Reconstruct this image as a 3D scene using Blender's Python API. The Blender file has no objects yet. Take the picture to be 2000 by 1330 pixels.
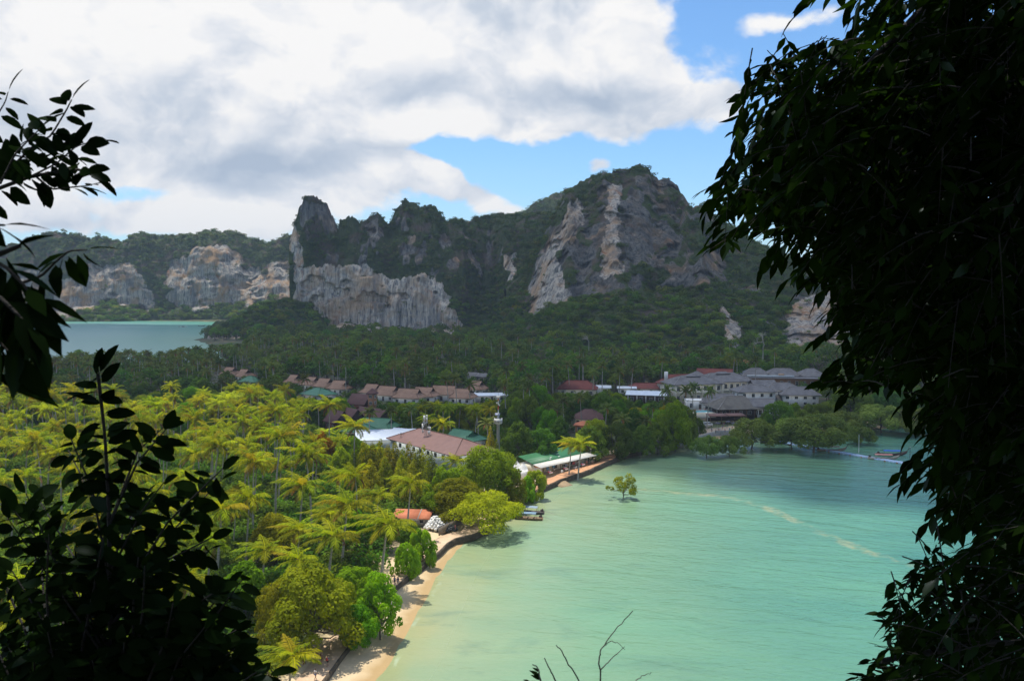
import bpy, math, random
import numpy as np
from mathutils import Vector, Matrix

rng = np.random.default_rng(7)
random.seed(7)
SC = bpy.context.scene
COL = SC.collection

# ------------------------------------------------------------------ camera
CAM_H = 60.0
FOC = 1732.0                                   # focal length in pixels of the 2000 px wide photograph
PITCH = math.atan(100.0 / FOC)
cp_, sp_ = math.cos(PITCH), math.sin(PITCH)
cam_d = bpy.data.cameras.new('camera')
cam = bpy.data.objects.new('camera', cam_d)
COL.objects.link(cam)
cam.location = (0, 0, CAM_H)
cam.rotation_euler = (math.pi / 2 - PITCH, 0, 0)
cam_d.sensor_width = 36.0
cam_d.lens = 36.0 * FOC / 2000.0
cam_d.clip_start = 0.05
cam_d.clip_end = 30000.0
cam_d.dof.use_dof = True
cam_d.dof.focus_distance = 150.0
cam_d.dof.aperture_fstop = 11.0
SC.camera = cam
HAZE_DENSITY = 0.00009

# ------------------------------------------------------------------ light
SUN_DIR = Vector((-0.20, 0.20, 0.96)).normalized()      # direction towards the sun
SUN_EL = math.asin(SUN_DIR.z)
SUN_ROT = math.atan2(SUN_DIR.x, SUN_DIR.y)
sun_d = bpy.data.lights.new('sun', 'SUN')
sun_d.energy = 5.0
sun_d.angle = math.radians(0.5)
sun_d.color = (1.0, 0.95, 0.86)
sun = bpy.data.objects.new('sun', sun_d)
sun.rotation_euler = SUN_DIR.to_track_quat('Z', 'Y').to_euler()
sun.location = (0, 0, 400)
COL.objects.link(sun)

vs = SC.view_settings
SC.display_settings.display_device = 'sRGB'
vs.view_transform = 'Standard'
vs.look = 'None'
vs.exposure = 0.12
vs.gamma = 1.0
vs.use_curve_mapping = False
cy = SC.cycles
cy.max_bounces = 6
cy.diffuse_bounces = 3
cy.glossy_bounces = 2
cy.transmission_bounces = 4
cy.transparent_max_bounces = 8
cy.volume_bounces = 0
cy.sample_clamp_indirect = 4.0
cy.caustics_reflective = False
cy.caustics_refractive = False
cy.use_denoising = True
try:
    cy.denoiser = 'OPENIMAGEDENOISE'
    cy.denoising_input_passes = 'RGB_ALBEDO_NORMAL'
    cy.denoising_prefilter = 'ACCURATE'
except Exception:
    pass


def ray(px, py):
    u = (px - 1000.0) / FOC
    v = (665.0 - py) / FOC
    return u, cp_ + v * sp_, -sp_ + v * cp_


def gp(px, py, z=0.0):
    """the point of height z that the photograph shows at (px, py)"""
    x, y, zz = ray(px, py)
    t = (z - CAM_H) / zz
    return Vector((x * t, y * t, z))


def at(px, py, Y):
    """the point at depth Y that the photograph shows at (px, py)"""
    x, y, zz = ray(px, py)
    t = Y / y
    return Vector((x * t, Y, CAM_H + zz * t))


def proj(P):
    P = np.asarray(P, float).reshape(-1, 3)
    d = P - np.array([0, 0, CAM_H])
    f = d[:, 1] * cp_ - d[:, 2] * sp_
    r = d[:, 0]
    up = d[:, 1] * sp_ + d[:, 2] * cp_
    f = np.where(f < 0.1, 0.1, f)
    return np.stack([1000 + FOC * r / f, 665 - FOC * up / f], 1)


# ------------------------------------------------------------------ node helpers
class NT:
    def __init__(self, tree):
        self.t = tree
        self.n = tree.nodes
        self.l = tree.links

    def new(self, typ, **kw):
        n = self.n.new(typ)
        for k, v in kw.items():
            setattr(n, k, v)
        return n

    def put(self, sock, v):
        if hasattr(v, 'is_output') or isinstance(v, bpy.types.NodeSocket):
            self.l.new(v, sock)
        elif v is not None:
            if hasattr(sock, 'default_value'):
                dv = sock.default_value
                if hasattr(dv, '__len__') and not isinstance(v, (int, float)):
                    v = tuple(v)
                    if len(dv) == 4 and len(v) == 3:
                        v = v + (1.0,)
                sock.default_value = v

    def m(self, op, a, b=None, c=None, clamp=False):
        n = self.new('ShaderNodeMath', operation=op, use_clamp=clamp)
        self.put(n.inputs[0], a)
        if b is not None:
            self.put(n.inputs[1], b)
        if c is not None:
            self.put(n.inputs[2], c)
        return n.outputs[0]

    def mix(self, f, a, b, mode='MIX'):
        n = self.new('ShaderNodeMix', data_type='RGBA', blend_type=mode)
        self.put(n.inputs[0], f)
        self.put(n.inputs[6], a)
        self.put(n.inputs[7], b)
        return n.outputs[2]

    def noise(self, vec=None, scale=5.0, detail=4.0, rough=0.5, lac=2.0, dist=0.0):
        n = self.new('ShaderNodeTexNoise')
        if vec is not None:
            self.l.new(vec, n.inputs['Vector'])
        n.inputs['Scale'].default_value = scale
        n.inputs['Detail'].default_value = detail
        n.inputs['Roughness'].default_value = rough
        n.inputs['Lacunarity'].default_value = lac
        n.inputs['Distortion'].default_value = dist
        return n.outputs['Fac']

    def mapr(self, v, a, b, c=0.0, d=1.0, smooth=False):
        n = self.new('ShaderNodeMapRange')
        n.interpolation_type = 'SMOOTHSTEP' if smooth else 'LINEAR'
        n.clamp = True
        self.put(n.inputs[0], v)
        for i, q in enumerate((a, b, c, d)):
            self.put(n.inputs[1 + i], q)
        return n.outputs[0]

    def vmul(self, vec, s):
        n = self.new('ShaderNodeVectorMath', operation='MULTIPLY')
        self.put(n.inputs[0], vec)
        n.inputs[1].default_value = s
        return n.outputs[0]

    def vadd(self, vec, s):
        n = self.new('ShaderNodeVectorMath', operation='ADD')
        self.put(n.inputs[0], vec)
        self.put(n.inputs[1], s)
        return n.outputs[0]

    def ramp(self, f, stops, interp='LINEAR'):
        n = self.new('ShaderNodeValToRGB')
        cr = n.color_ramp
        cr.interpolation = interp
        while len(cr.elements) < len(stops):
            cr.elements.new(0.5)
        for e, (p, c) in zip(cr.elements, stops):
            e.position = p
            e.color = tuple(c) + ((1.0,) if len(c) == 3 else ())
        self.put(n.inputs[0], f)
        return n.outputs[0]

    def attr(self, name, out='Fac'):
        n = self.new('ShaderNodeAttribute')
        n.attribute_name = name
        return n.outputs[out]

    def pos(self):
        return self.new('ShaderNodeNewGeometry').outputs['Position']

    def obj(self):
        return self.new('ShaderNodeTexCoord').outputs['Object']

    def rnd(self):
        return self.new('ShaderNodeObjectInfo').outputs['Random']

    def bump(self, h, strength=0.5, dist=1.0):
        n = self.new('ShaderNodeBump')
        n.inputs['Strength'].default_value = strength
        n.inputs['Distance'].default_value = dist
        self.l.new(h, n.inputs['Height'])
        return n.outputs['Normal']


def new_mat(name):
    m = bpy.data.materials.new(name)
    m.use_nodes = True
    m.node_tree.nodes.clear()
    t = NT(m.node_tree)
    out = t.new('ShaderNodeOutputMaterial')
    return m, t, out


def principled(t, out, color, rough=0.7, normal=None, metallic=0.0, spec=0.5):
    b = t.new('ShaderNodeBsdfPrincipled')
    t.put(b.inputs['Base Color'], color)
    t.put(b.inputs['Roughness'], rough)
    t.put(b.inputs['Metallic'], metallic)
    t.put(b.inputs['Specular IOR Level'], spec)
    if normal is not None:
        t.l.new(normal, b.inputs['Normal'])
    t.l.new(b.outputs[0], out.inputs['Surface'])
    return b


_mats = {}


def plain(name, col, rough=0.7, var=0.25, scale=3.0, metallic=0.0, spec=0.4, bump=0.0):
    """a painted or weathered surface: base colour with blotches of dirt and wear"""
    if name in _mats:
        return _mats[name]
    m, t, out = new_mat(name)
    p = t.obj()
    n1 = t.noise(p, scale, 5, 0.6)
    n2 = t.noise(t.vmul(p, (3, 3, 0.6)), scale * 1.7, 3, 0.6)
    f = t.m('MULTIPLY', t.m('ADD', n1, n2), 0.5)
    dark = tuple(c * (1 - var) * (0.95, 0.92, 0.86)[i] for i, c in enumerate(col))
    lite = tuple(min(1, c * (1 + var * 0.5)) for c in col)
    c = t.mix(t.mapr(f, 0.35, 0.65), dark, lite)
    principled(t, out, c, rough, t.bump(n1, 0.3, bump) if bump else None, metallic, spec)
    _mats[name] = m
    return m


# ------------------------------------------------------------------ mesh helpers
def mesh(name, V, F, attrs=None, smooth=False, mats=None, midx=None):
    """V: n x 3, F: list of index arrays (m x k)"""
    V = np.asarray(V, np.float32).reshape(-1, 3)
    if isinstance(F, np.ndarray):
        F = [F]
    F = [np.asarray(f, np.int32) for f in F if len(f)]
    me = bpy.data.meshes.new(name)
    me.vertices.add(len(V))
    me.vertices.foreach_set('co', V.ravel())
    nl = sum(f.size for f in F)
    npoly = sum(len(f) for f in F)
    me.loops.add(nl)
    me.polygons.add(npoly)
    me.loops.foreach_set('vertex_index', np.concatenate([f.ravel() for f in F]))
    tot = np.concatenate([np.full(len(f), f.shape[1], np.int32) for f in F])
    start = np.concatenate([[0], np.cumsum(tot)[:-1]]).astype(np.int32)
    me.polygons.foreach_set('loop_start', start)
    me.polygons.foreach_set('loop_total', tot)
    if smooth:
        me.polygons.foreach_set('use_smooth', np.ones(npoly, bool))
    if midx is not None:
        me.polygons.foreach_set('material_index', np.asarray(midx, np.int32))
    me.update(calc_edges=True)
    for k, v in (attrs or {}).items():
        dom = 'POINT' if len(v) == len(V) else 'FACE'
        a = me.attributes.new(k, 'FLOAT', dom)
        a.data.foreach_set('value', np.asarray(v, np.float32))
    for m in (mats or []):
        me.materials.append(m)
    return me


def link(name, data, parent=None, loc=None, rz=0.0, scale=None):
    o = bpy.data.objects.new(name, data)
    COL.objects.link(o)
    if parent is not None:
        o.parent = parent
    if loc is not None:
        o.location = loc
    if rz:
        o.rotation_euler = (0, 0, rz)
    if scale is not None:
        o.scale = (scale,) * 3 if isinstance(scale, (int, float)) else scale
    return o


def tag(o, label=None, cat=None, group=None, kind=None):
    if label:
        o['label'] = label
    if cat:
        o['category'] = cat
    if group:
        o['group'] = group
    if kind:
        o['kind'] = kind
    return o


def thing(name, label, cat, loc=(0, 0, 0), rz=0.0, group=None, scale=None):
    o = link(name, None, None, loc, rz, scale)
    return tag(o, label, cat, group)


class MB:
    """collects shapes into one mesh"""

    def __init__(self):
        self.v = []
        self.f = {}
        self.n = 0

    def add(self, V, F):
        V = np.asarray(V, float).reshape(-1, 3)
        for f in F:
            self.f.setdefault(len(f), []).append([i + self.n for i in f])
        self.v.append(V)
        self.n += len(V)
        return self

    def box(self, c, s, rz=0.0, taper=1.0, rx=0.0, ry=0.0):
        sx, sy, sz = s[0] / 2, s[1] / 2, s[2] / 2
        V = np.array([[-sx, -sy, -sz], [sx, -sy, -sz], [sx, sy, -sz], [-sx, sy, -sz],
                      [-sx * taper, -sy * taper, sz], [sx * taper, -sy * taper, sz], [sx * taper, sy * taper, sz], [-sx * taper, sy * taper, sz]])
        if rx or ry or rz:
            R = np.array((Matrix.Rotation(rz, 3, 'Z') @ Matrix.Rotation(ry, 3, 'Y') @ Matrix.Rotation(rx, 3, 'X')))
            V = V @ R.T
        V = V + np.array(c)
        return self.add(V, [(0, 3, 2, 1), (4, 5, 6, 7), (0, 1, 5, 4), (1, 2, 6, 5), (2, 3, 7, 6), (3, 0, 4, 7)])

    def tube(self, pts, radii, n=6, cap=True):
        V, F = tube(pts, radii, n, cap)
        return self.add(V, F)

    def prism(self, poly, z0, z1):
        n = len(poly)
        V = [(x, y, z0) for x, y in poly] + [(x, y, z1) for x, y in poly]
        F = [tuple(range(n - 1, -1, -1)), tuple(range(n, 2 * n))]
        F += [(i, (i + 1) % n, n + (i + 1) % n, n + i) for i in range(n)]
        return self.add(V, F)

    def build(self, name, mat, parent=None, loc=None, rz=0.0, smooth=False):
        me = self.data(name, mat, smooth)
        return link(name, me, parent, loc, rz)

    def data(self, name, mat, smooth=False):
        return mesh(name, np.concatenate(self.v), [np.array(f) for f in self.f.values()], mats=[mat], smooth=smooth)


def tube(pts, radii, n=6, cap=True):
    pts = np.asarray(pts, float)
    k = len(pts)
    radii = np.broadcast_to(np.asarray(radii, float), (k,))
    T = np.gradient(pts, axis=0)
    T /= np.linalg.norm(T, axis=1)[:, None] + 1e-9
    V = []
    ref = np.array([0, 0, 1.0]) if abs(T[0][2]) < 0.8 else np.array([1.0, 0, 0])
    for i in range(k):
        a = np.cross(T[i], ref)
        a /= np.linalg.norm(a) + 1e-9
        b = np.cross(T[i], a)
        for j in range(n):
            th = 2 * math.pi * j / n
            V.append(pts[i] + radii[i] * (math.cos(th) * a + math.sin(th) * b))
    F = []
    for i in range(k - 1):
        for j in range(n):
            F.append((i * n + j, i * n + (j + 1) % n, (i + 1) * n + (j + 1) % n, (i + 1) * n + j))
    if cap:
        F.append(tuple(range(n)))
        F.append(tuple(range(k * n - 1, (k - 1) * n - 1, -1)))
    return V, F


def vnoise(P):
    P = np.asarray(P, float)
    i = np.floor(P).astype(np.int64)
    f = P - i
    f = f * f * (3 - 2 * f)
    out = np.zeros(len(P))
    for dx in (0, 1):
        for dy in (0, 1):
            for dz in (0, 1):
                h = ((i[:, 0] + dx) * 374761393 + (i[:, 1] + dy) * 668265263 + (i[:, 2] + dz) * 1440662683) & 0xffffffff
                h = ((h ^ (h >> 13)) * 1274126177) & 0xffffffff
                h = h ^ (h >> 16)
                w = (f[:, 0] if dx else 1 - f[:, 0]) * (f[:, 1] if dy else 1 - f[:, 1]) * (f[:, 2] if dz else 1 - f[:, 2])
                out += w * (h & 0xffffff) / float(0xffffff)
    return out


def fbm(P, oct=4, gain=0.5):
    P = np.asarray(P, float)
    s, a, tot = np.zeros(len(P)), 1.0, 0.0
    for k in range(oct):
        s += a * vnoise(P * 2.0 ** k + 17.3 * k)
        tot += a
        a *= gain
    return s / tot


def in_poly(X, Y, poly):
    poly = np.asarray(poly, float)
    ins = np.zeros(len(X), bool)
    j = len(poly) - 1
    for i in range(len(poly)):
        xi, yi, xj, yj = *poly[i], *poly[j]
        if yi != yj:
            c = ((yi > Y) != (yj > Y)) & (X < (xj - xi) * (Y - yi) / (yj - yi) + xi)
            ins ^= c
        j = i
    return ins


def dist_line(X, Y, poly, closed=True):
    poly = np.asarray(poly, float)
    n = len(poly)
    best = np.full(len(X), 1e18)
    for i in range(n if closed else n - 1):
        a, b = poly[i], poly[(i + 1) % n]
        d = b - a
        L = max(d @ d, 1e-9)
        t = np.clip(((X - a[0]) * d[0] + (Y - a[1]) * d[1]) / L, 0, 1)
        best = np.minimum(best, (X - a[0] - t * d[0]) ** 2 + (Y - a[1] - t * d[1]) ** 2)
    return np.sqrt(best)


def sdf(X, Y, poly):
    d = dist_line(X, Y, poly)
    return np.where(in_poly(X, Y, poly), -d, d)


def sstep(x, a, b):
    t = np.clip((x - a) / (b - a), 0, 1)
    return t * t * (3 - 2 * t)


# ------------------------------------------------------------------ sky: physical sky with cumulus
w = bpy.data.worlds.new('World')
SC.world = w
w.use_nodes = True
w.node_tree.nodes.clear()
T = NT(w.node_tree)
wo = T.new('ShaderNodeOutputWorld')
sky = T.new('ShaderNodeTexSky')
sky.sky_type = 'NISHITA'
sky.sun_disc = False
sky.sun_elevation = SUN_EL
sky.sun_rotation = SUN_ROT
sky.altitude = 60
sky.air_density = 1.0
sky.dust_density = 0.3
sky.ozone_density = 2.0
dirv = T.new('ShaderNodeTexCoord').outputs['Generated']
sep = T.new('ShaderNodeSeparateXYZ')
T.l.new(dirv, sep.inputs[0])
az0 = T.m('ARCTAN2', sep.outputs[0], sep.outputs[1])
el0 = T.m('ARCSINE', sep.outputs[2])
big = T.vmul(dirv, (1.0, 1.0, 1.45))
wn = T.new('ShaderNodeTexNoise')
T.l.new(big, wn.inputs['Vector'])
wn.inputs['Scale'].default_value = 5.0
wn.inputs['Detail'].default_value = 5.0
wsep = T.new('ShaderNodeSeparateColor')
T.l.new(wn.outputs['Color'], wsep.inputs[0])
az = T.m('ADD', az0, T.m('MULTIPLY', T.m('SUBTRACT', wsep.outputs[0], 0.5), 0.16))
el = T.m('ADD', el0, T.m('MULTIPLY', T.m('SUBTRACT', wsep.outputs[1], 0.5), 0.09))


def blob(px, py, rx, ry, wgt):
    x, y, z = ray(px, py)
    a = math.atan2(x, y)
    e = math.asin(z / math.sqrt(x * x + y * y + z * z))
    dx = T.m('MULTIPLY', T.m('SUBTRACT', az, a), FOC / rx)
    dy = T.m('MULTIPLY', T.m('SUBTRACT', el, e), FOC / ry)
    r = T.m('ADD', T.m('MULTIPLY', dx, dx), T.m('MULTIPLY', dy, dy))
    return T.m('MULTIPLY', T.m('EXPONENT', T.m('MULTIPLY', r, -1.0)), wgt)


def total(lst):
    s = None
    for b in lst:
        v = blob(*b)
        s = v if s is None else T.m('ADD', s, v)
    return s


CLOUDS = [(120, 60, 420, 210, 1.0), (500, 130, 330, 190, 1.0), (590, 270, 170, 50, .75), (330, 300, 230, 60, .75), (745, 275, 70, 22, .5),
          (980, 60, 260, 190, 1.1), (1150, 150, 140, 110, .8), (1285, 205, 95, 36, .62), (1060, 245, 110, 34, .5), (760, 40, 260, 120, .8), (1240, 30, 60, 90, .5),
          (883, 366, 40, 22, .95), (800, 352, 50, 30, .7), (985, 395, 110, 22, .5), (540, 370, 90, 30, .5), (690, 395, 110, 34, .5), (400, 400, 90, 22, .45), (250, 415, 60, 24, .5), (60, 400, 80, 34, .5), (150, 440, 60, 18, .4),
          (1188, 324, 26, 17, .8), (955, 372, 45, 20, .6), (700, 352, 60, 22, .5), (470, 400, 60, 26, .5), (1550, 40, 60, 26, .5), (1385, 195, 50, 30, .5), (1640, 20, 50, 30, .45), (1350, -250, 500, 130, .3), (-600, 150, 500, 260, .8), (2300, 200, 500, 120, .6), (270, 356, 150, 26, -.5), (910, 305, 120, 24, -.7), (1020, 345, 120, 26, -.6), (1130, 330, 60, 40, -.5), (700, 350, 60, 14, -.5)]
cov = total(CLOUDS)
fine = T.noise(big, 8.0, 9.0, 0.58)


def billow(vec):
    n = T.new('ShaderNodeTexNoise')
    n.noise_type = 'RIDGED_MULTIFRACTAL'
    n.normalize = False
    T.l.new(vec, n.inputs['Vector'])
    for k, v in (('Scale', 6.0), ('Detail', 5.0), ('Roughness', 0.55), ('Lacunarity', 2.1), ('Offset', 1.0), ('Gain', 1.6)):
        n.inputs[k].default_value = v
    return T.m('SUBTRACT', 1.0, T.m('MULTIPLY', n.outputs['Fac'], 0.42))


wv = T.new('ShaderNodeVectorMath', operation='MULTIPLY_ADD')
T.l.new(wn.outputs['Color'], wv.inputs[0])
wv.inputs[1].default_value = (.16, .16, .16)
T.l.new(big, wv.inputs[2])
bil = billow(wv.outputs[0])
bil2 = billow(T.vadd(wv.outputs[0], (-0.012, 0.0, 0.034)))
vast = T.noise(big, 2.2, 3.0, 0.5)
# away from the picture the same broken cumulus goes on all round
fwd = T.mapr(T.m('ABSOLUTE', az0), 0.55, 1.0, 0.0, 1.0, True)
high = T.mapr(el0, 0.33, 0.6, 0.0, 1.0, True)
away = T.m('MAXIMUM', fwd, high)
cov = T.m('ADD', cov, T.m('MULTIPLY', away, T.mapr(vast, 0.42, 0.6, 0.0, 0.75)))
dens = T.m('ADD', cov, T.m('ADD', T.m('MULTIPLY', T.m('SUBTRACT', fine, 0.5), 1.2), T.m('MULTIPLY', T.m('SUBTRACT', bil, 0.5), 0.5)))
alpha = T.mapr(dens, 0.34, 0.64, 0.0, 1.0, True)
bands = T.m('ADD', T.m('MULTIPLY', T.mapr(T.noise(T.vmul(dirv, (1, 1, 6)), 6.0, 6.0, 0.55), 0.42, 0.66), 0.55), 0.1)
lowhaze = T.mapr(el0, 0.0, 0.15, 0.62, 0.0)
veil = T.m('MULTIPLY', lowhaze, bands)
BELLY = [(640, 312, 210, 26, .65), (450, 275, 180, 36, .35), (1150, 208, 160, 40, .7), (960, 190, 120, 45, .35), (330, 190, 120, 30, .3), (150, 240, 220, 45, .22), (500, 325, 160, 20, .35), (760, 170, 60, 60, .3)]
belly = total(BELLY)
emb = T.m('ADD', T.m('MULTIPLY', T.m('SUBTRACT', bil, bil2), 0.95), T.m('MULTIPLY', T.m('SUBTRACT', fine, .5), 1.05))
thick = T.m('MULTIPLY', T.m('SUBTRACT', T.noise(big, 3.4, 4.0, 0.5), 0.55), 0.9)
grey = T.m('ADD', T.m('ADD', belly, T.m('MULTIPLY', thick, 0.7)), T.m('SUBTRACT', 0.17, emb), None)
grey = T.mapr(grey, 0.0, 1.0)
ccol = T.ramp(grey, [(0.0, (0.92, 0.91, 0.90)), (0.25, (0.78, 0.80, 0.84)), (0.6, (0.57, 0.63, 0.72)), (1.0, (0.42, 0.50, 0.62))])
b_sky = T.new('ShaderNodeBackground')
T.l.new(T.mix(1.0, sky.outputs[0], (0.70, 0.95, 1.15), 'MULTIPLY'), b_sky.inputs[0])
b_sky.inputs[1].default_value = 0.14
b_veil = T.new('ShaderNodeBackground')
b_veil.inputs[0].default_value = (0.60, 0.72, 0.88, 1)
b_veil.inputs[1].default_value = 1.0
b_cl = T.new('ShaderNodeBackground')
T.l.new(ccol, b_cl.inputs[0])
b_cl.inputs[1].default_value = 1.0
ms0 = T.new('ShaderNodeMixShader')
T.l.new(veil, ms0.inputs[0])
T.l.new(b_sky.outputs[0], ms0.inputs[1])
T.l.new(b_veil.outputs[0], ms0.inputs[2])
ms1 = T.new('ShaderNodeMixShader')
T.l.new(alpha, ms1.inputs[0])
T.l.new(ms0.outputs[0], ms1.inputs[1])
T.l.new(b_cl.outputs[0], ms1.inputs[2])
T.l.new(ms1.outputs[0], wo.inputs['Surface'])

# ------------------------------------------------------------------ shore lines, ground, water
SHORE_PX = [(735, 1330), (765, 1290), (800, 1225), (826, 1180), (852, 1130), (880, 1090), (905, 1062), (925, 1046), (955, 1028), (988, 1004), (1012, 982), (1050, 957),
            (1090, 940), (1140, 923), (1180, 906), (1212, 894), (1262, 884), (1310, 880), (1350, 868), (1395, 858), (1440, 852), (1500, 846), (1600, 842), (1700, 838),
            (1800, 833), (2000, 828), (2400, 825)]
EAST = [tuple(gp(*p).xy) for p in SHORE_PX] + [(900, 400), (4700, 380), (4700, -200), (900, -200), (200, 20), (80, 36), (40, 44), (0, 52), (-18, 70), (-27, 95), (-26, 118)]
WEST = [(-4700, 420), (-2000, 520), (-700, 560), (-420, 600), (-270, 670), (-238, 760), (-262, 850), (-325, 960), (-372, 1050), (-388, 1085), (-372, 1140), (-420, 1300),
        (-520, 1600), (-560, 1650), (-720, 1690), (-860, 1650), (-1100, 1630), (-1500, 1650), (-2200, 1900), (-3000, 2600), (-4700, 4000)]
FOAM_PX = [(1240, 955), (1330, 962), (1400, 968), (1450, 978), (1500, 992), (1560, 1020), (1640, 1055), (1700, 1080), (1790, 1104), (1900, 1130)]
FOAM = [tuple(gp(*p).xy) for p in FOAM_PX]


def axis(lo, hi, dense_lo, dense_hi, step, grow=1.09):
    a = list(np.arange(dense_lo, dense_hi + 1e-6, step))
    s = step
    x = a[-1]
    while x < hi:
        s *= grow
        x = min(hi, x + s)
        a.append(x)
    s = step
    x = a[0]
    b = []
    while x > lo:
        s *= grow
        x = max(lo, x - s)
        b.append(x)
    return np.array(b[::-1] + a)


def grid(xs, ys):
    X, Y = np.meshgrid(xs, ys)
    nx, ny = len(xs), len(ys)
    i = np.arange(nx * ny).reshape(ny, nx)
    F = np.stack([i[:-1, :-1], i[:-1, 1:], i[1:, 1:], i[1:, :-1]], -1).reshape(-1, 4)
    return X.ravel(), Y.ravel(), F


def hill_z(X, Y):
    """the limestone hill the viewpoint stands on"""
    edge = 1.6 + 6 * (vnoise(np.stack([X * 0.05, Y * 0, Y * 0], 1)) - .5) * sstep(np.abs(X), 4, 30)
    d = Y - edge
    top = 58.2 + 10 * sstep(-Y, 2, 60) + 12 * sstep(np.abs(X), 12, 60) * 0
    face = np.clip(1 - d / (30 + 14 * vnoise(np.stack([X * 0.03, X * 0 + 3, X * 0], 1))), 0, 1) ** 1.25
    z = np.where(d < 0, top, top * face)
    side = 1 - sstep(np.abs(X + 20), 130, 300)
    rough = (fbm(np.stack([X * .12, Y * .12, X * 0], 1), 4) - .5) * 5 * sstep(np.hypot(X, Y), 4, 14) * np.clip(z / 20, 0, 1)
    return z * side + rough * side


def ground_z(X, Y):
    de = sdf(X, Y, EAST)
    dw = sdf(X, Y, WEST)
    d = np.minimum(de, dw)
    n = fbm(np.stack([X * .02, Y * .02, X * 0], 1), 3) - .5
    land = np.minimum(0.13 * d, 1.45) + sstep(d, 14, 60) * (1.0 + 2.5 * n)
    sea = np.maximum(-4, 0.05 * d - 0.05)
    hz = hill_z(X, Y)
    return np.where(hz > .05, np.maximum(np.where(d > 0, land, sea), hz), np.where(d > 0, land, sea)), de, dw


xs = axis(-4600, 4600, -230, 260, 1.6, 1.075)
ys = axis(-300, 6800, 30, 400, 1.6, 1.06)
X, Y, F = grid(xs, ys)
Z, DE, DW = ground_z(X, Y)
m, t, out = new_mat('ground_soil')
p = t.pos()
sand = t.mix(t.noise(p, 0.35, 6, .6), (0.52, 0.39, 0.22), (0.66, 0.52, 0.33))
hgt = t.new('ShaderNodeSeparateXYZ')
t.l.new(p, hgt.inputs[0])
zn = t.m('ADD', hgt.outputs[2], t.m('MULTIPLY', t.m('SUBTRACT', t.noise(p, .25, 4), .5), .5))
sand = t.mix(t.mapr(zn, 0.15, 0.55), (0.40, 0.27, 0.12), sand)
soil = t.mix(t.mapr(t.noise(p, .12, 6, .65), .4, .62), (0.055, 0.045, 0.022), (0.05, 0.085, 0.018))
soil = t.mix(t.mapr(t.noise(p, .05, 4, .6), .56, .66), soil, (0.24, 0.15, 0.075))
c = t.mix(t.mapr(t.m('ADD', t.attr('shore'), t.m('MULTIPLY', t.noise(p, .2, 4), 6)), 14, 19), sand, soil)
c = t.mix(t.mapr(hgt.outputs[2], 5, 9), c, t.mix(t.noise(p, .3, 6), (0.03, 0.04, 0.015), (0.12, 0.11, 0.09)))
principled(t, out, c, 0.9, t.bump(t.noise(p, 1.2, 6, .6), .4, .25))
ground = link('ground', mesh('ground', np.stack([X, Y, Z], 1), F, {'shore': DE}, True, [m]))
tag(ground, 'sandy and wooded ground of the isthmus and the viewpoint hill', kind='structure')

# water
xs = axis(-4600, 4600, -260, 330, 3.0, 1.09)
ys = axis(-300, 6800, 40, 420, 3.0, 1.07)
X, Y, F = grid(xs, ys)
DE = -sdf(X, Y, EAST)
BE = [tuple(gp(*p).xy) for p in [(640, 1500)] + SHORE_PX[:18]]
DE = np.where(DE > 0, np.maximum(DE, dist_line(X, Y, BE, False)), DE)
DW = -sdf(X, Y, WEST)
FO = dist_line(X, Y, FOAM, False)
m, t, out = new_mat('sea_water')
p = t.pos()
big = t.noise(p, .018, 4, .55)
mid = t.noise(t.vmul(p, (1, .6, 1)), .05, 5, .6)
d = t.m('ADD', t.attr('bay'), t.m('MULTIPLY', t.m('SUBTRACT', mid, .5), 18))
c = t.ramp(t.m('DIVIDE', d, 150.0), [(0.0, (0.48, 0.37, 0.20)), (0.03, (0.43, 0.37, 0.22)), (0.09, (0.35, 0.36, 0.23)), (0.22, (0.25, 0.33, 0.215)), (0.42, (0.165, 0.29, 0.21)),
                                     (0.66, (0.105, 0.245, 0.205)), (1.0, (0.034, 0.150, 0.185))])  # depth tones; far end also darkened to paint in the cloud's shade
silt = t.m('MULTIPLY', t.mapr(t.noise(t.vmul(p, (.6, 1.4, 1)), .06, 6, .65, dist=.6), .54, .68), t.mapr(t.attr('bay'), 10, 90, .4, .2))
c = t.mix(silt, c, (0.10, 0.17, 0.15))
c = t.mix(t.m('MULTIPLY', t.mapr(big, .45, .68), .5), c, (0.20, 0.37, 0.25))
c = t.mix(t.m('MULTIPLY', t.mapr(t.noise(t.vmul(p, (1, 1.5, 1)), .011, 5, .6, dist=.8), .48, .64), .38), c, t.mix(1.0, c, (.62, .80, .88), 'MULTIPLY'))
fo = t.m('ADD', t.attr('streak'), t.m('MULTIPLY', t.m('SUBTRACT', t.noise(p, .12, 5, .65), .5), 6))
brk = t.mapr(t.noise(p, .045, 3, .5), .36, .52)
fmask = t.m('MULTIPLY', t.mapr(fo, 0.4, 2.3, 1, 0, True), t.m('MULTIPLY', brk, t.mapr(t.noise(p, .6, 4, .7), .3, .55)))
c = t.mix(t.m('MULTIPLY', fmask, .62), c, (0.62, 0.42, 0.24))
west = t.ramp(t.m('DIVIDE', t.attr('west_bay'), 400.0), [(0, (.14, .30, .24)), (.1, (.14, .32, .29)), (.4, (.27, .38, .41)), (1, (.34, .44, .48))])  # pale offshore tones carry the sky's reflection in the colour
c = t.mix(t.mapr(t.attr('west_bay'), -6, 0), c, west)
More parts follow.
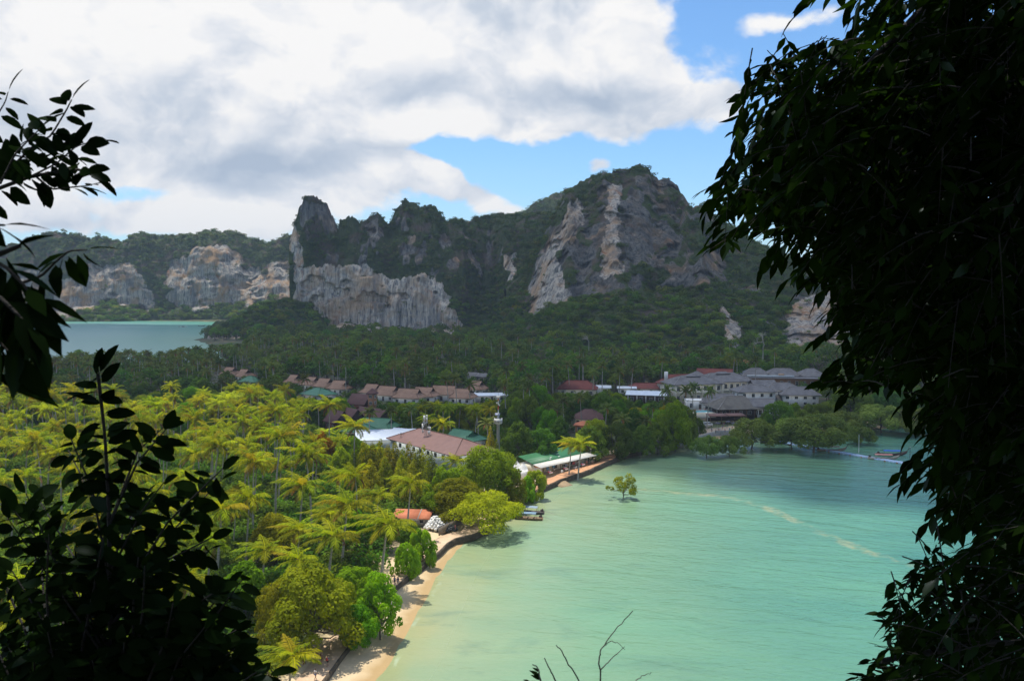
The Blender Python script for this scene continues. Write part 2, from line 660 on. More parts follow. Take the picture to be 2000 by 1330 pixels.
# surf: a broken white line lapping the sand
sf = t.m('ADD', t.attr('bay'), t.m('MULTIPLY', t.m('SUBTRACT', t.noise(p, .10, 3), .5), 5.0))
surf = t.m('MULTIPLY', t.mapr(t.m('ABSOLUTE', t.m('SUBTRACT', sf, 1.0)), .15, .55, 1, 0, True), t.mapr(t.noise(p, .11, 4), .52, .64))
c = t.mix(t.m('MULTIPLY', surf, .3), c, (.80, .76, .68))
w1 = t.noise(t.vmul(p, (.45, 1.0, 1)), .9, 4, .6, dist=.4)
rotn = t.new('ShaderNodeVectorRotate', rotation_type='Z_AXIS')
t.l.new(p, rotn.inputs['Vector'])
rotn.inputs['Angle'].default_value = .35
w2 = t.noise(t.vmul(rotn.outputs[0], (.22, .75, 1)), .28, 3, .55, dist=.5)
rel = t.m('ADD', t.m('MULTIPLY', w1, .35), w2)
rel = t.m('MULTIPLY', rel, t.mapr(t.attr('bay'), 5, 110, .5, 1.7))
c = t.mix(1.0, c, (.65, .86, .75), 'MULTIPLY')
b = principled(t, out, c, t.mapr(t.attr('bay'), -1, 30, .32, .16), t.bump(rel, .7, .9), 0, .5)
b.inputs['IOR'].default_value = 1.33
water = link('sea', mesh('sea', np.stack([X, Y, X * 0], 1), F, {'bay': DE, 'west_bay': DW, 'streak': FO}, True, [m]))
tag(water, 'turquoise sea of the two bays', kind='structure')

# ------------------------------------------------------------------ foliage
def leaf_mat(name, dark, lite, odd, transl=0.4, rough=.6, spec=.04, odd_at=.86):
    m, t, out = new_mat(name)
    r = t.rnd()
    tint = t.attr('tint')
    c = t.mix(tint, dark, lite)
    c = t.mix(t.mapr(r, odd_at, 1.0, 0, .75), c, odd)
    hs = t.new('ShaderNodeHueSaturation')
    t.put(hs.inputs['Hue'], t.mapr(t.m('FRACT', t.m('MULTIPLY', r, 7.31)), 0, 1, .468, .530))
    t.put(hs.inputs['Value'], t.mapr(t.m('FRACT', t.m('MULTIPLY', r, 13.7)), 0, 1, .62, 1.32))
    t.put(hs.inputs['Color'], c)
    c = hs.outputs[0]
    b = t.new('ShaderNodeBsdfPrincipled')
    t.put(b.inputs['Base Color'], c)
    b.inputs['Roughness'].default_value = rough
    b.inputs['Specular IOR Level'].default_value = spec
    tr = t.new('ShaderNodeBsdfTranslucent')
    t.put(tr.inputs[0], t.mix(1.0, c, (1.35, 1.25, .55), 'MULTIPLY'))
    ms = t.new('ShaderNodeMixShader')
    ms.inputs[0].default_value = transl
    t.l.new(b.outputs[0], ms.inputs[1])
    t.l.new(tr.outputs[0], ms.inputs[2])
    t.l.new(ms.outputs[0], out.inputs['Surface'])
    return m


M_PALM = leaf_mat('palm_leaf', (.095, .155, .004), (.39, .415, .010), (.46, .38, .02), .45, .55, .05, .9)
M_PALM_SHADE = leaf_mat('shaded_palm_leaf', (.055, .095, .018), (.15, .20, .045), (.18, .17, .05), .35, .55, .05, .92)  # duller copy of the palm leaf, middle-distance shade put into its colour
M_PALM_DRY = leaf_mat('dry_palm_leaf', (.16, .09, .03), (.30, .17, .05), (.3, .2, .08), .3, .6)
M_BROAD = leaf_mat('broad_leaf', (.045, .100, .009), (.125, .22, .018), (.16, .20, .02), .38)
M_BRIGHT = leaf_mat('bright_leaf', (.10, .22, .004), (.26, .42, .010), (.28, .36, .015), .42)
M_OLIVE = leaf_mat('olive_leaf', (.14, .185, .005), (.37, .40, .012), (.40, .36, .015), .44)
M_YELLOW = leaf_mat('yellow_leaf', (.32, .22, .006), (.55, .36, .015), (.5, .3, .02), .40)
M_FOREST = leaf_mat('forest_leaf', (.040, .085, .014), (.115, .185, .028), (.16, .20, .04), .32, odd_at=.8)
M_LIGHT = leaf_mat('light_leaf', (.06, .13, .010), (.17, .28, .02), (.24, .26, .03), .38)
M_MANGROVE = leaf_mat('mangrove_leaf', (.11, .17, .024), (.26, .33, .06), (.28, .32, .06), .35)
M_CLIFFVEG = leaf_mat('cliff_leaf', (.030, .062, .015), (.10, .155, .03), (.15, .15, .06), .28, odd_at=.74)


def bark_mat(name, a, b, s=4.0):
    m, t, out = new_mat(name)
    p = t.obj()
    n = t.noise(t.vmul(p, (1, 1, 4)), s, 5, .65)
    principled(t, out, t.mix(t.mapr(n, .35, .65), a, b), .85, t.bump(n, .5, .1))
    return m


M_BARK = bark_mat('bark', (.07, .055, .04), (.16, .13, .10))
M_PALMBARK = bark_mat('palm_bark', (.26, .235, .20), (.46, .42, .36), 1.2)


def unit(v):
    return v / (np.linalg.norm(v, axis=-1, keepdims=True) + 1e-9)


def leaf_quads(C, N, size, aspect=.6, r=None, fold=.0):
    """kite shaped leaves: centre, normal, length"""
    r = r or rng
    n = len(C)
    N = unit(N)
    t = unit(np.cross(N, r.normal(size=(n, 3))))
    b = np.cross(N, t)
    s = np.broadcast_to(np.asarray(size, float), (n,))[:, None]
    V = np.empty((n, 4, 3))
    V[:, 0] = C - t * s * .5
    V[:, 1] = C + b * s * aspect * .5 + N * s * fold
    V[:, 2] = C + t * s * .5
    V[:, 3] = C - b * s * aspect * .5 + N * s * fold
    F = np.arange(n * 4).reshape(n, 4)
    return V.reshape(-1, 3), F


def lobed(r, lobes, nleaf, leaf, aspect, hollow=.72):
    L = np.array([l[:3] for l in lobes])
    R = np.array([l[3] for l in lobes])
    sq = np.array([l[4] if len(l) > 4 else .8 for l in lobes])
    pick = r.choice(len(L), nleaf * 2, p=R ** 2 / (R ** 2).sum())
    d = unit(r.normal(size=(nleaf * 2, 3)) + np.array([0, 0, .35]))
    rad = R[pick] * (hollow + (1.12 - hollow) * r.random(nleaf * 2))
    off = d * rad[:, None]
    off[:, 2] *= sq[pick]
    C = L[pick] + off
    # leave out most of what lies deep inside another lobe
    keep = np.ones(len(C), bool)
    for k in range(len(L)):
        q = (C - L[k]) / np.array([1, 1, sq[k]])
        deep = (np.linalg.norm(q, axis=1) < R[k] * .68) & (pick != k)
        keep &= ~(deep & (r.random(len(C)) < .9))
    idx = np.nonzero(keep)[0][:nleaf]
    C, d, pick = C[idx], d[idx], pick[idx]
    N = d * .95 + r.normal(size=d.shape) * .34 + np.array([0, 0, .35])
    V, F = leaf_quads(C, N, leaf * (.65 + .7 * r.random(len(C))), aspect, r, .08)
    tl = r.random(len(L))
    tint = np.clip(.15 + .5 * tl[pick] + .5 * (r.random(len(C)) - .25), 0, 1)
    return V, F, tint


def make_tree(name, seed, R, H, th, nl, nleaf, leaf, mat, kind='round', aspect=.6):
    """returns (crown mesh, trunk mesh); R crown radius, H crown height, th clear trunk"""
    r = np.random.default_rng(seed)
    lobes = []
    if kind == 'round':
        for k in range(nl):
            a = 2.4 * k + r.random() * .8
            q = math.sqrt((k + .5) / nl)
            z = (1 - q ** 1.7) * .62 + .1 * r.random()
            rr = R * (.19 + .17 * r.random())
            q *= .85 + .3 * r.random()
            lobes.append((math.cos(a) * q * (R - rr * .8), math.sin(a) * q * (R - rr * .8), th + H * (.25 + z * .75) - rr * .3, rr, .75))
    elif kind == 'bushy':
        for k in range(nl):
            dz = -.3 + 1.3 * (k + .5) / nl
            q = math.sqrt(max(0, 1 - max(dz, 0) ** 2)) * (.55 + .4 * r.random())
            a = 2.4 * k + r.random() * .9
            if r.random() < .14:
                continue
            rr = R * (.13 + .20 * r.random() ** 1.5)
            q *= .8 + .38 * r.random()
            lobes.append((math.cos(a) * q * (R - rr * .6), math.sin(a) * q * (R - rr * .6), max(rr * .5, th + H * (.36 + .62 * dz * (.75 + .25 * r.random())) - rr * .4), rr, .8))
    elif kind == 'flat':
        for k in range(nl):
            a = 2.4 * k + r.random()
            q = math.sqrt((k + .5) / nl)
            rr = R * (.13 + .13 * r.random())
            q *= .8 + .35 * r.random()
            lobes.append((math.cos(a) * q * R * .9, math.sin(a) * q * R * .9, th + H * (.66 + .3 * r.random() - .62 * q * q), rr, .55))
    elif kind == 'spire':
        for k in range(nl):
            f = k / (nl - 1)
            a = 2.4 * k
            rr = R * (.50 * (1 - f) + .15)
            q = R * .62 * (1 - f) ** .8
            lobes.append((math.cos(a) * q, math.sin(a) * q, th + H * f, rr, 1.7))
    V, F, tint = lobed(r, lobes, nleaf, leaf, aspect)
    crown = mesh(name + '_crown', V, F, {'tint': tint}, mats=[mat])
    mb = MB()
    top = th + H * .45
    lean = r.normal(size=2) * .25
    zz = np.linspace(-.4, top, 6)
    pts = np.stack([lean[0] * (zz / top) ** 2 + .1 * r.normal(size=6), lean[1] * (zz / top) ** 2 + .1 * r.normal(size=6), zz], 1)
    rb = .035 * (th + H) * .75
    mb.tube(pts, np.linspace(rb, rb * .35, 6), 7)
    for k in range(0, len(lobes), max(1, len(lobes) // 9)):
        l = np.array(lobes[k][:3])
        f = .35 + .5 * r.random()
        s = pts[0] + (pts[-1] - pts[0]) * f
        midp = (s + l) / 2 + r.normal(size=3) * .2 + np.array([0, 0, -.1 * R])
        mb.tube([s, midp, l], [rb * .45, rb * .28, rb * .1], 5, False)
    return crown, mb.data(name + '_trunk', M_BARK)


WIND = np.array([-.80, .25, -.05])


def frond(r, az, e0, L, droop, wind=.16, nleaf=20, width=.13):
    ns = 9
    s = np.linspace(0, 1, ns)
    e = e0 - droop * s ** 1.25
    seg = L / (ns - 1)
    d = np.stack([np.cos(e), np.zeros(ns), np.sin(e)], 1)
    P = np.concatenate([[[0, 0, 0]], np.cumsum(d[:-1] * seg, 0)])
    ca, sa = math.cos(az), math.sin(az)
    Rz = np.array([[ca, -sa, 0], [sa, ca, 0], [0, 0, 1]])
    P = P @ Rz.T + WIND * (s ** 1.8)[:, None] * L * wind
    T = unit(np.gradient(P, axis=0))
    side = unit(np.cross(T, np.array([0, 0, 1.0]) + 0 * T) + 1e-6)
    nrm = np.cross(side, T)
    V, F, tint = [], [], []
    w = np.linspace(.10, .02, ns)
    for k in range(ns):
        V += [P[k] - side[k] * w[k], P[k] + side[k] * w[k]]
    for k in range(ns - 1):
        F.append((2 * k, 2 * k + 1, 2 * k + 3, 2 * k + 2))
        tint.append(.95)
    u = np.linspace(.13, .99, nleaf)
    base = .3 + .5 * r.random()
    for sg in (-1, 1):
        for q in u:
            k = q * (ns - 1)
            i = min(int(k), ns - 2)
            f = k - i
            p = P[i] * (1 - f) + P[i + 1] * f
            tt, sd, nn = T[i], side[i] * sg, nrm[i]
            ll = L * .245 * (math.sin(math.pi * (.12 + .84 * q)) ** .75) * (.85 + .3 * r.random())
            dr = unit(sd * (.9 - .25 * q) + tt * (.45 + .45 * q) - np.array([0, 0, .45 + .55 * r.random()]) + nn * .2 + WIND * wind * 1.6)
            n0 = len(V)
            mid = p + dr * ll * .5 + np.array([0, 0, ll * .06])
            wv = tt * width * (1 - .3 * q)
            V += [p, mid - wv, p + dr * ll - np.array([0, 0, ll * .13]), mid + wv]
            F.append((n0, n0 + 1, n0 + 2, n0 + 3))
            tint.append(min(1, max(0, base + .25 * r.normal())))
    return np.array(V), np.array(F), np.array(tint)


def palm_proto(seed, H, lean, nf=19, L=4.7, nleaf=20, parts=False, width=.13, wind=.16, mat=None):
    mat = mat or M_PALM
    r = np.random.default_rng(seed)
    z = np.linspace(0, 1, 9)
    pts = np.stack([lean[0] * z ** 1.7 + .2 * np.sin(3 * z + seed), lean[1] * z ** 1.7, z * H - .3], 1)
    rad = .15 + .13 * (1 - z) ** 2 + .03 * (1 - z)
    mb = MB().tube(pts, rad, 7)
    top = pts[-1]
    mb.tube([top - [0, 0, .3], top + [0, 0, .5]], [.26, .10], 6)
    trunk = mb.data('palm_trunk', M_PALMBARK, True)
    fr = []
    for k in range(nf):
        f = k / (nf - 1)
        az = 2.4 * k + r.normal() * .25
        e0 = 1.35 - 1.75 * f + .18 * r.normal()
        dry = f > .90
        V, F, t = frond(r, az, e0, L * (.72 + .33 * math.sin(math.pi * (.15 + .75 * f)) + .05 * r.normal()), 1.15 + .75 * r.random() - .3 * f + (.3 if dry else 0), wind * (.7 + .6 * r.random()), nleaf, width)
        V = V + top + np.array([0, 0, .3])
        fr.append((V, F, t, dry))
    if parts:
        fr = [(mesh('frond', V, F, {'tint': t}, mats=[M_PALM_DRY if d else mat])) for V, F, t, d in fr]
        return trunk, fr
    Vs, Fs, ts, mi, n = [], [], [], [], 0
    for V, F, t, d in fr:
        Vs.append(V)
        Fs.append(F + n)
        ts.append(t)
        mi.append(np.full(len(F), int(d)))
        n += len(V)
    return trunk, mesh('palm_crown', np.concatenate(Vs), np.concatenate(Fs), {'tint': np.concatenate(ts)}, mats=[mat, M_PALM_DRY], midx=np.concatenate(mi))


def join_data(name, datas, scale=1.0):
    """one mesh with several materials out of ready meshes (for scattered stuff)"""
    Vs, Fs, ts, mi, mats, n = [], {}, {}, {}, [], 0
    for me in datas:
        co = np.empty(len(me.vertices) * 3, np.float32)
        me.vertices.foreach_get('co', co)
        Vs.append(co.reshape(-1, 3) * scale)
        tt = np.full(len(me.polygons), .5, np.float32)
        if 'tint' in me.attributes:
            me.attributes['tint'].data.foreach_get('value', tt)
        base = len(mats)
        mats += list(me.materials)
        for p_, tv in zip(me.polygons, tt):
            k = p_.loop_total
            Fs.setdefault(k, []).append([i + n for i in p_.vertices])
            ts.setdefault(k, []).append(tv)
            mi.setdefault(k, []).append(base + p_.material_index)
        n += len(me.vertices)
    ks = list(Fs)
    return mesh(name, np.concatenate(Vs), [np.array(Fs[k]) for k in ks], {'tint': np.concatenate([ts[k] for k in ks])}, mats=mats, midx=np.concatenate([mi[k] for k in ks]))


def scatter(name, label, pts, scl, protos, rot=None, idx=None, seed=1):
    """one object of kind stuff: copies of the proto meshes on points"""
    r = np.random.default_rng(seed)
    n = len(pts)
    rot = r.random(n) * 6.283 if rot is None else rot
    idx = r.integers(0, len(protos), n) if idx is None else idx
    me = bpy.data.meshes.new(name)
    me.vertices.add(n)
    me.vertices.foreach_set('co', np.asarray(pts, np.float32).ravel())
    for k, v in (('scl', scl), ('rot', rot), ('idx', idx)):
        a = me.attributes.new(k, 'FLOAT', 'POINT')
        a.data.foreach_set('value', np.asarray(v, np.float32))
    o = link(name, me)
    tag(o, label, kind='stuff')
    ng = bpy.data.node_groups.new(name, 'GeometryNodeTree')
    ng.interface.new_socket('Geometry', in_out='INPUT', socket_type='NodeSocketGeometry')
    ng.interface.new_socket('Geometry', in_out='OUTPUT', socket_type='NodeSocketGeometry')
    gi, go = ng.nodes.new('NodeGroupInput'), ng.nodes.new('NodeGroupOutput')
    jn = ng.nodes.new('GeometryNodeJoinGeometry')

    def na(k):
        q = ng.nodes.new('GeometryNodeInputNamedAttribute')
        q.data_type = 'FLOAT'
        q.inputs['Name'].default_value = k
        return q.outputs[0]
    cx = ng.nodes.new('ShaderNodeCombineXYZ')
    ng.links.new(na('rot'), cx.inputs[2])
    for k, pm in enumerate(protos):
        po = bpy.data.objects.new(name + '_source', pm)
        oi = ng.nodes.new('GeometryNodeObjectInfo')
        oi.inputs[0].default_value = po
        ip = ng.nodes.new('GeometryNodeInstanceOnPoints')
        cm = ng.nodes.new('FunctionNodeCompare')
        cm.data_type = 'FLOAT'
        cm.operation = 'EQUAL'
        ng.links.new(na('idx'), cm.inputs[0])
        cm.inputs[1].default_value = float(k)
        cm.inputs['Epsilon'].default_value = .1
        ng.links.new(gi.outputs[0], ip.inputs['Points'])
        ng.links.new(cm.outputs[0], ip.inputs['Selection'])
        ng.links.new(oi.outputs['Geometry'], ip.inputs['Instance'])
        ng.links.new(cx.outputs[0], ip.inputs['Rotation'])
        ng.links.new(na('scl'), ip.inputs['Scale'])
        ng.links.new(ip.outputs[0], jn.inputs[0])
    ng.links.new(jn.outputs[0], go.inputs[0])
    md = o.modifiers.new('scatter', 'NODES')
    md.node_group = ng
    return o


# small crowns for forest seen from afar
FAR_TREES = []
M_BARE = leaf_mat('bare_twigs', (.10, .085, .07), (.20, .17, .14), (.2, .16, .12), .2)
for k, mt in enumerate((M_FOREST, M_FOREST, M_BROAD, M_FOREST, M_LIGHT, M_BROAD, M_FOREST, M_BARE)):
    c, tr = make_tree('far_tree', 100 + k, 4.6 + .35 * (k % 4), 7.5 + (k % 3), 3.5 - (k % 2) * 2, 15, 520 if k < 7 else 170, 1.0 if k < 7 else .8, mt, 'bushy' if k % 2 else 'round', .6 if k < 7 else .3)
    FAR_TREES.append(join_data('far_tree', [c, tr]))
BUSHES = []
for k in range(4):
    r_ = np.random.default_rng(60 + k)
    lobes = [(r_.normal() * 1.6, r_.normal() * 1.6, 1.2 + r_.random() * 1.6, 1.5 + r_.random() * .8) for _ in range(6)]
    V, F, tint = lobed(r_, lobes, 190, 1.0, .62)
    BUSHES.append(mesh('cliff_bush', V, F, {'tint': tint}, mats=[M_CLIFFVEG]))

for k, mt in enumerate((M_FOREST, M_BROAD, M_LIGHT, M_FOREST)):
    r_ = np.random.default_rng(66 + k)
    lobes = [(r_.normal() * 2.0, r_.normal() * 2.0, 2.4 + r_.random() * 2.4, 1.3 + r_.random() * 1.0) for _ in range(10)]
    V, F, tint = lobed(r_, lobes, 330, .95, .62)
    BUSHES.append(mesh('slope_tree', V, F, {'tint': tint}, mats=[mt]))

# ------------------------------------------------------------------ limestone mountains
def rock_mat(name, warm, bright):
    m, t, out = new_mat(name)
    p = t.pos()
    streak = t.noise(t.vmul(p, (1, 1, .035)), .32, 6, .68)
    fine = t.noise(t.vmul(p, (1, 1, .12)), .9, 5, .65)
    blot = t.noise(p, .030, 5, .6, dist=.6)
    blot2 = t.noise(t.vmul(p, (1, 1, .45)), .055, 5, .62, dist=.8)
    g = t.ramp(t.m('ADD', t.m('MULTIPLY', streak, .6), t.m('MULTIPLY', fine, .4)),
               [(.36, (.05, .055, .065)), (.44, (.20, .20, .205)), (.51, (.42, .38, .325)), (.59, (.58, .53, .46)), (.72, (.72, .67, .60))])
    g = t.mix(t.m('MULTIPLY', t.mapr(blot, .46, .62), warm), g, t.mix(fine, (.34, .19, .08), (.52, .34, .19)))
    g = t.mix(t.m('MULTIPLY', t.mapr(blot2, .60, .68), warm), g, (.36, .14, .045))
    g = t.mix(t.m('MULTIPLY', t.mapr(t.noise(t.vmul(p, (1, 1, .2)), .05, 5, .6), .52, .66), .75), g, t.mix(fine, (.07, .078, .09), (.17, .175, .185)))
    g = t.mix(1.0, g, (bright, bright, bright), 'MULTIPLY')
    g = t.mix(t.mapr(t.m('ADD', t.attr('pale'), t.m('MULTIPLY', t.m('SUBTRACT', t.m('ADD', t.m('MULTIPLY', blot, .5), t.m('MULTIPLY', t.noise(t.vmul(p, (1, 1, .10)), .11, 5, .62), .5)), .46), 3.0)), .2, .8), t.mix(1.0, g, (.29, .315, .345), 'MULTIPLY'), g)
    veg = t.mix(t.noise(p, .12, 6, .65), (.020, .038, .012), (.065, .09, .026))
    veg = t.mix(t.mapr(t.noise(p, .035, 5, .6), .5, .62), veg, (.085, .065, .05))
    rk = t.mapr(t.m('ADD', t.attr('rock'), t.m('MULTIPLY', t.m('SUBTRACT', t.noise(p, .20, 8, .7), .5), 1.1)), .45, .55)
    c = t.mix(rk, veg, g)
    h = t.m('ADD', t.m('MULTIPLY', streak, 2.2), t.m('ADD', t.m('MULTIPLY', fine, .7), t.noise(p, .25, 6, .6)))
    principled(t, out, c, .9, t.bump(h, .9, 1.6), 0, .2)
    return m


def mountain(name, label, rows, nx, polys, half=(), mat=None, veg=1.0, bush=1.0, jag=1.0, seed=0, nface=64, flute=5.0, grey_top=()):
    """rows: (px, py crest, Y crest, py face top, Y face top, py face foot, Y face foot, Y toe)"""
    R = np.array(rows, float)
    px = np.linspace(R[0, 0], R[-1, 0], nx)
    C = [np.interp(px, R[:, 0], R[:, k]) for k in range(8)]
    q = np.stack([px * .035 + seed * 9, px * 0, px * 0], 1)
    C[1] = C[1] + ((fbm(q * 3, 3) - .5) * 9 + (fbm(q * 9 + 40, 2) - .5) * 8) * jag
    C[3] = C[3] + (fbm(q * 1.7 + 5, 4) - .5) * 30
    C[5] = C[5] + (fbm(q * 1.7 + 15, 3) - .5) * 16
    C[3] = np.maximum(C[3], C[1] + 3)
    C[5] = np.maximum(C[5], C[3] + 3)

    def world(pxs, pys, Ys):
        u = (pxs - 1000) / FOC
        v = (665 - pys) / FOC
        tt = Ys / (cp_ + v * sp_)
        return np.stack([u * tt, Ys, CAM_H + (-sp_ + v * cp_) * tt], -1)
    A = world(px, C[5], C[7] * 0 + C[7])
    A[:, 2] = -1.0
    A[:, 0] = world(px, C[5], C[6])[:, 0]
    B = world(px, C[5], C[6])
    Cc = world(px, C[3], C[4])
    D = world(px, C[1], C[2])
    E = D.copy()
    E[:, 1] += (D[:, 2]) * .9 + 60
    E[:, 2] = -1
    low, top, back = 26, 46, 10
    parts = []
    s = np.linspace(0, 1, low, endpoint=False)[:, None, None]
    parts.append(A * (1 - s) + B * s + np.array([0, 0, 1.0]) * (s * (1 - s)) * 12)
    s = np.linspace(0, 1, nface, endpoint=False)[:, None, None]
    parts.append(B * (1 - s) + Cc * s + np.array([0, -1, 0]) * (np.sin(s * math.pi) * 4))
    s = np.linspace(0, 1, top)[:, None, None]
    parts.append(Cc * (1 - s) + D * s + np.array([0, 0, 1.0]) * np.sin(s * math.pi) * np.clip((D - Cc)[..., 1:2], 0, 150) * .13)
    s = np.linspace(0, 1, back + 1)[1:, None, None]
    parts.append(D * (1 - s) + E * s + np.array([0, 0, 1.0]) * np.sin(s * math.pi) * 18)
    G = np.concatenate(parts, 0)
    ny = G.shape[0]
    P = G.reshape(-1, 3)
    pp = proj(P)
    jx = pp[:, 0] + (fbm(np.stack([pp[:, 0] * .09, pp[:, 1] * .06, pp[:, 0] * 0 + 3 + seed], 1), 4) - .5) * 34
    jy = pp[:, 1] + (fbm(np.stack([pp[:, 0] * .16, pp[:, 1] * .025, pp[:, 0] * 0 + 9 + seed], 1), 5, .6) - .5) * 18
    rock = np.zeros(len(P))
    for pl in polys:
        rock = np.maximum(rock, in_poly(jx, jy, pl).astype(float))
    nz = fbm(P * np.array([.07, .07, .012]) + seed, 5, .6)
    pale = rock.copy()
    for pl, amt in half:
        rock = np.maximum(rock, in_poly(jx, jy, pl) * sstep(nz, .66 - amt * .3, .70 - amt * .3))
    row = np.repeat(np.arange(ny), nx)
    isback = row >= ny - back
    steep = (row >= low) & (row < low + nface)
    # displacement: flutes and ledges on rock, knolls on forest
    fl = fbm(P * np.array([.055, .055, .006]) + 3 * seed, 4) - .5
    ov = fbm(P * np.array([.02, .02, .045]) + 7, 4) - .5
    kn = fbm(P * .022 + 11 + seed, 4) - .5
    r_s = rock.reshape(ny, nx)
    for _ in range(2):
        r_s = (r_s + np.roll(r_s, 1, 0) + np.roll(r_s, -1, 0) + np.roll(r_s, 1, 1) + np.roll(r_s, -1, 1)) / 5
    r_s = r_s.ravel()
    small = fbm(P * np.array([.2, .2, .07]) + 5, 3) - .5
    amt = np.where(isback, .3, 1.0)
    hgt = np.clip(P[:, 2] / 12, 0, 1)
    P[:, 1] -= amt * hgt * (r_s * (fl * flute * 3.2 + ov * flute * 2.2 + small * 5) + (1 - r_s) * (kn * 26 + small * 3))
    cave = sstep(fbm(P * np.array([.045, .045, .06]) + 21 * seed, 3), .60, .68)
    P[:, 1] += amt * hgt * r_s * cave * 7
    P[:, 0] += amt * hgt * (1 - r_s) * (fbm(P * .03 + 31, 3) - .5) * 8
    P[:, 2] += amt * hgt * (1 - r_s) * (fbm(P * .04 + 51, 3) - .5) * 5 * sstep(row, 3, low)
    i = np.arange(ny * nx).reshape(ny, nx)
    F = np.stack([i[:-1, :-1], i[:-1, 1:], i[1:, 1:], i[1:, :-1]], -1).reshape(-1, 4)
    o = link(name, mesh(name, P, F, {'rock': r_s, 'pale': pale}, True, [mat]))
    tag(o, label, kind='structure')
    # forest on everything that is not bare rock
    tri = P[F]
    nrm = np.cross(tri[:, 2] - tri[:, 0], tri[:, 3] - tri[:, 1])
    area = .5 * np.linalg.norm(nrm, axis=1)
    onrock = r_s[F].mean(1) >= .35
    wgt = area * np.where(onrock, .07, 1.0) * ~isback[F[:, 0]]
    # bare streaks between the scrub on steep ground
    cen = tri.mean(1)
    scr = fbm(cen * np.array([.05, .05, .02]) + 77, 4)
    gt = np.zeros(len(cen))
    cpx = proj(cen)
    for pl, a in grey_top:
        gt = np.maximum(gt, in_poly(cpx[:, 0], cpx[:, 1], pl) * a)
    wgt = wgt * (1 - gt * (scr > .47))
    n = int(wgt.sum() / 22 * veg)
    r = np.random.default_rng(seed + 5)
    k = r.choice(len(F), n, p=wgt / wgt.sum())
    ab = r.random((n, 2))
    pts = tri[k, 0] + (tri[k, 1] - tri[k, 0]) * ab[:, :1] + (tri[k, 3] - tri[k, 0]) * ab[:, 1:]
    pts[:, 2] -= 1.2
    scl = (.42 + .95 * r.random(n) ** 2.2) * bush * np.where(onrock[k], .55, 1.0)
    return pts, scl, P


VEG_P, VEG_S = [], []
M_ROCK = rock_mat('limestone', .62, 1.2)
M_ROCK2 = rock_mat('limestone_orange', .75, .95)

M_ROCK3 = rock_mat('limestone_far', .95, .78)

# middle massif with the white climbing wall
M1 = [(566, 470, 1120, 540, 1108, 640, 1105, 1060), (574, 442, 1120, 500, 1106, 640, 1100, 1040), (590, 396, 1122, 520, 1100, 640, 1094, 1030), (600, 387, 1124, 522, 1098, 640, 1092, 1030), (613, 382, 1125, 520, 1098, 640, 1090, 1030), (628, 390, 1128, 520, 1098, 638, 1090, 1030),
      (640, 402, 1130, 518, 1096, 636, 1090, 1030), (651, 426, 1132, 518, 1096, 636, 1090, 1025), (659, 449, 1135, 520, 1096, 635, 1088, 1020), (665, 430, 1135, 520, 1096, 634, 1088, 1020), (680, 426, 1136, 522, 1096, 632, 1088, 1015), (692, 426, 1136, 522, 1096, 632, 1086, 1010),
      (701, 437, 1140, 520, 1094, 632, 1086, 1010), (716, 428, 1142, 520, 1094, 634, 1086, 1005), (737, 415, 1142, 528, 1094, 636, 1084, 1000), (751, 430, 1146, 540, 1094, 640, 1084, 1000), (760, 439, 1150, 546, 1094, 640, 1084, 1000), (774, 409, 1150, 545, 1092, 642, 1080, 1000),
      (793, 390, 1150, 540, 1092, 642, 1080, 1000), (806, 399, 1152, 536, 1090, 642, 1078, 1000), (825, 404, 1155, 536, 1088, 642, 1076, 995), (847, 404, 1160, 548, 1084, 642, 1072, 990), (858, 416, 1165, 560, 1080, 642, 1068, 985), (871, 431, 1170, 574, 1072, 642, 1060, 975),
      (890, 430, 1190, 598, 1062, 642, 1052, 960), (903, 431, 1200, 610, 1055, 645, 1048, 945), (910, 445, 1210, 600, 1060, 645, 1050, 930), (924, 427, 1215, 580, 1090, 645, 1050, 915), (960, 419, 1220, 560, 1120, 640, 1040, 890), (997, 420, 1215, 500, 1090, 625, 1015, 860), (1020, 422, 1200, 500, 1080, 620, 1000, 850), (1060, 417, 1190, 500, 1080, 620, 1000, 850), (1110, 430, 1180, 500, 1080, 620, 1000, 850)]
P1 = [[(577, 524), (640, 517), (690, 520), (715, 515), (735, 528), (765, 546), (800, 542), (820, 532), (850, 548), (870, 566), (885, 592), (898, 610), (899, 640), (880, 660), (570, 660), (573, 560)],
      [(570, 440), (590, 450), (594, 520), (570, 530)], [(985, 500), (1002, 495), (1012, 550), (1026, 585), (1024, 632), (996, 632), (1003, 590), (992, 560)]]
H1 = [([(650, 470), (980, 450), (990, 520), (900, 560), (800, 520), (640, 510)], .35), ([(585, 395), (650, 400), (660, 450), (600, 470)], .75), ([(712, 440), (740, 425), (752, 460), (735, 470), (715, 465)], 1.2), ([(768, 430), (788, 415), (797, 450), (768, 455)], 1.0)]
pts, scl, _ = mountain('limestone_massif', 'middle limestone massif with pillars on top and a pale streaked wall', M1, 470, P1, H1, M_ROCK, 1.1, .95, seed=1, nface=130, flute=4.5,
                       grey_top=[([(640, 450), (990, 430), (1000, 520), (640, 520)], .55), ([(575, 380), (860, 385), (860, 450), (575, 450)], .5)])
VEG_P.append(pts); VEG_S.append(scl)

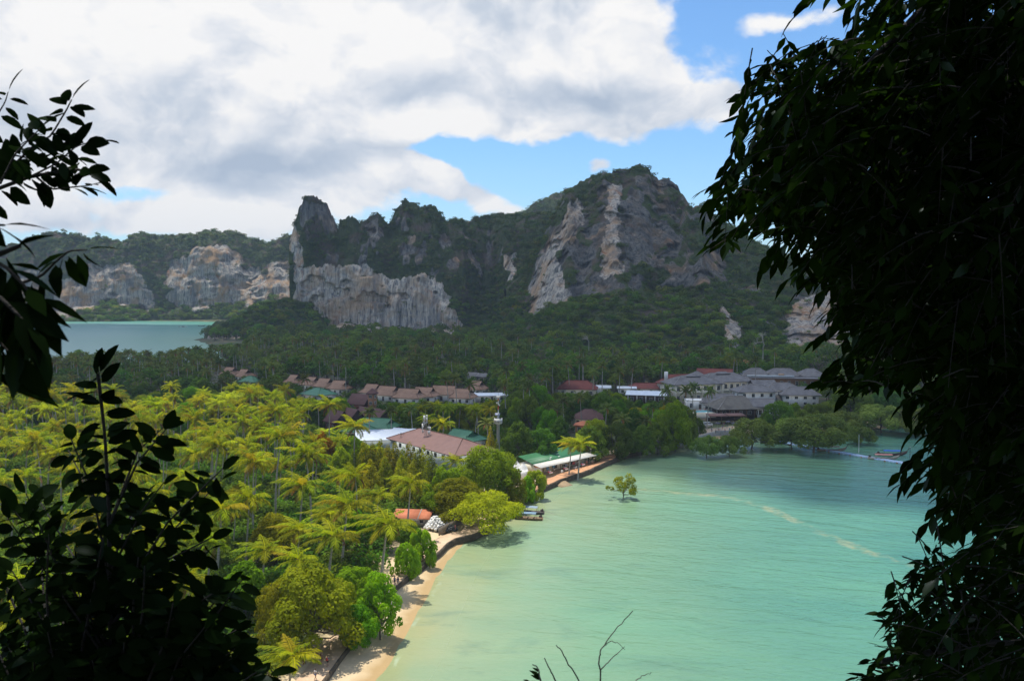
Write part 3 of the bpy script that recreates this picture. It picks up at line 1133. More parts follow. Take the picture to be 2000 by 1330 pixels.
# right mountain
M2 = [(985, 560, 960, 590, 930, 640, 880, 760), (1030, 520, 960, 560, 920, 618, 860, 740), (1050, 478, 965, 512, 905, 608, 850, 720), (1070, 448, 965, 478, 902, 598, 840, 705), (1087, 417, 965, 455, 900, 588, 830, 695), (1108, 378, 968, 430, 898, 584, 826, 690), (1134, 354, 970, 376, 948, 574, 822, 685), (1155, 346, 972, 368, 950, 568, 822, 680),
      (1179, 338, 975, 360, 953, 556, 822, 675), (1202, 334, 975, 356, 953, 545, 824, 670), (1216, 328, 978, 350, 956, 540, 826, 668), (1229, 329, 978, 351, 956, 545, 828, 665), (1247, 318, 980, 340, 958, 552, 830, 660), (1266, 325, 980, 347, 958, 560, 830, 655), (1276, 341, 980, 363, 958, 564, 830, 650), (1287, 350, 980, 372, 958, 566, 828, 645),
      (1302, 348, 980, 370, 958, 568, 826, 640), (1316, 354, 978, 376, 956, 570, 824, 635), (1326, 373, 975, 395, 953, 572, 820, 630), (1342, 404, 970, 430, 898, 572, 815, 625), (1352, 412, 970, 438, 890, 572, 810, 620), (1368, 415, 970, 441, 880, 570, 800, 612), (1420, 440, 960, 540, 850, 680, 700, 606), (1480, 480, 940, 560, 830, 690, 690, 604), (1530, 505, 930, 580, 800, 692, 690, 602),
      (1640, 540, 900, 590, 790, 692, 690, 600), (1760, 560, 880, 610, 780, 690, 690, 600), (1900, 590, 860, 630, 770, 690, 690, 590), (2150, 620, 840, 650, 750, 690, 680, 580), (2500, 640, 800, 660, 740, 690, 670, 560)]
P2 = [[(1040, 515), (1060, 492), (1080, 470), (1098, 440), (1115, 395), (1136, 388), (1136, 425), (1130, 455), (1104, 470), (1086, 492), (1090, 530), (1102, 560), (1118, 572), (1100, 592), (1070, 596), (1045, 618), (1034, 604), (1038, 550)],
      [(1188, 362), (1215, 358), (1212, 400), (1206, 450), (1214, 500), (1216, 534), (1196, 540), (1178, 548), (1174, 500), (1184, 440)],
      [(1404, 600), (1416, 592), (1430, 622), (1447, 634), (1440, 664), (1425, 682), (1410, 664), (1412, 630)],
      [(1530, 660), (1540, 618), (1552, 590), (1600, 570), (1660, 560), (1680, 640), (1640, 680), (1590, 685), (1546, 690)],
      [(1140, 640), (1152, 635), (1150, 660), (1140, 660)]]
H2 = [([(1060, 420), (1330, 400), (1360, 560), (1200, 570), (1060, 600)], .72), ([(1215, 420), (1330, 400), (1350, 560), (1215, 560)], .85), ([(1120, 350), (1250, 325), (1330, 360), (1345, 420), (1120, 440)], .62), ([(1060, 430), (1135, 360), (1180, 345), (1180, 480), (1070, 520)], .6), ([(1330, 380), (1400, 430), (1420, 560), (1340, 560)], .55), ([(1400, 560), (1700, 540), (1700, 660), (1400, 620)], .3)]
pts, scl, _ = mountain('limestone_mountain', 'tall limestone mountain on the right with cream and grey cliffs over wooded slopes', M2, 560, P2, H2, M_ROCK2, 1.2, 1.0, seed=2, nface=120, flute=5,
                       grey_top=[([(1090, 360), (1250, 330), (1340, 360), (1350, 560), (1090, 580)], .8)])
VEG_P.append(pts); VEG_S.append(scl)

# far cliffs across the west bay
M3 = [(-900, 520, 1900, 545, 1860, 620, 1840, 1720), (-300, 500, 1850, 530, 1800, 620, 1780, 1680), (0, 480, 1800, 530, 1750, 612, 1730, 1650), (40, 476, 1800, 530, 1750, 610, 1730, 1640), (54, 474, 1800, 530, 1750, 610, 1730, 1640), (72, 460, 1800, 530, 1750, 610, 1730, 1640), (102, 453, 1800, 530, 1745, 606, 1725, 1640), (132, 457, 1800, 528, 1745, 604, 1725, 1645), (156, 457, 1800, 526, 1740, 600, 1722, 1645), (174, 468, 1800, 526, 1740, 598, 1720, 1645),
      (192, 462, 1800, 526, 1745, 594, 1725, 1645), (222, 471, 1800, 525, 1745, 592, 1725, 1645), (240, 472, 1800, 523, 1745, 594, 1725, 1645), (255, 460, 1800, 522, 1745, 596, 1725, 1650), (276, 454, 1800, 524, 1745, 604, 1725, 1660), (297, 462, 1805, 526, 1755, 600, 1725, 1680), (324, 463, 1805, 524, 1755, 598, 1725, 1690), (345, 456, 1805, 512, 1750, 598, 1722, 1690), (372, 460, 1805, 505, 1750, 598, 1722, 1690), (399, 454, 1805, 490, 1750, 598, 1720, 1690), (441, 451, 1805, 486, 1750, 594, 1720, 1680),
      (474, 459, 1800, 520, 1750, 590, 1715, 1670), (495, 468, 1795, 528, 1750, 590, 1710, 1660), (522, 474, 1790, 524, 1745, 590, 1700, 1640), (540, 469, 1780, 520, 1740, 592, 1690, 1620), (570, 460, 1770, 518, 1735, 594, 1680, 1600), (640, 470, 1760, 520, 1730, 594, 1680, 1600)]
P3 = [[(198, 520), (268, 512), (284, 545), (290, 565), (302, 575), (298, 612), (280, 598), (262, 594), (235, 600), (226, 586), (196, 580)],
      [(328, 508), (366, 503), (374, 482), (432, 476), (466, 494), (474, 540), (498, 555), (498, 604), (470, 590), (440, 594), (400, 606), (375, 608), (346, 598), (326, 586)],
      [(470, 526), (502, 518), (522, 540), (522, 592), (495, 588), (474, 566)], [(522, 514), (566, 508), (578, 540), (570, 590), (545, 594), (524, 566)],
      [(160, 518), (200, 512), (202, 588), (182, 608), (158, 600)], [(100, 545), (160, 540), (165, 600), (130, 622), (105, 615)], [(20, 530), (80, 525), (80, 600), (20, 600)]]
pts, scl, _ = mountain('limestone_cliff', 'long row of limestone cliffs across the west bay', M3, 420, P3, [], M_ROCK3, .62, 1.35, seed=3, nface=56, flute=6.5)
VEG_P.append(pts); VEG_S.append(scl)

# wooded headland at the water and the distant sunlit hill
M5 = [(398, 668, 1085, 664, 1078, 664, 1072, 1062), (404, 655, 1088, 661, 1078, 664, 1072, 1058), (440, 641, 1090, 655, 1070, 662, 1062, 1045), (470, 622, 1095, 648, 1060, 662, 1052, 1030), (500, 604, 1100, 645, 1055, 662, 1045, 1010), (520, 596, 1110, 640, 1055, 660, 1040, 1000), (560, 586, 1120, 630, 1060, 655, 1030, 990), (600, 590, 1130, 630, 1060, 655, 1030, 990), (640, 610, 1130, 640, 1060, 655, 1030, 990)]
pts, scl, _ = mountain('headland', 'low wooded headland with dark rocks at the waterline', M5, 90, [[(398, 652), (475, 650), (475, 675), (398, 675)]], [], M_ROCK, 1.2, 1.0, seed=4, nface=14, flute=2)
VEG_P.append(pts); VEG_S.append(scl)
M4 = [(840, 470, 1750, 480, 1720, 600, 1690, 1500), (895, 430, 1750, 460, 1720, 600, 1690, 1500), (940, 432, 1750, 460, 1720, 600, 1690, 1500), (990, 428, 1750, 455, 1720, 600, 1690, 1500), (1010, 416, 1750, 455, 1720, 600, 1690, 1500), (1040, 400, 1750, 450, 1720, 600, 1690, 1500), (1062, 388, 1750, 440, 1720, 600, 1690, 1500), (1090, 376, 1750, 430, 1720, 600, 1690, 1500), (1112, 371, 1750, 430, 1720, 600, 1690, 1500), (1200, 380, 1750, 440, 1720, 600, 1690, 1500), (1400, 440, 1750, 470, 1720, 600, 1690, 1500)]
pts, scl, _ = mountain('distant_hill', 'sunlit wooded hill behind the ridge', M4, 120, [], [], M_ROCK, .6, 1.3, seed=6, nface=40)
VEG_P.append(pts); VEG_S.append(scl)
VP = np.concatenate(VEG_P)
rr_ = np.random.default_rng(3)
low_ = (VP[:, 2] < 22 + 40 * rr_.random(len(VP))) & (rr_.random(len(VP)) < .8)
vi = np.where(low_, 4 + rr_.integers(0, 4, len(VP)), rr_.integers(0, 4, len(VP)))
scatter('cliff_forest', 'dense forest and scrub clinging to the limestone mountains', VP, np.concatenate(VEG_S), BUSHES, idx=vi, seed=3)
print('cliff bushes', sum(map(len, VEG_P)))

# ------------------------------------------------------------------ the cloud overhead that keeps the resort and the cliffs in shade
def cloud_edge():
    """outline on the ground of the shade the photograph shows, front edge first"""
    a = [(-3000, 430), (-900, 405), (-420, 385), (-215, 368), (-150, 366), (-100, 338), (-62, 312), (-28, 304), (10, 302), (38, 290), (70, 254), (117, 216), (170, 202), (300, 190), (800, 200), (2600, 300)]
    b = [(2600, 1380), (900, 1360), (300, 1340), (-100, 1330), (-500, 1500), (-900, 1600), (-3000, 1650)]
    return a + b


CH = 2300.0
sh = CH / SUN_DIR.z
poly = np.array([(x + SUN_DIR.x * sh, y + SUN_DIR.y * sh) for x, y in cloud_edge()])
xs = np.arange(poly[:, 0].min() - 200, poly[:, 0].max() + 200, 22.0)
ys = np.arange(poly[:, 1].min() - 120, poly[:, 1].max() + 120, 22.0)
X, Y, F = grid(xs, ys)
d = -sdf(X, Y, poly) + (fbm(np.stack([X * .012, Y * .012, X * 0], 1), 4) - .5) * 46
th = np.sqrt(np.clip(d, 0, 250) / 250) * (90 + 130 * fbm(np.stack([X * .004, Y * .004, X * 0 + 4], 1), 4))
inside = d > 0
keep = inside[F].all(1)
n = len(X)
V = np.concatenate([np.stack([X, Y, CH + th], 1), np.stack([X, Y, CH - th * .25], 1)])
Fk = F[keep]
cnt = {}
for f in Fk:
    for a, b in ((f[0], f[1]), (f[1], f[2]), (f[2], f[3]), (f[3], f[0])):
        cnt[(a, b)] = 1
rim = [(b, a, a + n, b + n) for (a, b) in cnt if (b, a) not in cnt]
Fall = np.concatenate([Fk, Fk[:, ::-1] + n, np.array(rim)])
used, inv = np.unique(Fall, return_inverse=True)
m, t, out = new_mat('cloud_white')
df = t.new('ShaderNodeBsdfDiffuse')
df.inputs[0].default_value = (.9, .9, .9, 1)
tr = t.new('ShaderNodeBsdfTranslucent')
tr.inputs[0].default_value = (.9, .92, .95, 1)
ms = t.new('ShaderNodeMixShader')
ms.inputs[0].default_value = .5
t.l.new(df.outputs[0], ms.inputs[1])
t.l.new(tr.outputs[0], ms.inputs[2])
tp = t.new('ShaderNodeBsdfTransparent')
ms2 = t.new('ShaderNodeMixShader')
ms2.inputs[0].default_value = .43
t.l.new(ms.outputs[0], ms2.inputs[1])
t.l.new(tp.outputs[0], ms2.inputs[2])
t.l.new(ms2.outputs[0], out.inputs['Surface'])
cl = link('cloud', mesh('cloud', V[used], inv.reshape(-1, 4), None, True, [m]))
tag(cl, 'broad white cloud high above the bay', kind='stuff')

# ------------------------------------------------------------------ haze
mb = MB().box((0, 3200, 162), (9400, 7400, 336))
m, t, out = new_mat('haze_air')
pv = t.new('ShaderNodeVolumePrincipled')
pv.inputs['Color'].default_value = (.66, .82, 1.0, 1)
pv.inputs['Density'].default_value = HAZE_DENSITY
pv.inputs['Anisotropy'].default_value = 0.0
t.l.new(pv.outputs[0], out.inputs['Volume'])
haze = mb.build('haze', m)
tag(haze, 'thin sea haze', kind='stuff')

# ------------------------------------------------------------------ buildings
CLEAR = []          # (px0, px1, py below which nothing nearer may rise, depth)
FOOT = []           # (x, y, radius) kept free of trees


def tile_mat(name, a, b, rows=2.2, rough=.75, stain=.5):
    m, t, out = new_mat(name)
    p = t.obj()
    n = t.noise(p, .5, 5, .65)
    n2 = t.noise(t.vmul(p, (2.5, 2.5, .5)), 2.0, 4, .6)
    c = t.mix(t.mapr(t.m('ADD', t.m('MULTIPLY', n, .6), t.m('MULTIPLY', n2, .4)), .36, .64), a, b)
    c = t.mix(t.m('MULTIPLY', t.mapr(t.noise(p, .22, 4), .52, .7), stain), c, tuple(q * .45 for q in a))
    wv = t.new('ShaderNodeTexWave')
    wv.wave_type = 'BANDS'
    wv.bands_direction = 'Z'
    wv.inputs['Scale'].default_value = rows
    wv.inputs['Distortion'].default_value = .6
    t.l.new(p, wv.inputs['Vector'])
    principled(t, out, c, rough, t.bump(wv.outputs['Fac'], .5, .12), 0, .3)
    return m


R_BROWN = tile_mat('brown_roof', (.23, .135, .09), (.36, .225, .155))
R_LONG = tile_mat('long_brown_roof', (.145, .075, .06), (.19, .105, .088), 1.2, .6, .15)
R_MAROON = tile_mat('maroon_roof', (.075, .035, .035), (.13, .06, .055))
R_RED = tile_mat('red_roof', (.14, .035, .03), (.22, .06, .045))
R_GREEN = tile_mat('green_roof', (.045, .15, .085), (.075, .22, .13), 1.0, .55, .15)
R_SHACK = tile_mat('green_metal_roof', (.035, .14, .06), (.05, .195, .085), 1.0, .5, .2)
R_GREY = tile_mat('grey_roof', (.115, .112, .118), (.20, .196, .20), 2.6)
R_THATCH = tile_mat('thatch_roof', (.11, .102, .09), (.175, .165, .145), 3.0, .95)
R_WHITE = tile_mat('white_metal_roof', (.58, .64, .72), (.72, .77, .83), .8, .4, .08)
R_ORANGE = tile_mat('orange_roof', (.42, .13, .06), (.56, .20, .10), 2.4, .8, .1)
R_DECK = tile_mat('terrace_roof', (.16, .085, .07), (.22, .12, .10), 1.0)
RIDGE = {n_: plain(n_ + '_ridge', c_, .85, .3, 1.0) for n_, c_ in (('brown_roof', (.20, .12, .085)), ('long_brown_roof', (.16, .09, .075)), ('green_roof', (.06, .17, .10)), ('maroon_roof', (.18, .10, .09)), ('red_roof', (.20, .06, .05)), ('white_metal_roof', (.6, .65, .7)), ('orange_roof', (.5, .2, .12)))}
W_WHITE = plain('white_wall', (.78, .78, .76), .8, .15, .8)
W_CREAM = plain('cream_wall', (.76, .70, .56), .8, .18, .8)
W_BLUEW = plain('pale_blue_wall', (.56, .62, .66), .8, .18, .8)
W_WOOD = plain('brown_timber', (.16, .085, .045), .75, .35, 2.0)
W_DARK = plain('dark_timber', (.05, .03, .026), .7, .3, 2.0)
W_GREY = plain('grey_concrete', (.36, .35, .33), .9, .25, .6)
G_GLASS = plain('dark_glass', (.02, .026, .03), .12, .3, 1.0, 0, .6)
W_GABLE = plain('gable_timber', (.035, .022, .018), .8, .3, 2.0)
W_FRAME = plain('white_frame', (.7, .7, .68), .6, .1, 2.0)


def roof(parent, w, d, z, h, mat, kind='hip', over=.9, name='roof', gmat=None, ox=0, oy=0, thick=.22):
    W, D = w / 2 + over, d / 2 + over
    mb = MB()
    b = z - thick
    if kind == 'hip':
        r = max(.05, W - D * .92)
        V = [(-W, -D, z), (W, -D, z), (W, D, z), (-W, D, z), (-r, 0, z + h), (r, 0, z + h)]
        F = [(0, 1, 5, 4), (2, 3, 4, 5), (1, 2, 5), (3, 0, 4)]
        g = None
    elif kind == 'gable':
        V = [(-W, -D, z), (W, -D, z), (W, D, z), (-W, D, z), (-W, 0, z + h), (W, 0, z + h)]
        F = [(0, 1, 5, 4), (2, 3, 4, 5)]
        g = [[(W - .5, -D * .86, z), (W - .5, D * .86, z), (W - .5, 0, z + h * .86)], [(-W + .5, D * .86, z), (-W + .5, -D * .86, z), (-W + .5, 0, z + h * .86)]]
    elif kind == 'gablet':
        f = .52
        xf = W - D * .72 * f * 1.3
        rr = xf + .5
        y1, z1 = D * (1 - f), z + h * f
        V = [(-W, -D, z), (W, -D, z), (W, D, z), (-W, D, z), (-xf, -y1, z1), (xf, -y1, z1), (xf, y1, z1), (-xf, y1, z1), (-rr, 0, z + h), (rr, 0, z + h),
             (rr, -y1, z1), (rr, y1, z1), (-rr, -y1, z1), (-rr, y1, z1)]
        F = [(0, 1, 5, 4), (2, 3, 7, 6), (1, 2, 6, 5), (3, 0, 4, 7), (12, 10, 9, 8), (11, 13, 8, 9)]
        g = [[(xf, -y1 * .93, z1 + .05), (xf, y1 * .93, z1 + .05), (xf, 0, z + h * .97)], [(-xf, y1 * .93, z1 + .05), (-xf, -y1 * .93, z1 + .05), (-xf, 0, z + h * .97)]]
    elif kind == 'shed':
        V = [(-W, -D, z), (W, -D, z), (W, D, z + h), (-W, D, z + h)]
        F = [(0, 1, 2, 3)]
        g = None
    V = [(x + ox, y + oy, q) for x, y, q in V]
    mb.add(V, F)
    # fascia and soffit
    e = [V[0], V[1], V[2], V[3]]
    lo = [(x, y, q - thick) for x, y, q in e]
    mb.add(e + lo, [(0, 4, 5, 1), (1, 5, 6, 2), (2, 6, 7, 3), (3, 7, 4, 0), (4, 7, 6, 5)])
    o = mb.build(name, mat, parent)
    if kind in ('hip', 'gablet') and w > 7 and name == 'roof':
        ln = [(4, 5), (0, 4), (1, 5), (2, 5), (3, 4)] if kind == 'hip' else [(8, 9), (0, 4), (1, 5), (2, 6), (3, 7)]
        rm = MB()
        for i_, j_ in ln:
            rm.tube([np.array(V[i_]) + [0, 0, .04], np.array(V[j_]) + [0, 0, .06]], .13, 5)
        rm.build('ridge_cap', RIDGE.get(mat.name) or plain('ridge_tile', (.34, .32, .31), .85, .3, 1.0), o)
    if g:
        for tri in g:
            tri = [(x + ox, y + oy, q) for x, y, q in tri]
            sx = .12 if tri[0][0] - ox > 0 else -.12
            back = [(x - sx, y, q) for x, y, q in tri]
            MB().add(tri + back, [(0, 1, 2), (5, 4, 3), (0, 3, 4, 1), (1, 4, 5, 2), (2, 5, 3, 0)]).build('gable', gmat or W_GABLE, o)
    return o


def window(parent, x, y, z, w, h, face='front', name='window', mat=None, frame=None):
    """a pane recessed in a frame standing 5 cm proud of the wall at (x, y); face: front (-y), right (+x), left (-x)"""
    def bx(mb, cx, cz, sx, sz, depth, off):
        if face == 'front':
            mb.box((x + cx, y - off, z + cz), (sx, depth, sz))
        elif face == 'right':
            mb.box((x + off, y + cx, z + cz), (depth, sx, sz))
        else:
            mb.box((x - off, y + cx, z + cz), (depth, sx, sz))
    mb = MB()
    bx(mb, 0, 0, w, h, .06, .02)
    o = mb.build(name, mat or G_GLASS, parent)
    mb = MB()
    t = .09
    bx(mb, -w / 2, 0, t, h + t, .12, .045)
    bx(mb, w / 2, 0, t, h + t, .12, .045)
    bx(mb, 0, h / 2, w - t, t, .12, .045)
    bx(mb, 0, -h / 2, w - t, t, .12, .045)
    if w > 1.2:
        bx(mb, 0, 0, .06, h - t, .10, .04)
    mb.build('frame', frame or W_FRAME, o)
    return o


def house(label, px, py, w, d, wh, rh, kind='gablet', rz=-.5, rmat=None, wmat=None, name='chalet', cat='house', group=None, nwin=3, floors=1, base=2.6, over=.9, clear=.5, stilts=False,
          door=True, gmat=None, frame=None):
    """placed so that the middle of its ridge lies at (px, py) of the photograph"""
    P = gp(px, py, base + wh + rh)
    o = thing(name, label, cat, (P.x, P.y, base), rz, group)
    z0 = 0.0
    if stilts:
        z0 = 1.2
        for sx in (-1, 0, 1):
            for sy in (-1, 1):
                MB().box((sx * (w / 2 - .3), sy * (d / 2 - .3), .5), (.25, .25, 1.6)).build('post', W_WOOD, o)
    MB().box((0, 0, (z0 + wh) / 2 - .3), (w, d, wh - z0 + .6 - .02)).build('wall', wmat, o)
    roof(o, w, d, wh, rh, rmat, kind, over, gmat=gmat)
    fh = (wh - z0) / floors
    for fl in range(floors):
        zc = z0 + fh * (fl + .52)
        for k in range(nwin):
            x = -w / 2 + w * (k + .5) / nwin
            if door and fl == 0 and k == nwin // 2:
                window(o, x, -d / 2, z0 + fh * .42, 1.3, min(2.3, fh * .8), name='door', mat=W_DARK, frame=frame)
            else:
                window(o, x, -d / 2, zc, min(1.5, w / nwin * .55), fh * .46, frame=frame)
        for k in range(max(1, nwin // 2)):
            y = -d / 2 + d * (k + .5) / max(1, nwin // 2)
            window(o, w / 2, y, zc, 1.3, fh * .46, 'right', frame=frame)
            window(o, -w / 2, y, zc, 1.3, fh * .46, 'left', frame=frame)
    hw = (abs(math.cos(rz)) * w + abs(math.sin(rz)) * d) / 2 * FOC / P.y
    top = proj([[P.x, P.y, base + wh + rh]])[0, 1]
    bot = proj([[P.x, P.y, base + wh * (1 - clear)]])[0, 1]
    CLEAR.append((px - hw, px + hw, bot, P.y - d * .4))
    FOOT.append((P.x, P.y, max(w, d) * .5 + .8))
    return o


cg = 'brown roofed chalets in a row among the palms'
for (px, py, rz, w_, lab) in [
        (450, 717, -.4, 10, 'brown roofed chalet at the far left end of the row'),
        (478, 721, -.45, 9, 'brown roofed chalet just right of the leftmost one, above a green roof'),
        (575, 732, -.55, 9, 'small brown roofed chalet alone left of a tall dark palm'),
        (609, 736, -.5, 10, 'brown roofed chalet rising right behind the green hipped roof'),
        (635, 739, -.5, 11, 'brown roofed chalet between two like it, right of the green hipped roof'),
        (664, 743, -.5, 12, 'brown roofed chalet at the right end of the three beside the green hipped roof'),
        (728, 750, -.5, 11, 'brown roofed chalet behind the small wooden lookout tower'),
        (758, 754, -.5, 14, 'brown roofed chalet with white walls just right of the small wooden lookout tower'),
        (799, 759, -.35, 15, 'wide brown roofed chalet with white walls in the middle of the row'),
        (829, 756, -.35, 13, 'brown roofed chalet with a dark gable, right of the widest chalet'),
        (868, 753, -.3, 16, 'brown roofed chalet partly behind tall palms left of the long white roof'),
        (904, 759, -.3, 12, 'brown roofed chalet behind the palm trunks right beside the long white roof'),
        (932, 744, -.5, 9, 'small brown roofed chalet above the long white roof')]:
    house(lab, px, py, w_ * .92, 8.5, 3.3, 4.2, 'gablet', rz, R_BROWN, W_WHITE, group=cg, clear=.3 if py < 749 else .75)
mg = 'dark maroon Thai houses below the brown chalets'
for (px, py, rz, lab) in [(660, 801, -.9, 'dark maroon Thai house at the left end of its row'), (687, 797, -.9, 'dark maroon Thai house, second in its row with a steep pointed gable'),
                          (716, 795, -.9, 'dark maroon Thai house, tallest and third in its row'), (741, 798, -.9, 'dark maroon Thai house with reddish wall at the right end of its row'),
                          (705, 769, -.5, 'dark maroon Thai house in front of the chalets, under the small lookout tower')]:
    house(lab, px, py, 9, 7, 3.4, 4.6, 'gable', rz, R_MAROON, plain('maroon_wall', (.16, .05, .04), .8), group=mg, nwin=2, name='thai_house', gmat=W_GABLE, base=2.4)
house('small wooden lookout tower with a pointed maroon roof and lit orange windows', 727, 758, 3.0, 3.0, 9.0, 2.4, 'hip', -.4, R_MAROON, plain('tan_timber', (.32, .16, .08)), name='lookout_tower', cat='tower', nwin=1, floors=3, door=False, over=.7)
gg = 'green roofed bungalows'
for (px, py, w_, d_, rz, kind, lab) in [(489, 734, 10, 8, -.3, 'hip', 'green roofed bungalow at the far left below two brown roofs'), (622, 757, 14, 11, -.7, 'hip', 'green hipped roof bungalow right of a tall dark palm'),
                                        (737, 816, 15, 9, -.4, 'gablet', 'green roofed bungalow behind two dark palms, above the white metal roof'), (700, 824, 10, 8, -.4, 'hip', 'low green roofed bungalow left of the two dark palms'),
                                        (905, 839, 13, 10, -.75, 'gablet', 'green roofed bungalow right of the long brown roof')]:
    house(lab, px, py, w_, d_, 3.2, 3.2, kind, rz, R_GREEN, W_WHITE, group=gg, name='bungalow', gmat=R_GREEN)
house('broad white metal roof left of the long brown roof', 754, 838, 20, 14, 4.5, 2.6, 'gable', .15, R_WHITE, W_BLUEW, name='metal_roof_hall', cat='building', gmat=W_BLUEW, nwin=4)
house('small white metal roof tucked behind the corner of the long brown roof', 786, 836, 6, 6, 4.4, 1.6, 'gable', -.5, R_WHITE, W_BLUEW, name='metal_roof_shed', cat='shed', gmat=W_BLUEW, nwin=1)
lb = house('long two storey white building under a big brown roof', 860, 846, 40, 15, 6.2, 3.6, 'hip', -.92, R_LONG, W_BLUEW, name='long_building', cat='building', nwin=9, floors=2, over=1.1, clear=.85)
for k in range(5):
    MB().box((-16 + k * 7.6, -7.65, 3.0), (.28, .22, 6.0)).build('downpipe', W_FRAME, lb)
house('long low white roof below the small brown chalet', 950, 767, 20, 8, 3.0, 1.0, 'gable', .12, R_WHITE, W_WHITE, name='white_hall', cat='building', nwin=4, gmat=W_WHITE)
sg = 'small grey huts in the forest'
house('small grey hut in the forest, left of a pair', 925, 727, 6, 5, 3.0, 2.2, 'gable', -.5, R_GREY, W_WHITE, name='hut', cat='hut', group=sg, nwin=1, gmat=W_WHITE)
house('small grey hut in the forest, right of a pair', 946, 729, 6, 5, 3.0, 2.0, 'gable', -.5, R_GREY, W_GREY, name='hut', cat='hut', group=sg, nwin=1, gmat=W_GREY)
house('long maroon roofed house with cream walls behind tall palms', 1128, 743, 20, 10, 4.0, 4.2, 'hip', -.15, R_RED, W_CREAM, name='resort_house', cat='house', nwin=4, floors=1)
house('low white roof just right of the long maroon roof', 1164, 752, 15, 8, 3.6, 1.0, 'gable', -.1, R_WHITE, W_WHITE, name='white_hall', cat='building', nwin=3, gmat=W_WHITE)
house('low maroon roof behind the big white hall roof', 1262, 748, 20, 9, 3.2, 2.6, 'hip', -.1, R_RED, W_WHITE, name='resort_house', cat='house', nwin=4)
house('small white roof left of the big white hall roof', 1224, 754, 9, 6, 3.4, .9, 'gable', -.1, R_WHITE, W_WHITE, name='white_shed', cat='shed', nwin=2, gmat=W_WHITE)
bw = house('big plain white roof on dark open posts among trees', 1264, 763, 19, 11, 4.2, 1.6, 'gable', -.25, R_WHITE, W_DARK, name='open_hall', cat='building', nwin=4, gmat=W_WHITE, clear=.8)
for k in range(5):
    MB().box((-9 + k * 4.5, -6.1, 2.0), (.3, .3, 4.3)).build('post', W_WHITE, bw)
house('dark red hipped roof with a pale ridge half hidden in trees', 1150, 799, 12, 9, 3.0, 3.6, 'hip', -.5, R_MAROON, W_CREAM, name='hidden_house', cat='house', nwin=2)
house('small orange walled house under the dark red hipped roof', 1140, 822, 6, 5, 3.2, 1.4, 'hip', -.2, R_ORANGE, plain('orange_wall', (.5, .22, .1)), name='hidden_house', cat='house', nwin=2)
house('small orange roofed hut with bluish walls high against the forest', 1455, 703, 6, 5, 4.5, 2.0, 'hip', .2, R_ORANGE, W_BLUEW, name='forest_hut', cat='hut', nwin=1, base=3)

# hotel by the mangroves
hg = 'grey roofed hotel wings'
for (px, py, w_, d_, wh, rh, rz, kind, fl, nw, lab) in [
        (1352, 733, 26, 15, 9.2, 3.8, .25, 'hip', 2, 7, 'two storey hotel wing with grey roof, leftmost, below the square pavilion'),
        (1410, 728, 27, 15, 9.6, 4.0, .25, 'hip', 2, 8, 'two storey hotel wing with grey roof and long white balcony front'),
        (1452, 738, 12, 10, 7.0, 3.0, .2, 'hip', 2, 3, 'narrow hotel wing with brownish grey roof right of the long balcony front'),
        (1489, 742, 16, 11, 7.2, 3.2, .1, 'gablet', 2, 4, 'hotel wing with stepped grey roof just below the broad flat roofed block'),
        (1472, 751, 18, 11, 7.2, 3.0, .1, 'hip', 2, 4, 'hotel wing with grey hipped roof left of another, above small garden roofs'),
        (1527, 747, 17, 11, 7.2, 3.2, -.1, 'hip', 2, 4, 'hotel wing with grey hipped roof near the dark leaves at right'),
        (1560, 755, 17, 10, 5.6, 3.6, -.1, 'hip', 2, 4, 'hotel wing with grey hipped roof mostly behind the dark hanging leaves')]:
    o = house(lab, px, py, w_, d_, wh, rh, kind, rz, R_GREY, W_CREAM if fl == 2 and w_ > 20 else W_WHITE, name='hotel_wing', cat='hotel', group=hg, nwin=nw, floors=fl, over=1.3, clear=.8, door=False)
    if w_ > 20:
        roof(o, w_ * .26, 3.0, wh + rh - .3, 1.0, R_GREY, 'hip', .5, 'roof_vent')
        for k in range(nw + 1):
            MB().box((-w_ / 2 + w_ * k / nw, -d_ / 2 - .9, wh / 2 - .2), (.45, .45, wh)).build('pillar', W_CREAM, o)
        for zf in (.1, wh / 2):
            MB().box((0, -d_ / 2 - .95, zf + .5), (w_, .14, .95)).build('balcony', W_CREAM, o)
hb = house('broad flat grey roofed hotel block with three hipped roofs on top', 1528, 733, 50, 20, 7.0, .6, 'hip', -.12, R_GREY, W_WOOD, name='hotel_block', cat='hotel', nwin=12, floors=1, over=2.0, door=False, clear=.6)
for ox, ww in ((-15, 17), (0, 21), (16, 16)):
    roof(hb, ww, 13, 7.55, 4.0, R_GREY, 'hip', .6, 'roof', ox=ox, oy=1.5)
MB().box((-8, -8.5, 7.9), (26, 1.6, .8)).build('skylight', W_BLUEW, hb)
MB().box((-2, -8.0, 8.6), (3, 2, 1.4)).build('roof_box', plain('tan_box', (.45, .3, .2)), hb)
house('square grey pavilion roof on white walls left of the red roofs', 1361, 725, 8, 8, 9.5, 3.0, 'hip', .2, R_GREY, W_WHITE, name='pavilion', cat='pavilion', nwin=2, floors=2, door=False)
house('big dark red roof behind the balcony wing', 1396, 720, 24, 12, 7.5, 5.0, 'gablet', -.3, R_RED, W_CREAM, name='red_roofed_block', cat='building', nwin=4, gmat=R_RED)
rb = house('dark red roof with a white chimney left of the hotel', 1322, 731, 18, 11, 6.5, 4.6, 'gablet', .3, R_RED, W_CREAM, name='red_roofed_block', cat='building', nwin=4, gmat=R_RED)
MB().box((-7.5, -2, 10.2), (1.6, 1.2, 5.5)).build('chimney', W_WHITE, rb)
house('long grey restaurant roof with ridge vent left of the thatched hall', 1404, 769, 17, 10, 4.4, 3.6, 'gablet', -.05, R_GREY, W_WHITE, name='restaurant_wing', cat='restaurant', nwin=4)
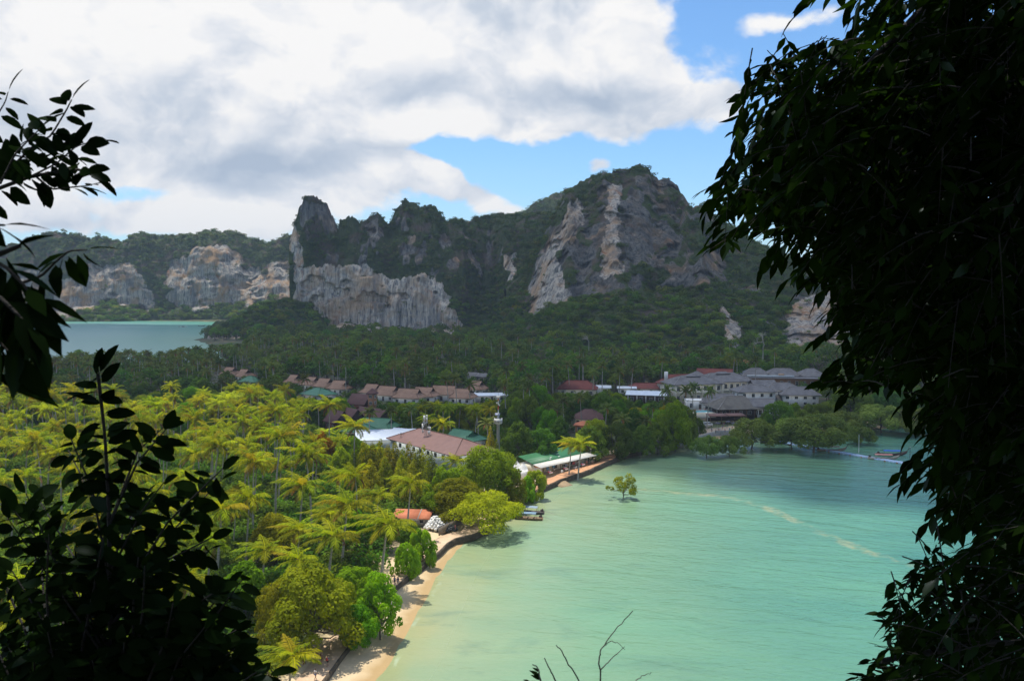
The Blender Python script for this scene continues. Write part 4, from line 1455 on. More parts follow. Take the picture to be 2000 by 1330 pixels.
tr_ = house('open sided restaurant hall under a wide thatched grey hip roof', 1436, 773, 20, 14, 3.8, 5.0, 'hip', .15, R_THATCH, W_DARK, name='thatched_hall', cat='restaurant', nwin=5, over=1.8, clear=.9)
for k in range(6):
    MB().box((-10 + k * 4, -8.2, 1.6), (.3, .3, 4.0)).build('post', W_WOOD, tr_)
house('grey roofed white house with ridge vent right of the thatched hall', 1482, 778, 16, 9, 4.6, 3.2, 'gablet', -.1, R_GREY, W_WHITE, name='restaurant_wing', cat='restaurant', nwin=3, clear=.9)
house('plain white block at the left end of the pool', 1364, 778, 12, 8, 5.0, .5, 'hip', 0, W_WHITE, W_WHITE, name='white_block', cat='building', nwin=3, over=.1)
gr = 'low garden roofs in front of the hotel wings'
for px, py, lab in ((1488, 770, 'low grey garden roof, left of three in front of the hotel wings'), (1514, 772, 'low grey garden roof, middle of three in front of the hotel wings'), (1556, 768, 'low grey garden roof, right of three, behind the hanging leaves')):
    house(lab, px, py, 10, 7, 2.6, 2.2, 'hip', 0, R_THATCH, W_CREAM, name='garden_pavilion', cat='pavilion', group=gr, nwin=2)

# pool terrace
P = gp(1395, 803, 4.2)
pt = thing('swimming_pool', 'turquoise swimming pool on a raised white terrace in front of the thatched hall', 'pool', (P.x, P.y, 0), .1)
MB().box((0, 0, 2.1), (25, 10, 4.0)).build('terrace', W_CREAM, pt)
pm, t, out = new_mat('pool_water')
principled(t, out, t.mix(t.noise(t.obj(), .4, 3), (.03, .34, .42), (.06, .48, .55)), .08, t.bump(t.noise(t.obj(), 1.5, 3), .2, .1))
MB().box((0, .3, 4.12), (19, 6, .06)).build('pool_water', pm, pt)
for x, y, sx, sy in ((0, -3.0, 20, .5), (0, 3.6, 20, .5), (-9.8, .3, .5, 6), (9.8, .3, .5, 6)):
    MB().box((x, y, 4.2), (sx, sy, .2)).build('pool_edge', W_FRAME, pt)
for k in range(9):
    MB().box((-10 + k * 2.4, 4.3, 4.4), (.7, 1.2, .35)).build('sun_lounger', plain('lounger_red', (.35, .12, .1)), pt)
FOOT.append((P.x, P.y, 15))
CLEAR.append((1362, 1432, 826, P.y - 6))
P = gp(1418, 815, 4.0)
tb = thing('beach_bar', 'open beach bar with two flat brown roofs below the pool', 'bar', (P.x, P.y, 2.0), .12)
for ox in (-4.2, 4.2):
    MB().box((ox, 0, 3.1), (8, 6, .25), rx=.06).build('roof', R_DECK, tb)
for ox in (-8, -3, 3, 8):
    for oy in (-2.6, 2.6):
        MB().box((ox, oy, 1.2), (.22, .22, 3.6)).build('post', W_WOOD, tb)
MB().box((0, 2.4, .9), (15, .4, 1.6)).build('counter', W_DARK, tb)
FOOT.append((P.x, P.y, 10))
CLEAR.append((1385, 1450, 840, P.y - 5))

# shack on the shore with the green roof
A = gp(1054, 911, 4.2)
B = gp(1156, 888, 4.2)
rz = math.atan2(B.y - A.y, B.x - A.x)
L = (B - A).xy.length
sk = thing('beach_shop', 'long beach shop hut with a green roof and a white front strip on the shore', 'shop', (A.x, A.y, 1.62), rz)
zf = 2.5
mb = MB()
mb.add([(-.6, 1.6, zf + .45), (L, 1.6, zf + .45), (L - .5, 9.5, zf + 2.1), (.4, 9.5, zf + 2.1), (-.6, 1.6, zf + .33), (L, 1.6, zf + .33), (L - .5, 9.5, zf + 1.98), (.4, 9.5, zf + 1.98)],
       [(0, 1, 2, 3), (7, 6, 5, 4), (0, 4, 5, 1), (1, 5, 6, 2), (2, 6, 7, 3), (3, 7, 4, 0)])
gr_ = mb.build('roof', R_SHACK, sk)
for k, (x, y) in enumerate([(9, 3.2), (10.5, 4.2), (14, 3.6), (15.5, 5.5), (13, 6.8), (17.5, 7.5)]):
    MB().box((x, y, zf + .45 + (y - 1.6) * .209 + .05), (.9, .35, .04), rx=.2).build('roof_patch', W_FRAME, gr_)
mb = MB()
mb.add([(-1.2, -1.6, zf), (L + .8, -1.6, zf), (L + .4, 1.9, zf + .62), (-.9, 1.9, zf + .62), (-1.2, -1.6, zf - .1), (L + .8, -1.6, zf - .1), (L + .4, 1.9, zf + .52), (-.9, 1.9, zf + .52)],
       [(0, 1, 2, 3), (7, 6, 5, 4), (0, 4, 5, 1), (1, 5, 6, 2), (2, 6, 7, 3), (3, 7, 4, 0)])
mb.build('roof_strip', plain('weathered_white_roof', (.62, .60, .56), .8, .2, .7), sk)
MB().box((L / 2, 5.5, 1.15), (L - 1.2, 7.0, 2.7)).build('wall', W_CREAM, sk)
MB().box((.35, 1.0, 1.05), (.2, 3.0, 2.9)).build('side_wall', W_FRAME, sk)
MB().box((.3, .8, 2.3), (.3, 3.2, .5)).build('side_board', plain('orange_timber', (.5, .25, .12)), sk)
for k in range(7):
    x = .8 + k * (L - 1.4) / 6
    MB().box((x, -.9, 1.1), (.14, .14, 2.8)).build('post', W_WOOD, sk)
for k in range(6):
    x = 2.2 + k * (L - 3) / 6
    window(sk, x, 2.0, 1.15, 1.5, 1.9, name='shop_door', mat=G_GLASS)
for k, (x, c, z) in enumerate([(3.2, (.12, .25, .42), 1.6), (6.0, (.1, .3, .5), 1.9), (8.5, (.65, .68, .7), 2.0), (11, (.6, .63, .66), 2.1), (12.5, (.2, .22, .3), 1.2), (16.5, (.45, .1, .1), 1.3), (19, (.6, .6, .58), 1.4)]):
    MB().box((x, -.6, z), (1.3, .08, .9 if k < 6 else .6)).build('sign_board' if z > 1.5 else 'display_rack', plain('sign_colour_%d' % k, c), sk)
FOOT.append((A.x + 6, A.y + 12, 14))
FOOT.append((A.x + 14, A.y + 14, 12))
FOOT.append((A.x + 2, A.y + 3, 9))
CLEAR.append((1040, 1165, 960, A.y - 4))

def small(name, label, cat, loc, rz=0., group=None):
    return thing(name, label, cat, loc, rz, group)


def loc_of(o, x, y, z):
    c, s = math.cos(o.rotation_euler[2]), math.sin(o.rotation_euler[2])
    return (o.location.x + c * x - s * y, o.location.y + s * x + c * y, o.location.z + z)


# parked scooters, sign, goods in front of the shop
def scooter(label, loc, rz, col):
    o = thing('motor_scooter', label, 'scooter', loc, rz, 'scooters parked by the beach shop')
    bm_ = plain('scooter_paint_%d' % int(col[2] * 100), col, .35)
    mb = MB().box((0, 0, .55), (.75, .28, .28), taper=.8).box((-.45, 0, .72), (.62, .30, .2), taper=.75).box((.42, 0, .62), (.14, .34, .62), ry=-.3)
    mb.build('body', bm_, o)
    MB().box((-.3, 0, .84), (.7, .28, .1), taper=.85).build('seat', W_DARK, o)
    for x in (-.55, .62):
        mb = MB()
        th = np.linspace(0, 2 * math.pi, 13)
        mb.tube(np.stack([x + .22 * np.cos(th), th * 0, .26 + .22 * np.sin(th)], 1), .07, 6, False)
        wl = mb.build('wheel', W_DARK, o)
        MB().tube([(x, -.05, .26), (x, .05, .26)], .15, 8).build('rim', W_GREY, wl)
    mb = MB().tube([(.48, 0, .8), (.36, 0, 1.08)], .03, 5).tube([(.36, -.34, 1.06), (.36, .34, 1.06)], .025, 5)
    mb.build('handlebar', W_DARK, o)
    MB().box((.5, 0, .92), (.1, .16, .14)).build('headlight', W_FRAME, o)


scooter('white and dark scooter parked before the beach shop, nearer the camera', loc_of(sk, 14.2, -3.2, -.02), .6, (.5, .5, .52))
scooter('dark blue scooter parked before the beach shop, farther along the path', loc_of(sk, 16.6, -3.0, -.02), .7, (.03, .05, .12))
so = small('shop_sign', 'teal sign board on posts right of the beach shop', 'sign', loc_of(sk, L + 2.4, .2, -.05), -.1)
MB().box((0, 0, 2.3), (1.9, .12, 1.0)).build('board', plain('teal_sign', (.02, .42, .38), .5), so)
for x in (-.8, .8):
    MB().box((x, .12, 1.1), (.1, .1, 3.2)).build('post', W_WOOD, so)
for k, (x, y, c, lab) in enumerate([(2.5, -2.2, (.55, .1, .12), 'low red and white stall table by the near corner of the beach shop'), (10.2, -2.2, (.5, .08, .08), 'red crate of goods before the beach shop, left of the scooters'),
                                    (19.5, -1.9, (.6, .1, .16), 'pink red cloth covered stall right of the scooters'), (8.0, -2.6, (.7, .7, .7), 'white sack on the paving before the beach shop')]):
    o = small('market_stall', lab, 'stall', loc_of(sk, x, y, -.02), rz + .05 * k)
    if k == 3:
        mb = MB()
        V, F = tube([(0, 0, 0), (0, 0, .25), (.05, 0, .55), (.05, 0, .7)], [.38, .45, .32, .1], 8)
        mb.add(V, F).build('sack', W_FRAME, o, smooth=True)
    else:
        MB().box((0, 0, .78), (1.7, .9, .1)).build('tabletop', plain('stall_cloth_%d' % k, c), o)
        MB().box((0, -.47, .55), (1.7, .04, .4)).build('cloth_front', W_FRAME, o)
        for sx in (-.75, .75):
            for sy in (-.38, .38):
                MB().box((sx, sy, .36), (.07, .07, .75)).build('leg', W_WOOD, o)
        for q in range(4):
            MB().box((-.6 + .4 * q, .05, .95), (.26, .4, .24), rz=.1 * q).build('goods', plain('goods_%d' % q, [(.5, .12, .1), (.1, .2, .45), (.55, .5, .4), (.12, .3, .12)][q]), o)

# white pointed tents and the parasols behind the big tree
tg = 'white pointed tents left of the beach shop'
for px, py, lab in ((1010, 900, 'white pointed tent, left of two beside the beach shop'), (1022, 902, 'white pointed tent, right of two beside the beach shop')):
    P = gp(px, py, 6.6)
    o = thing('pointed_tent', lab, 'tent', (P.x, P.y, 1.6), .5, tg)
    V, F = tube([(0, 0, 2.3), (0, 0, 3.2), (0, 0, 4.2), (0, 0, 5.0)], [1.55, 1.25, .65, .06], 10)
    MB().add(V, F).build('canopy', plain('tent_white', (.82, .82, .8), .7, .06), o, smooth=True)
    for a in range(4):
        MB().tube([(1.3 * math.cos(a * 1.57 + .8), 1.3 * math.sin(a * 1.57 + .8), -.2), (1.3 * math.cos(a * 1.57 + .8), 1.3 * math.sin(a * 1.57 + .8), 2.35)], .05, 5).build('pole', W_FRAME, o)
    FOOT.append((P.x, P.y, 4))
P = gp(1016, 918, 4.2)
o = small('garden_wall_white', 'white garden wall and gate below the pointed tents', 'wall', (P.x, P.y - 1, 1.5), .2)
MB().box((0, 0, 1.2), (4.2, .25, 2.4)).build('panel', plain('tent_white', (.82, .82, .8)), o)
MB().box((-2.3, -.05, 1.3), (.4, .4, 2.8)).build('pier', W_FRAME, o)
MB().box((2.3, -.05, 1.3), (.4, .4, 2.8)).build('pier', W_FRAME, o)
for px, py, c, lab in ((888, 887, (.62, .24, .04), 'orange awning tent in front of the long white building'), (846, 896, (.66, .52, .36), 'cream awning tent in front of the long white building')):
    P = gp(px, py, 4.8)
    o = thing('awning_tent', lab, 'awning', (P.x, P.y, 1.8), -.3)
    V = [(-3.5, -2.5, 2.2), (3.5, -2.5, 2.2), (3.5, 2.5, 2.3), (-3.5, 2.5, 2.3), (-1.6, 0, 3.1), (1.6, 0, 3.1)]
    MB().add(V + [(x, y, z - .08) for x, y, z in V], [(0, 1, 5, 4), (2, 3, 4, 5), (1, 2, 5), (3, 0, 4), (6, 10, 11, 7), (8, 11, 10, 9), (7, 11, 8), (9, 10, 6), (0, 6, 7, 1), (1, 7, 8, 2), (2, 8, 9, 3), (3, 9, 6, 0)]).build('canopy', plain('awning_%d' % int(c[1] * 100), c, .8), o)
    for x in (-3.2, 3.2):
        for y in (-2.2, 2.2):
            MB().tube([(x, y, -.2), (x, y, 2.25)], .06, 5).build('pole', W_FRAME, o)
    FOOT.append((P.x, P.y, 5))
    CLEAR.append((px - 22, px + 22, py + 10, P.y - 3))

# orange roofed hut, bag heaps and board fence above the beach
P = gp(806, 1002, 4.4)
oh = thing('orange_hut', 'long hut with a bright orange roof above the beach path', 'hut', (P.x, P.y, 1.8), -.12)
w_ = 9.6
for x0, x1 in ((-w_ / 2, 1.7), (1.95, w_ / 2)):
    V = [(x0, -2.4, 1.9), (x1, -2.4, 1.9), (x1, 2.2, 3.1), (x0, 2.2, 3.1)]
    MB().add(V + [(a, b, c - .1) for a, b, c in V], [(0, 1, 2, 3), (7, 6, 5, 4), (0, 4, 5, 1), (1, 5, 6, 2), (2, 6, 7, 3), (3, 7, 4, 0)]).build('roof', R_ORANGE, oh)
MB().box((1.82, -.1, 2.53), (.2, 4.9, .12), rx=.255).build('roof_seam', W_GREY, oh)
MB().box((0, .3, .85), (w_ - .8, 3.6, 2.1)).build('wall', W_GREY, oh)
for x in (-3.2, -1, 2.6):
    window(oh, x, -1.5, 1.0, 1.1, .9)
FOOT.append((P.x, P.y, 6.5))
CLEAR.append((768, 850, 1016, P.y - 2.5))


def heap(name, label, px, py, n, col, R, hmax, seed, cat='pile'):
    P = gp(px, py, 1.7)
    o = thing(name, label, cat, (P.x, P.y, 1.5), 0)
    r = np.random.default_rng(seed)
    V, F = tube([(0, 0, -.3), (0, 0, -.2), (0, 0, .05), (0, 0, .25), (0, 0, .36)], [.25, .44, .5, .36, .06], 7)
    V = np.array(V) * (1 + .12 * r.normal(size=(len(V), 1)))
    me = MB().add(V, F).data('bag', plain('bag_%d' % int(col[0] * 100), col, .6, .12), True)
    for k in range(n):
        a, q = 2.4 * k, math.sqrt((k + .5) / n)
        b = link('bag', me, o, (math.cos(a) * q * R, math.sin(a) * q * R * .8, .15 + hmax * (1 - q) + .1 * r.random()), a, (.8 + .5 * r.random(), .7 + .4 * r.random(), .8 + .5 * r.random()))
        b.rotation_euler = (r.normal() * .4, r.normal() * .4, a)
    FOOT.append((P.x, P.y, R + 1))
    CLEAR.append((px - 26, px + 26, py + 6, P.y - R))


heap('bag_pile', 'tall pile of bright white bags right of the orange hut', 850, 1030, 60, (.82, .82, .80), 2.5, 2.9, 3)
heap('bag_pile', 'low heap of black bags between the white bags and the board fence', 874, 1034, 44, (.03, .035, .04), 2.2, 1.5, 4)
P0, P1 = gp(857, 1046, 1.6), gp(903, 1022, 1.6)
fo = thing('board_fence', 'weathered grey board fence beside the bag heaps above the path', 'fence', (P0.x, P0.y, 1.55), math.atan2(P1.y - P0.y, P1.x - P0.x))
L = (P1 - P0).xy.length
n = int(L / .3)
r_ = np.random.default_rng(5)
for k in range(n):
    MB().box((k * .3, .02 * r_.normal(), .95), (.27, .05, 1.9 + .15 * r_.normal())).build('board', plain('fence_board', (.26, .22, .18), .9, .3), fo)
for z in (.5, 1.5):
    MB().box((L / 2, .07, z), (L, .06, .1)).build('rail', W_WOOD, fo)

# water tower with mast
P = gp(973, 821, 15.8)
wt = thing('water_tower', 'slim white concrete water tower with a lettered tank and a red and white mast', 'tower', (P.x, P.y, 2.0), 0)
conc = plain('tower_concrete', (.52, .54, .56), .85, .15, .5)
zt = 15.8 - 2.0
th = [2 * math.pi * k / 10 for k in range(10)]
MB().tube([(0, 0, -.5), (0, 0, zt - 1.2)], [.62, .55], 10).build('column', conc, wt)
tank = MB().tube([(0, 0, zt - 1.3), (0, 0, zt - .95), (0, 0, zt + .75), (0, 0, zt + .76)], [.7, 1.4, 1.4, 1.3], 16).build('tank', W_FRAME, wt)
for k, ch in enumerate('Diegra'):
    cu = bpy.data.curves.new('letter', 'FONT')
    cu.body = ch
    cu.size = .95
    cu.extrude = .02
    cu.align_x = 'CENTER'
    a = -math.pi / 2 + (k - 2.5) * .32
    cu.materials.append(plain('letter_brown', (.16, .07, .05)))
    tmp = bpy.data.objects.new('letter_curve', cu)
    COL.objects.link(tmp)
    lm = bpy.data.meshes.new_from_object(tmp.evaluated_get(bpy.context.evaluated_depsgraph_get()))
    bpy.data.objects.remove(tmp)
    l = link('letter', lm, tank, (1.43 * math.cos(a), 1.43 * math.sin(a), zt - .45))
    l.rotation_euler = (math.pi / 2, 0, a + math.pi / 2)
MB().tube([(0, 0, zt + .76), (0, 0, zt + 2.0)], [.35, .3], 8).build('neck', conc, wt)
MB().box((-.25, -.35, zt + 2.1), (1.7, 1.3, .08), rx=.6, ry=.1).build('solar_panel', plain('solar', (.22, .24, .32), .3), wt)
z = zt + 2.2
for k, c in enumerate([(.7, .7, .7), (.45, .08, .05), (.7, .7, .7), (.45, .12, .05)]):
    MB().tube([(.05, 0, z), (.05, 0, z + 1.5)], .2, 6).build('mast_section', plain('mast_%d' % k, c), wt)
    z += 1.5
for a in range(3):
    MB().box((.05 + .5 * math.cos(a * 2.1 + .5), .5 * math.sin(a * 2.1 + .5), z - .3), (.4, .4, .75)).build('antenna', W_FRAME, wt)
MB().tube([(.05, 0, z), (.05, 0, z + 2.3)], .04, 4).build('lightning_rod', W_GREY, wt)
for zz, sx in ((zt + 5.2, .45), (zt + 5.9, -.4)):
    MB().box((sx, -.15, zz), (.35, .3, .5)).build('antenna', W_FRAME, wt)
FOOT.append((P.x, P.y, 3))
CLEAR.append((962, 986, 862, P.y - 2))

# phone mast
P = gp(831, 835, 14.0)
pmst = thing('phone_mast', 'tall lattice phone mast hung with white antenna panels before the long building', 'mast', (P.x, P.y, 1.8), 0)
mb = MB()
for x, y in ((-.35, -.35), (.35, -.35), (0, .4)):
    mb.tube([(x * 1.5, y * 1.5, -.3), (x, y, 15.5)], .06, 4)
mb.build('lattice_legs', W_GREY, pmst)
mb = MB()
for k in range(14):
    z = .5 + k * 1.1
    mb.tube([(-.45, -.45, z), (.45, -.45, z + 1.1)], .03, 4).tube([(.45, -.45, z), (0, .5, z + 1.1)], .03, 4).tube([(0, .5, z), (-.45, -.45, z + 1.1)], .03, 4)
br = mb.build('bracing', W_GREY, pmst)
br['kind'] = 'stuff'
for x, y, z, sx, sz in ((-1.0, -.3, 12.0, .3, 3.2), (-.75, -.2, 11.0, .3, .7), (-.7, -.2, 12.6, .3, .7), (-.35, -.4, 15.4, .55, 1.8), (.45, -.3, 15.0, .5, 1.0), (.5, .1, 16.0, .4, .8), (.0, -.5, 13.8, .3, .3),
                        (1.5, -.3, 11.9, .55, 1.2), (1.2, -.3, 10.6, .9, 1.2), (.9, -.2, 12.1, .25, .9), (.55, -.4, 5.8, .4, 3.4), (1.15, -.3, 4.4, .35, 3.2)):
    MB().box((x, y, z), (sx, .2, sz)).build('antenna_panel', plain('tent_white', (.82, .82, .8)), pmst)
for x, z in ((-.45, 14.2), (.5, 14.1), (-.4, 13.5)):
    MB().tube([(x, -.45, z), (x, -.25, z)], .3, 10).build('dish', W_FRAME, pmst)
MB().tube([(0, 0, 15.5), (0, 0, 18.5)], .04, 4).build('lightning_rod', W_GREY, pmst)
FOOT.append((P.x, P.y, 2))
CLEAR.append((815, 850, 880, P.y - 1))
pg = 'power poles beside the long building'
for px, py, lab in ((783, 836, 'wooden power pole with a crossarm at the left corner of the long brown roof'), (862, 842, 'tall plain power pole before the long building, right of the phone mast')):
    P = gp(px, py, 11.0)
    P.y -= 12
    o = thing('power_pole', lab, 'pole', (P.x * (P.y / (P.y + 12)), P.y, 1.8), 0, pg)
    MB().tube([(0, 0, -.3), (0, 0, 9.6)], [.16, .11], 6).build('pole', W_GREY, o)
    MB().box((0, 0, 9.0), (2.2, .14, .16)).build('crossarm', W_WOOD, o)
    for x in (-.9, 0.4, .9):
        MB().tube([(x, 0, 9.05), (x, 0, 9.35)], .07, 6).build('insulator', W_FRAME, o)

# ------------------------------------------------------------------ sea walls and paths
def ribbon(pts, wl, wr, z):
    pts = np.array(pts, float)
    T_ = unit(np.gradient(pts, axis=0))
    Nn = np.stack([-T_[:, 1], T_[:, 0]], 1)
    return pts + Nn * wl, pts - Nn * wr


def resample(pts, step):
    pts = np.array(pts, float)
    s = np.concatenate([[0], np.cumsum(np.linalg.norm(np.diff(pts, axis=0), axis=1))])
    q = np.arange(0, s[-1], step)
    return np.stack([np.interp(q, s, pts[:, k]) for k in range(2)], 1)


def wall_line(px_pts, name, label, ztop, zbot, thick, mat, path_w, path_mat, path_label, cat='wall', capmat=None, path_z=None):
    pts = resample([tuple(gp(x, y, ztop).xy) for x, y in px_pts], 2.0)
    pts = pts + np.stack([vnoise(np.stack([pts[:, 0] * .3, pts[:, 1] * .3, pts[:, 0] * 0 + k], 1)) - .5 for k in (0, 5)], 1) * .35
    a, b = ribbon(pts, 0, thick, 0)
    n = len(pts)
    jag = (vnoise(np.stack([pts[:, 0] * .5, pts[:, 1] * .5, pts[:, 0] * 0 + 9], 1)) - .5) * .12
    V = np.concatenate([np.c_[a, np.full(n, zbot)], np.c_[a, ztop + jag], np.c_[b, ztop + jag], np.c_[b, np.full(n, zbot)]])
    i = np.arange(n - 1)
    F = np.concatenate([np.stack([i + k * n, i + 1 + k * n, i + 1 + (k + 1) * n, i + (k + 1) * n], 1) for k in range(3)])
    o = tag(link(name, mesh(name, V, F, mats=[mat])), label, cat)
    c, d_ = ribbon(pts, path_w, 0, 0)
    zp = (ztop - .10) if path_z is None else path_z
    wob = (vnoise(np.stack([pts[:, 0] * .25, pts[:, 1] * .25, pts[:, 0] * 0 + 19], 1)) - .5) * 1.2
    Tn = unit(c - d_)
    c = c + Tn * wob[:, None]
    V = np.concatenate([np.c_[d_, np.full(n, zp)], np.c_[c, np.full(n, zp + .02)], np.c_[c, np.full(n, zp - .6)]])
    F = np.concatenate([np.stack([i + k * n, i + 1 + k * n, i + 1 + (k + 1) * n, i + (k + 1) * n], 1) for k in range(2)])[:, ::-1]
    tag(link('path', mesh('path', V, F, mats=[path_mat])), path_label, kind='structure')
    return pts


m_path = plain('sandy_path', (.58, .42, .28), .95, .18, .15)
m_path2 = plain('orange_path', (.56, .30, .16), .95, .25, .15)
m_wall = plain('stained_sea_wall', (.10, .075, .05), .95, .5, .7)
WALL1 = wall_line([(560, 1420), (628, 1328), (694, 1243), (766, 1150), (828, 1099), (857, 1074), (875, 1058), (889, 1050), (925, 1042), (950, 1030), (968, 1018)], 'sea_wall', 'low dark stained sea wall along the beach path below the trees', 1.7, .2, .35, m_wall, 4.0, m_path,
                  'pale sandy beach path')
WALL2 = wall_line([(975, 1012), (988, 1000), (1012, 980), (1052, 954), (1092, 936), (1142, 920), (1182, 902), (1214, 889), (1262, 878)], 'sea_wall', 'dark wet sea wall in front of the beach shop', 1.6, -.6, .4, m_wall, 4.2, m_path2, 'orange earth path before the beach shop')
WALL3 = wall_line([(1262, 876), (1306, 868), (1345, 856), (1395, 842), (1450, 838)], 'sea_wall', 'grey sea wall above the dark little beach by the hotel', 2.4, .2, .5, W_GREY, 7.0, plain('hotel_forecourt', (.42, .34, .26), .95), 'sandy forecourt of the hotel')
# steps down to the water beside the shop
P = gp(1100, 944, .6)
o = small('boat_ramp', 'short sandy concrete ramp running into the water below the beach shop', 'ramp', (P.x, P.y, 0), .7)
MB().add([(-2.4, 1.6, .9), (2.4, 1.6, .9), (2.4, -2.6, -.2), (-2.4, -2.6, -.2), (-2.4, 1.6, -.8), (2.4, 1.6, -.8), (2.4, -2.6, -.8), (-2.4, -2.6, -.8)],
         [(3, 2, 1, 0), (4, 5, 6, 7), (0, 1, 5, 4), (1, 2, 6, 5), (2, 3, 7, 6), (3, 0, 4, 7)]).build('slab', plain('ramp_sand', (.34, .25, .15), .95), o)

# ------------------------------------------------------------------ trees
def gz(x, y):
    return float(ground_z(np.array([x], float), np.array([y], float))[0][0])


def room_for(x, y, R, H, z0):
    """tallest height that keeps the photographed buildings in sight"""
    pxc = 1000 + FOC * x / max(y, 1)
    hw = R * FOC / y * .8
    hmax = H
    for a, b, yb, Yd in CLEAR:
        if y < Yd and pxc + hw > a and pxc - hw < b:
            z = CAM_H - (yb - 565) / FOC * y
            hmax = min(hmax, z - z0)
    return hmax


def free(x, y, pad=0.):
    return all((x - a) ** 2 + (y - b) ** 2 > (r + pad) ** 2 for a, b, r in FOOT)


def plant_tree(name, label, cat, meshes, base, scale, group, rz=0.):
    o = thing(name, label, cat, base, rz, group, scale)
    link('crown', meshes[0], o)
    link('trunk', meshes[1], o)
    return o


N_BIG = 6000
CLEAR += [(500, 810, 1255, 152), (690, 900, 950, 246)]
CLEAR += [(-400, 120, 702, 1000), (120, 330, 690, 1000), (330, 400, 684, 1000), (400, 475, 676, 1000)]
PR = {}
M_YG2 = leaf_mat('casuarina_needles', (.15, .18, .006), (.38, .38, .012), (.4, .36, .02), .42)
M_YG = leaf_mat('yellow_green_leaf', (.16, .20, .006), (.32, .36, .012), (.3, .3, .02), .42)
# (R, H crown, clear trunk)
PR['round'] = [make_tree('broad', 10 + k, 6.0, 8.0, 2.5, 30, N_BIG, .55, M_BROAD) for k in range(4)]
PR['bright'] = [make_tree('bright', 20 + k, 6.0, 8.0, 3.0, 20, N_BIG, .62, M_BRIGHT) for k in range(2)]
PR['olive'] = [make_tree('olive', 30 + k, 6.0, 8.6, 2.2, 34, 8500, .42, M_OLIVE) for k in range(2)]
PR['flat'] = [make_tree('flat', 40 + k, 7.5, 5.5, 2.2, 60, 9000, .42, M_OLIVE, 'flat') for k in range(2)]
PR['spire'] = [make_tree('spire', 50 + k, 3.0, 11.0, .5, 20, 4200, .45, M_YG2, 'spire', .4) for k in range(3)]
PR['yellow'] = [make_tree('yellow', 58, 5.0, 6.5, 3.5, 18, 3800, .55, M_YELLOW)]
PR['mangrove'] = [make_tree('mangrove', 70 + k, 5.5, 5.8, 1.9, 24, 4600, .5, M_MANGROVE) for k in range(3)]
PR['sparse'] = [make_tree('sparse', 80, 4.5, 4.8, 1.2, 18, 1300, .5, M_MANGROVE)]
PR['shrub'] = [make_tree('shrub', 90 + k, 3.4, 3.6, .2, 28, 4200, .38, M_BRIGHT, 'bushy') for k in range(2)]
DIM = {'round': (6, 11.5), 'bright': (6, 11), 'olive': (6, 10.8), 'flat': (7.5, 8.7), 'spire': (3, 11.8), 'yellow': (5, 10), 'mangrove': (5.5, 7.7), 'sparse': (4.5, 6), 'shrub': (3.4, 3.9)}
PR['bushy'] = [make_tree('bushy', 110 + k, 6.0, 9.0, .6, 44, 8000, .48, M_BRIGHT, 'bushy') for k in range(2)]
PR['bushyo'] = [make_tree('bushyo', 120 + k, 6.0, 9.0, .6, 48, 12000, .38, M_OLIVE, 'bushy') for k in range(2)]
PR['bushyd'] = [make_tree('bushyd', 130 + k, 6.0, 9.0, 1.0, 40, 7000, .5, M_BROAD, 'bushy') for k in range(3)]
PR['mangrove'] = [make_tree('mangrove', 70 + k, 5.5, 6.2, 1.5, 40, 6500, .42, M_MANGROVE, 'bushy') for k in range(3)]
PR['sparse'] = [make_tree('sparse', 81, 4.5, 5.2, 1.2, 15, 1700, .42, M_YG, 'bushy')]
DIM.update({'bushy': (6, 9.6), 'bushyo': (6, 9.6), 'bushyd': (6, 9.8)})
_n = {}


def put_tree(kind, px, py_top, pw, base_py, label, group, name=None, cat='tree', Y=None, water=False, squash=None):
    """tree whose crown is pw wide with its top at (px, py_top); the trunk stands where the ray through (px, base_py) meets the ground"""
    B = gp(px, base_py, 0 if water else 2.0)
    if Y:
        B = Vector((at(px, base_py, Y).x, Y, 2.0))
    z0 = -.6 if water else gz(B.x, B.y) - .1
    ztop = at(px, py_top, B.y).z
    R = pw / 2 * B.y / FOC
    H = max(2.5, ztop - z0)
    d = DIM[kind]
    k = _n.get(kind, 0)
    _n[kind] = k + 1
    ms = PR[kind][k % len(PR[kind])]
    o = plant_tree(name or 'broadleaf_tree', label, cat, ms, (B.x, B.y, z0), (R / d[0], R / d[0], H / d[1]), group, 2.1 * k)
    if not water:
        FOOT.append((B.x, B.y, R * .7))
    return o


gb = 'big trees along the sunny beach'
put_tree('bushyo', 606, 1088, 215, 1268, 'large round olive green tree at the lower end of the beach path', gb)
put_tree('bushyo', 548, 1125, 110, 1262, 'smaller olive green tree leaning against the large round one on its left', gb)
put_tree('bushy', 690, 1095, 120, 1215, 'bright green leafy tree behind the large round olive tree', gb)
put_tree('bushy', 742, 1118, 105, 1232, 'bright green tree overhanging the sand right of the large olive tree', gb)
put_tree('bushy', 698, 1172, 84, 1252, 'low bright green bushy tree at the path edge, shading the sand', gb)
put_tree('shrub', 822, 1030, 66, 1092, 'leafy green shrub between the orange hut and the beach wall', gb, 'beach_shrub', 'shrub')
put_tree('shrub', 795, 1060, 60, 1118, 'yellowish shrub along the path just above the walkers', gb, 'beach_shrub', 'shrub')
put_tree('bushyd', 800, 1022, 60, 1078, 'dark green shrubby tree in front of the orange hut', gb)
put_tree('bushyo', 895, 925, 130, 1012, 'spreading yellow green tree above the bag heaps', gb)
put_tree('flat', 952, 948, 150, 1030, 'spreading tree reaching out over the water beside the moored boats', gb)
put_tree('bushy', 868, 912, 90, 1000, 'bright green tree behind the spreading yellow green tree', gb)
put_tree('bushyo', 950, 866, 140, 985, 'large olive tree rising below the water tower', gb)
put_tree('bushyo', 998, 905, 70, 985, 'olive tree with a bare lower trunk left of the white tents', gb)
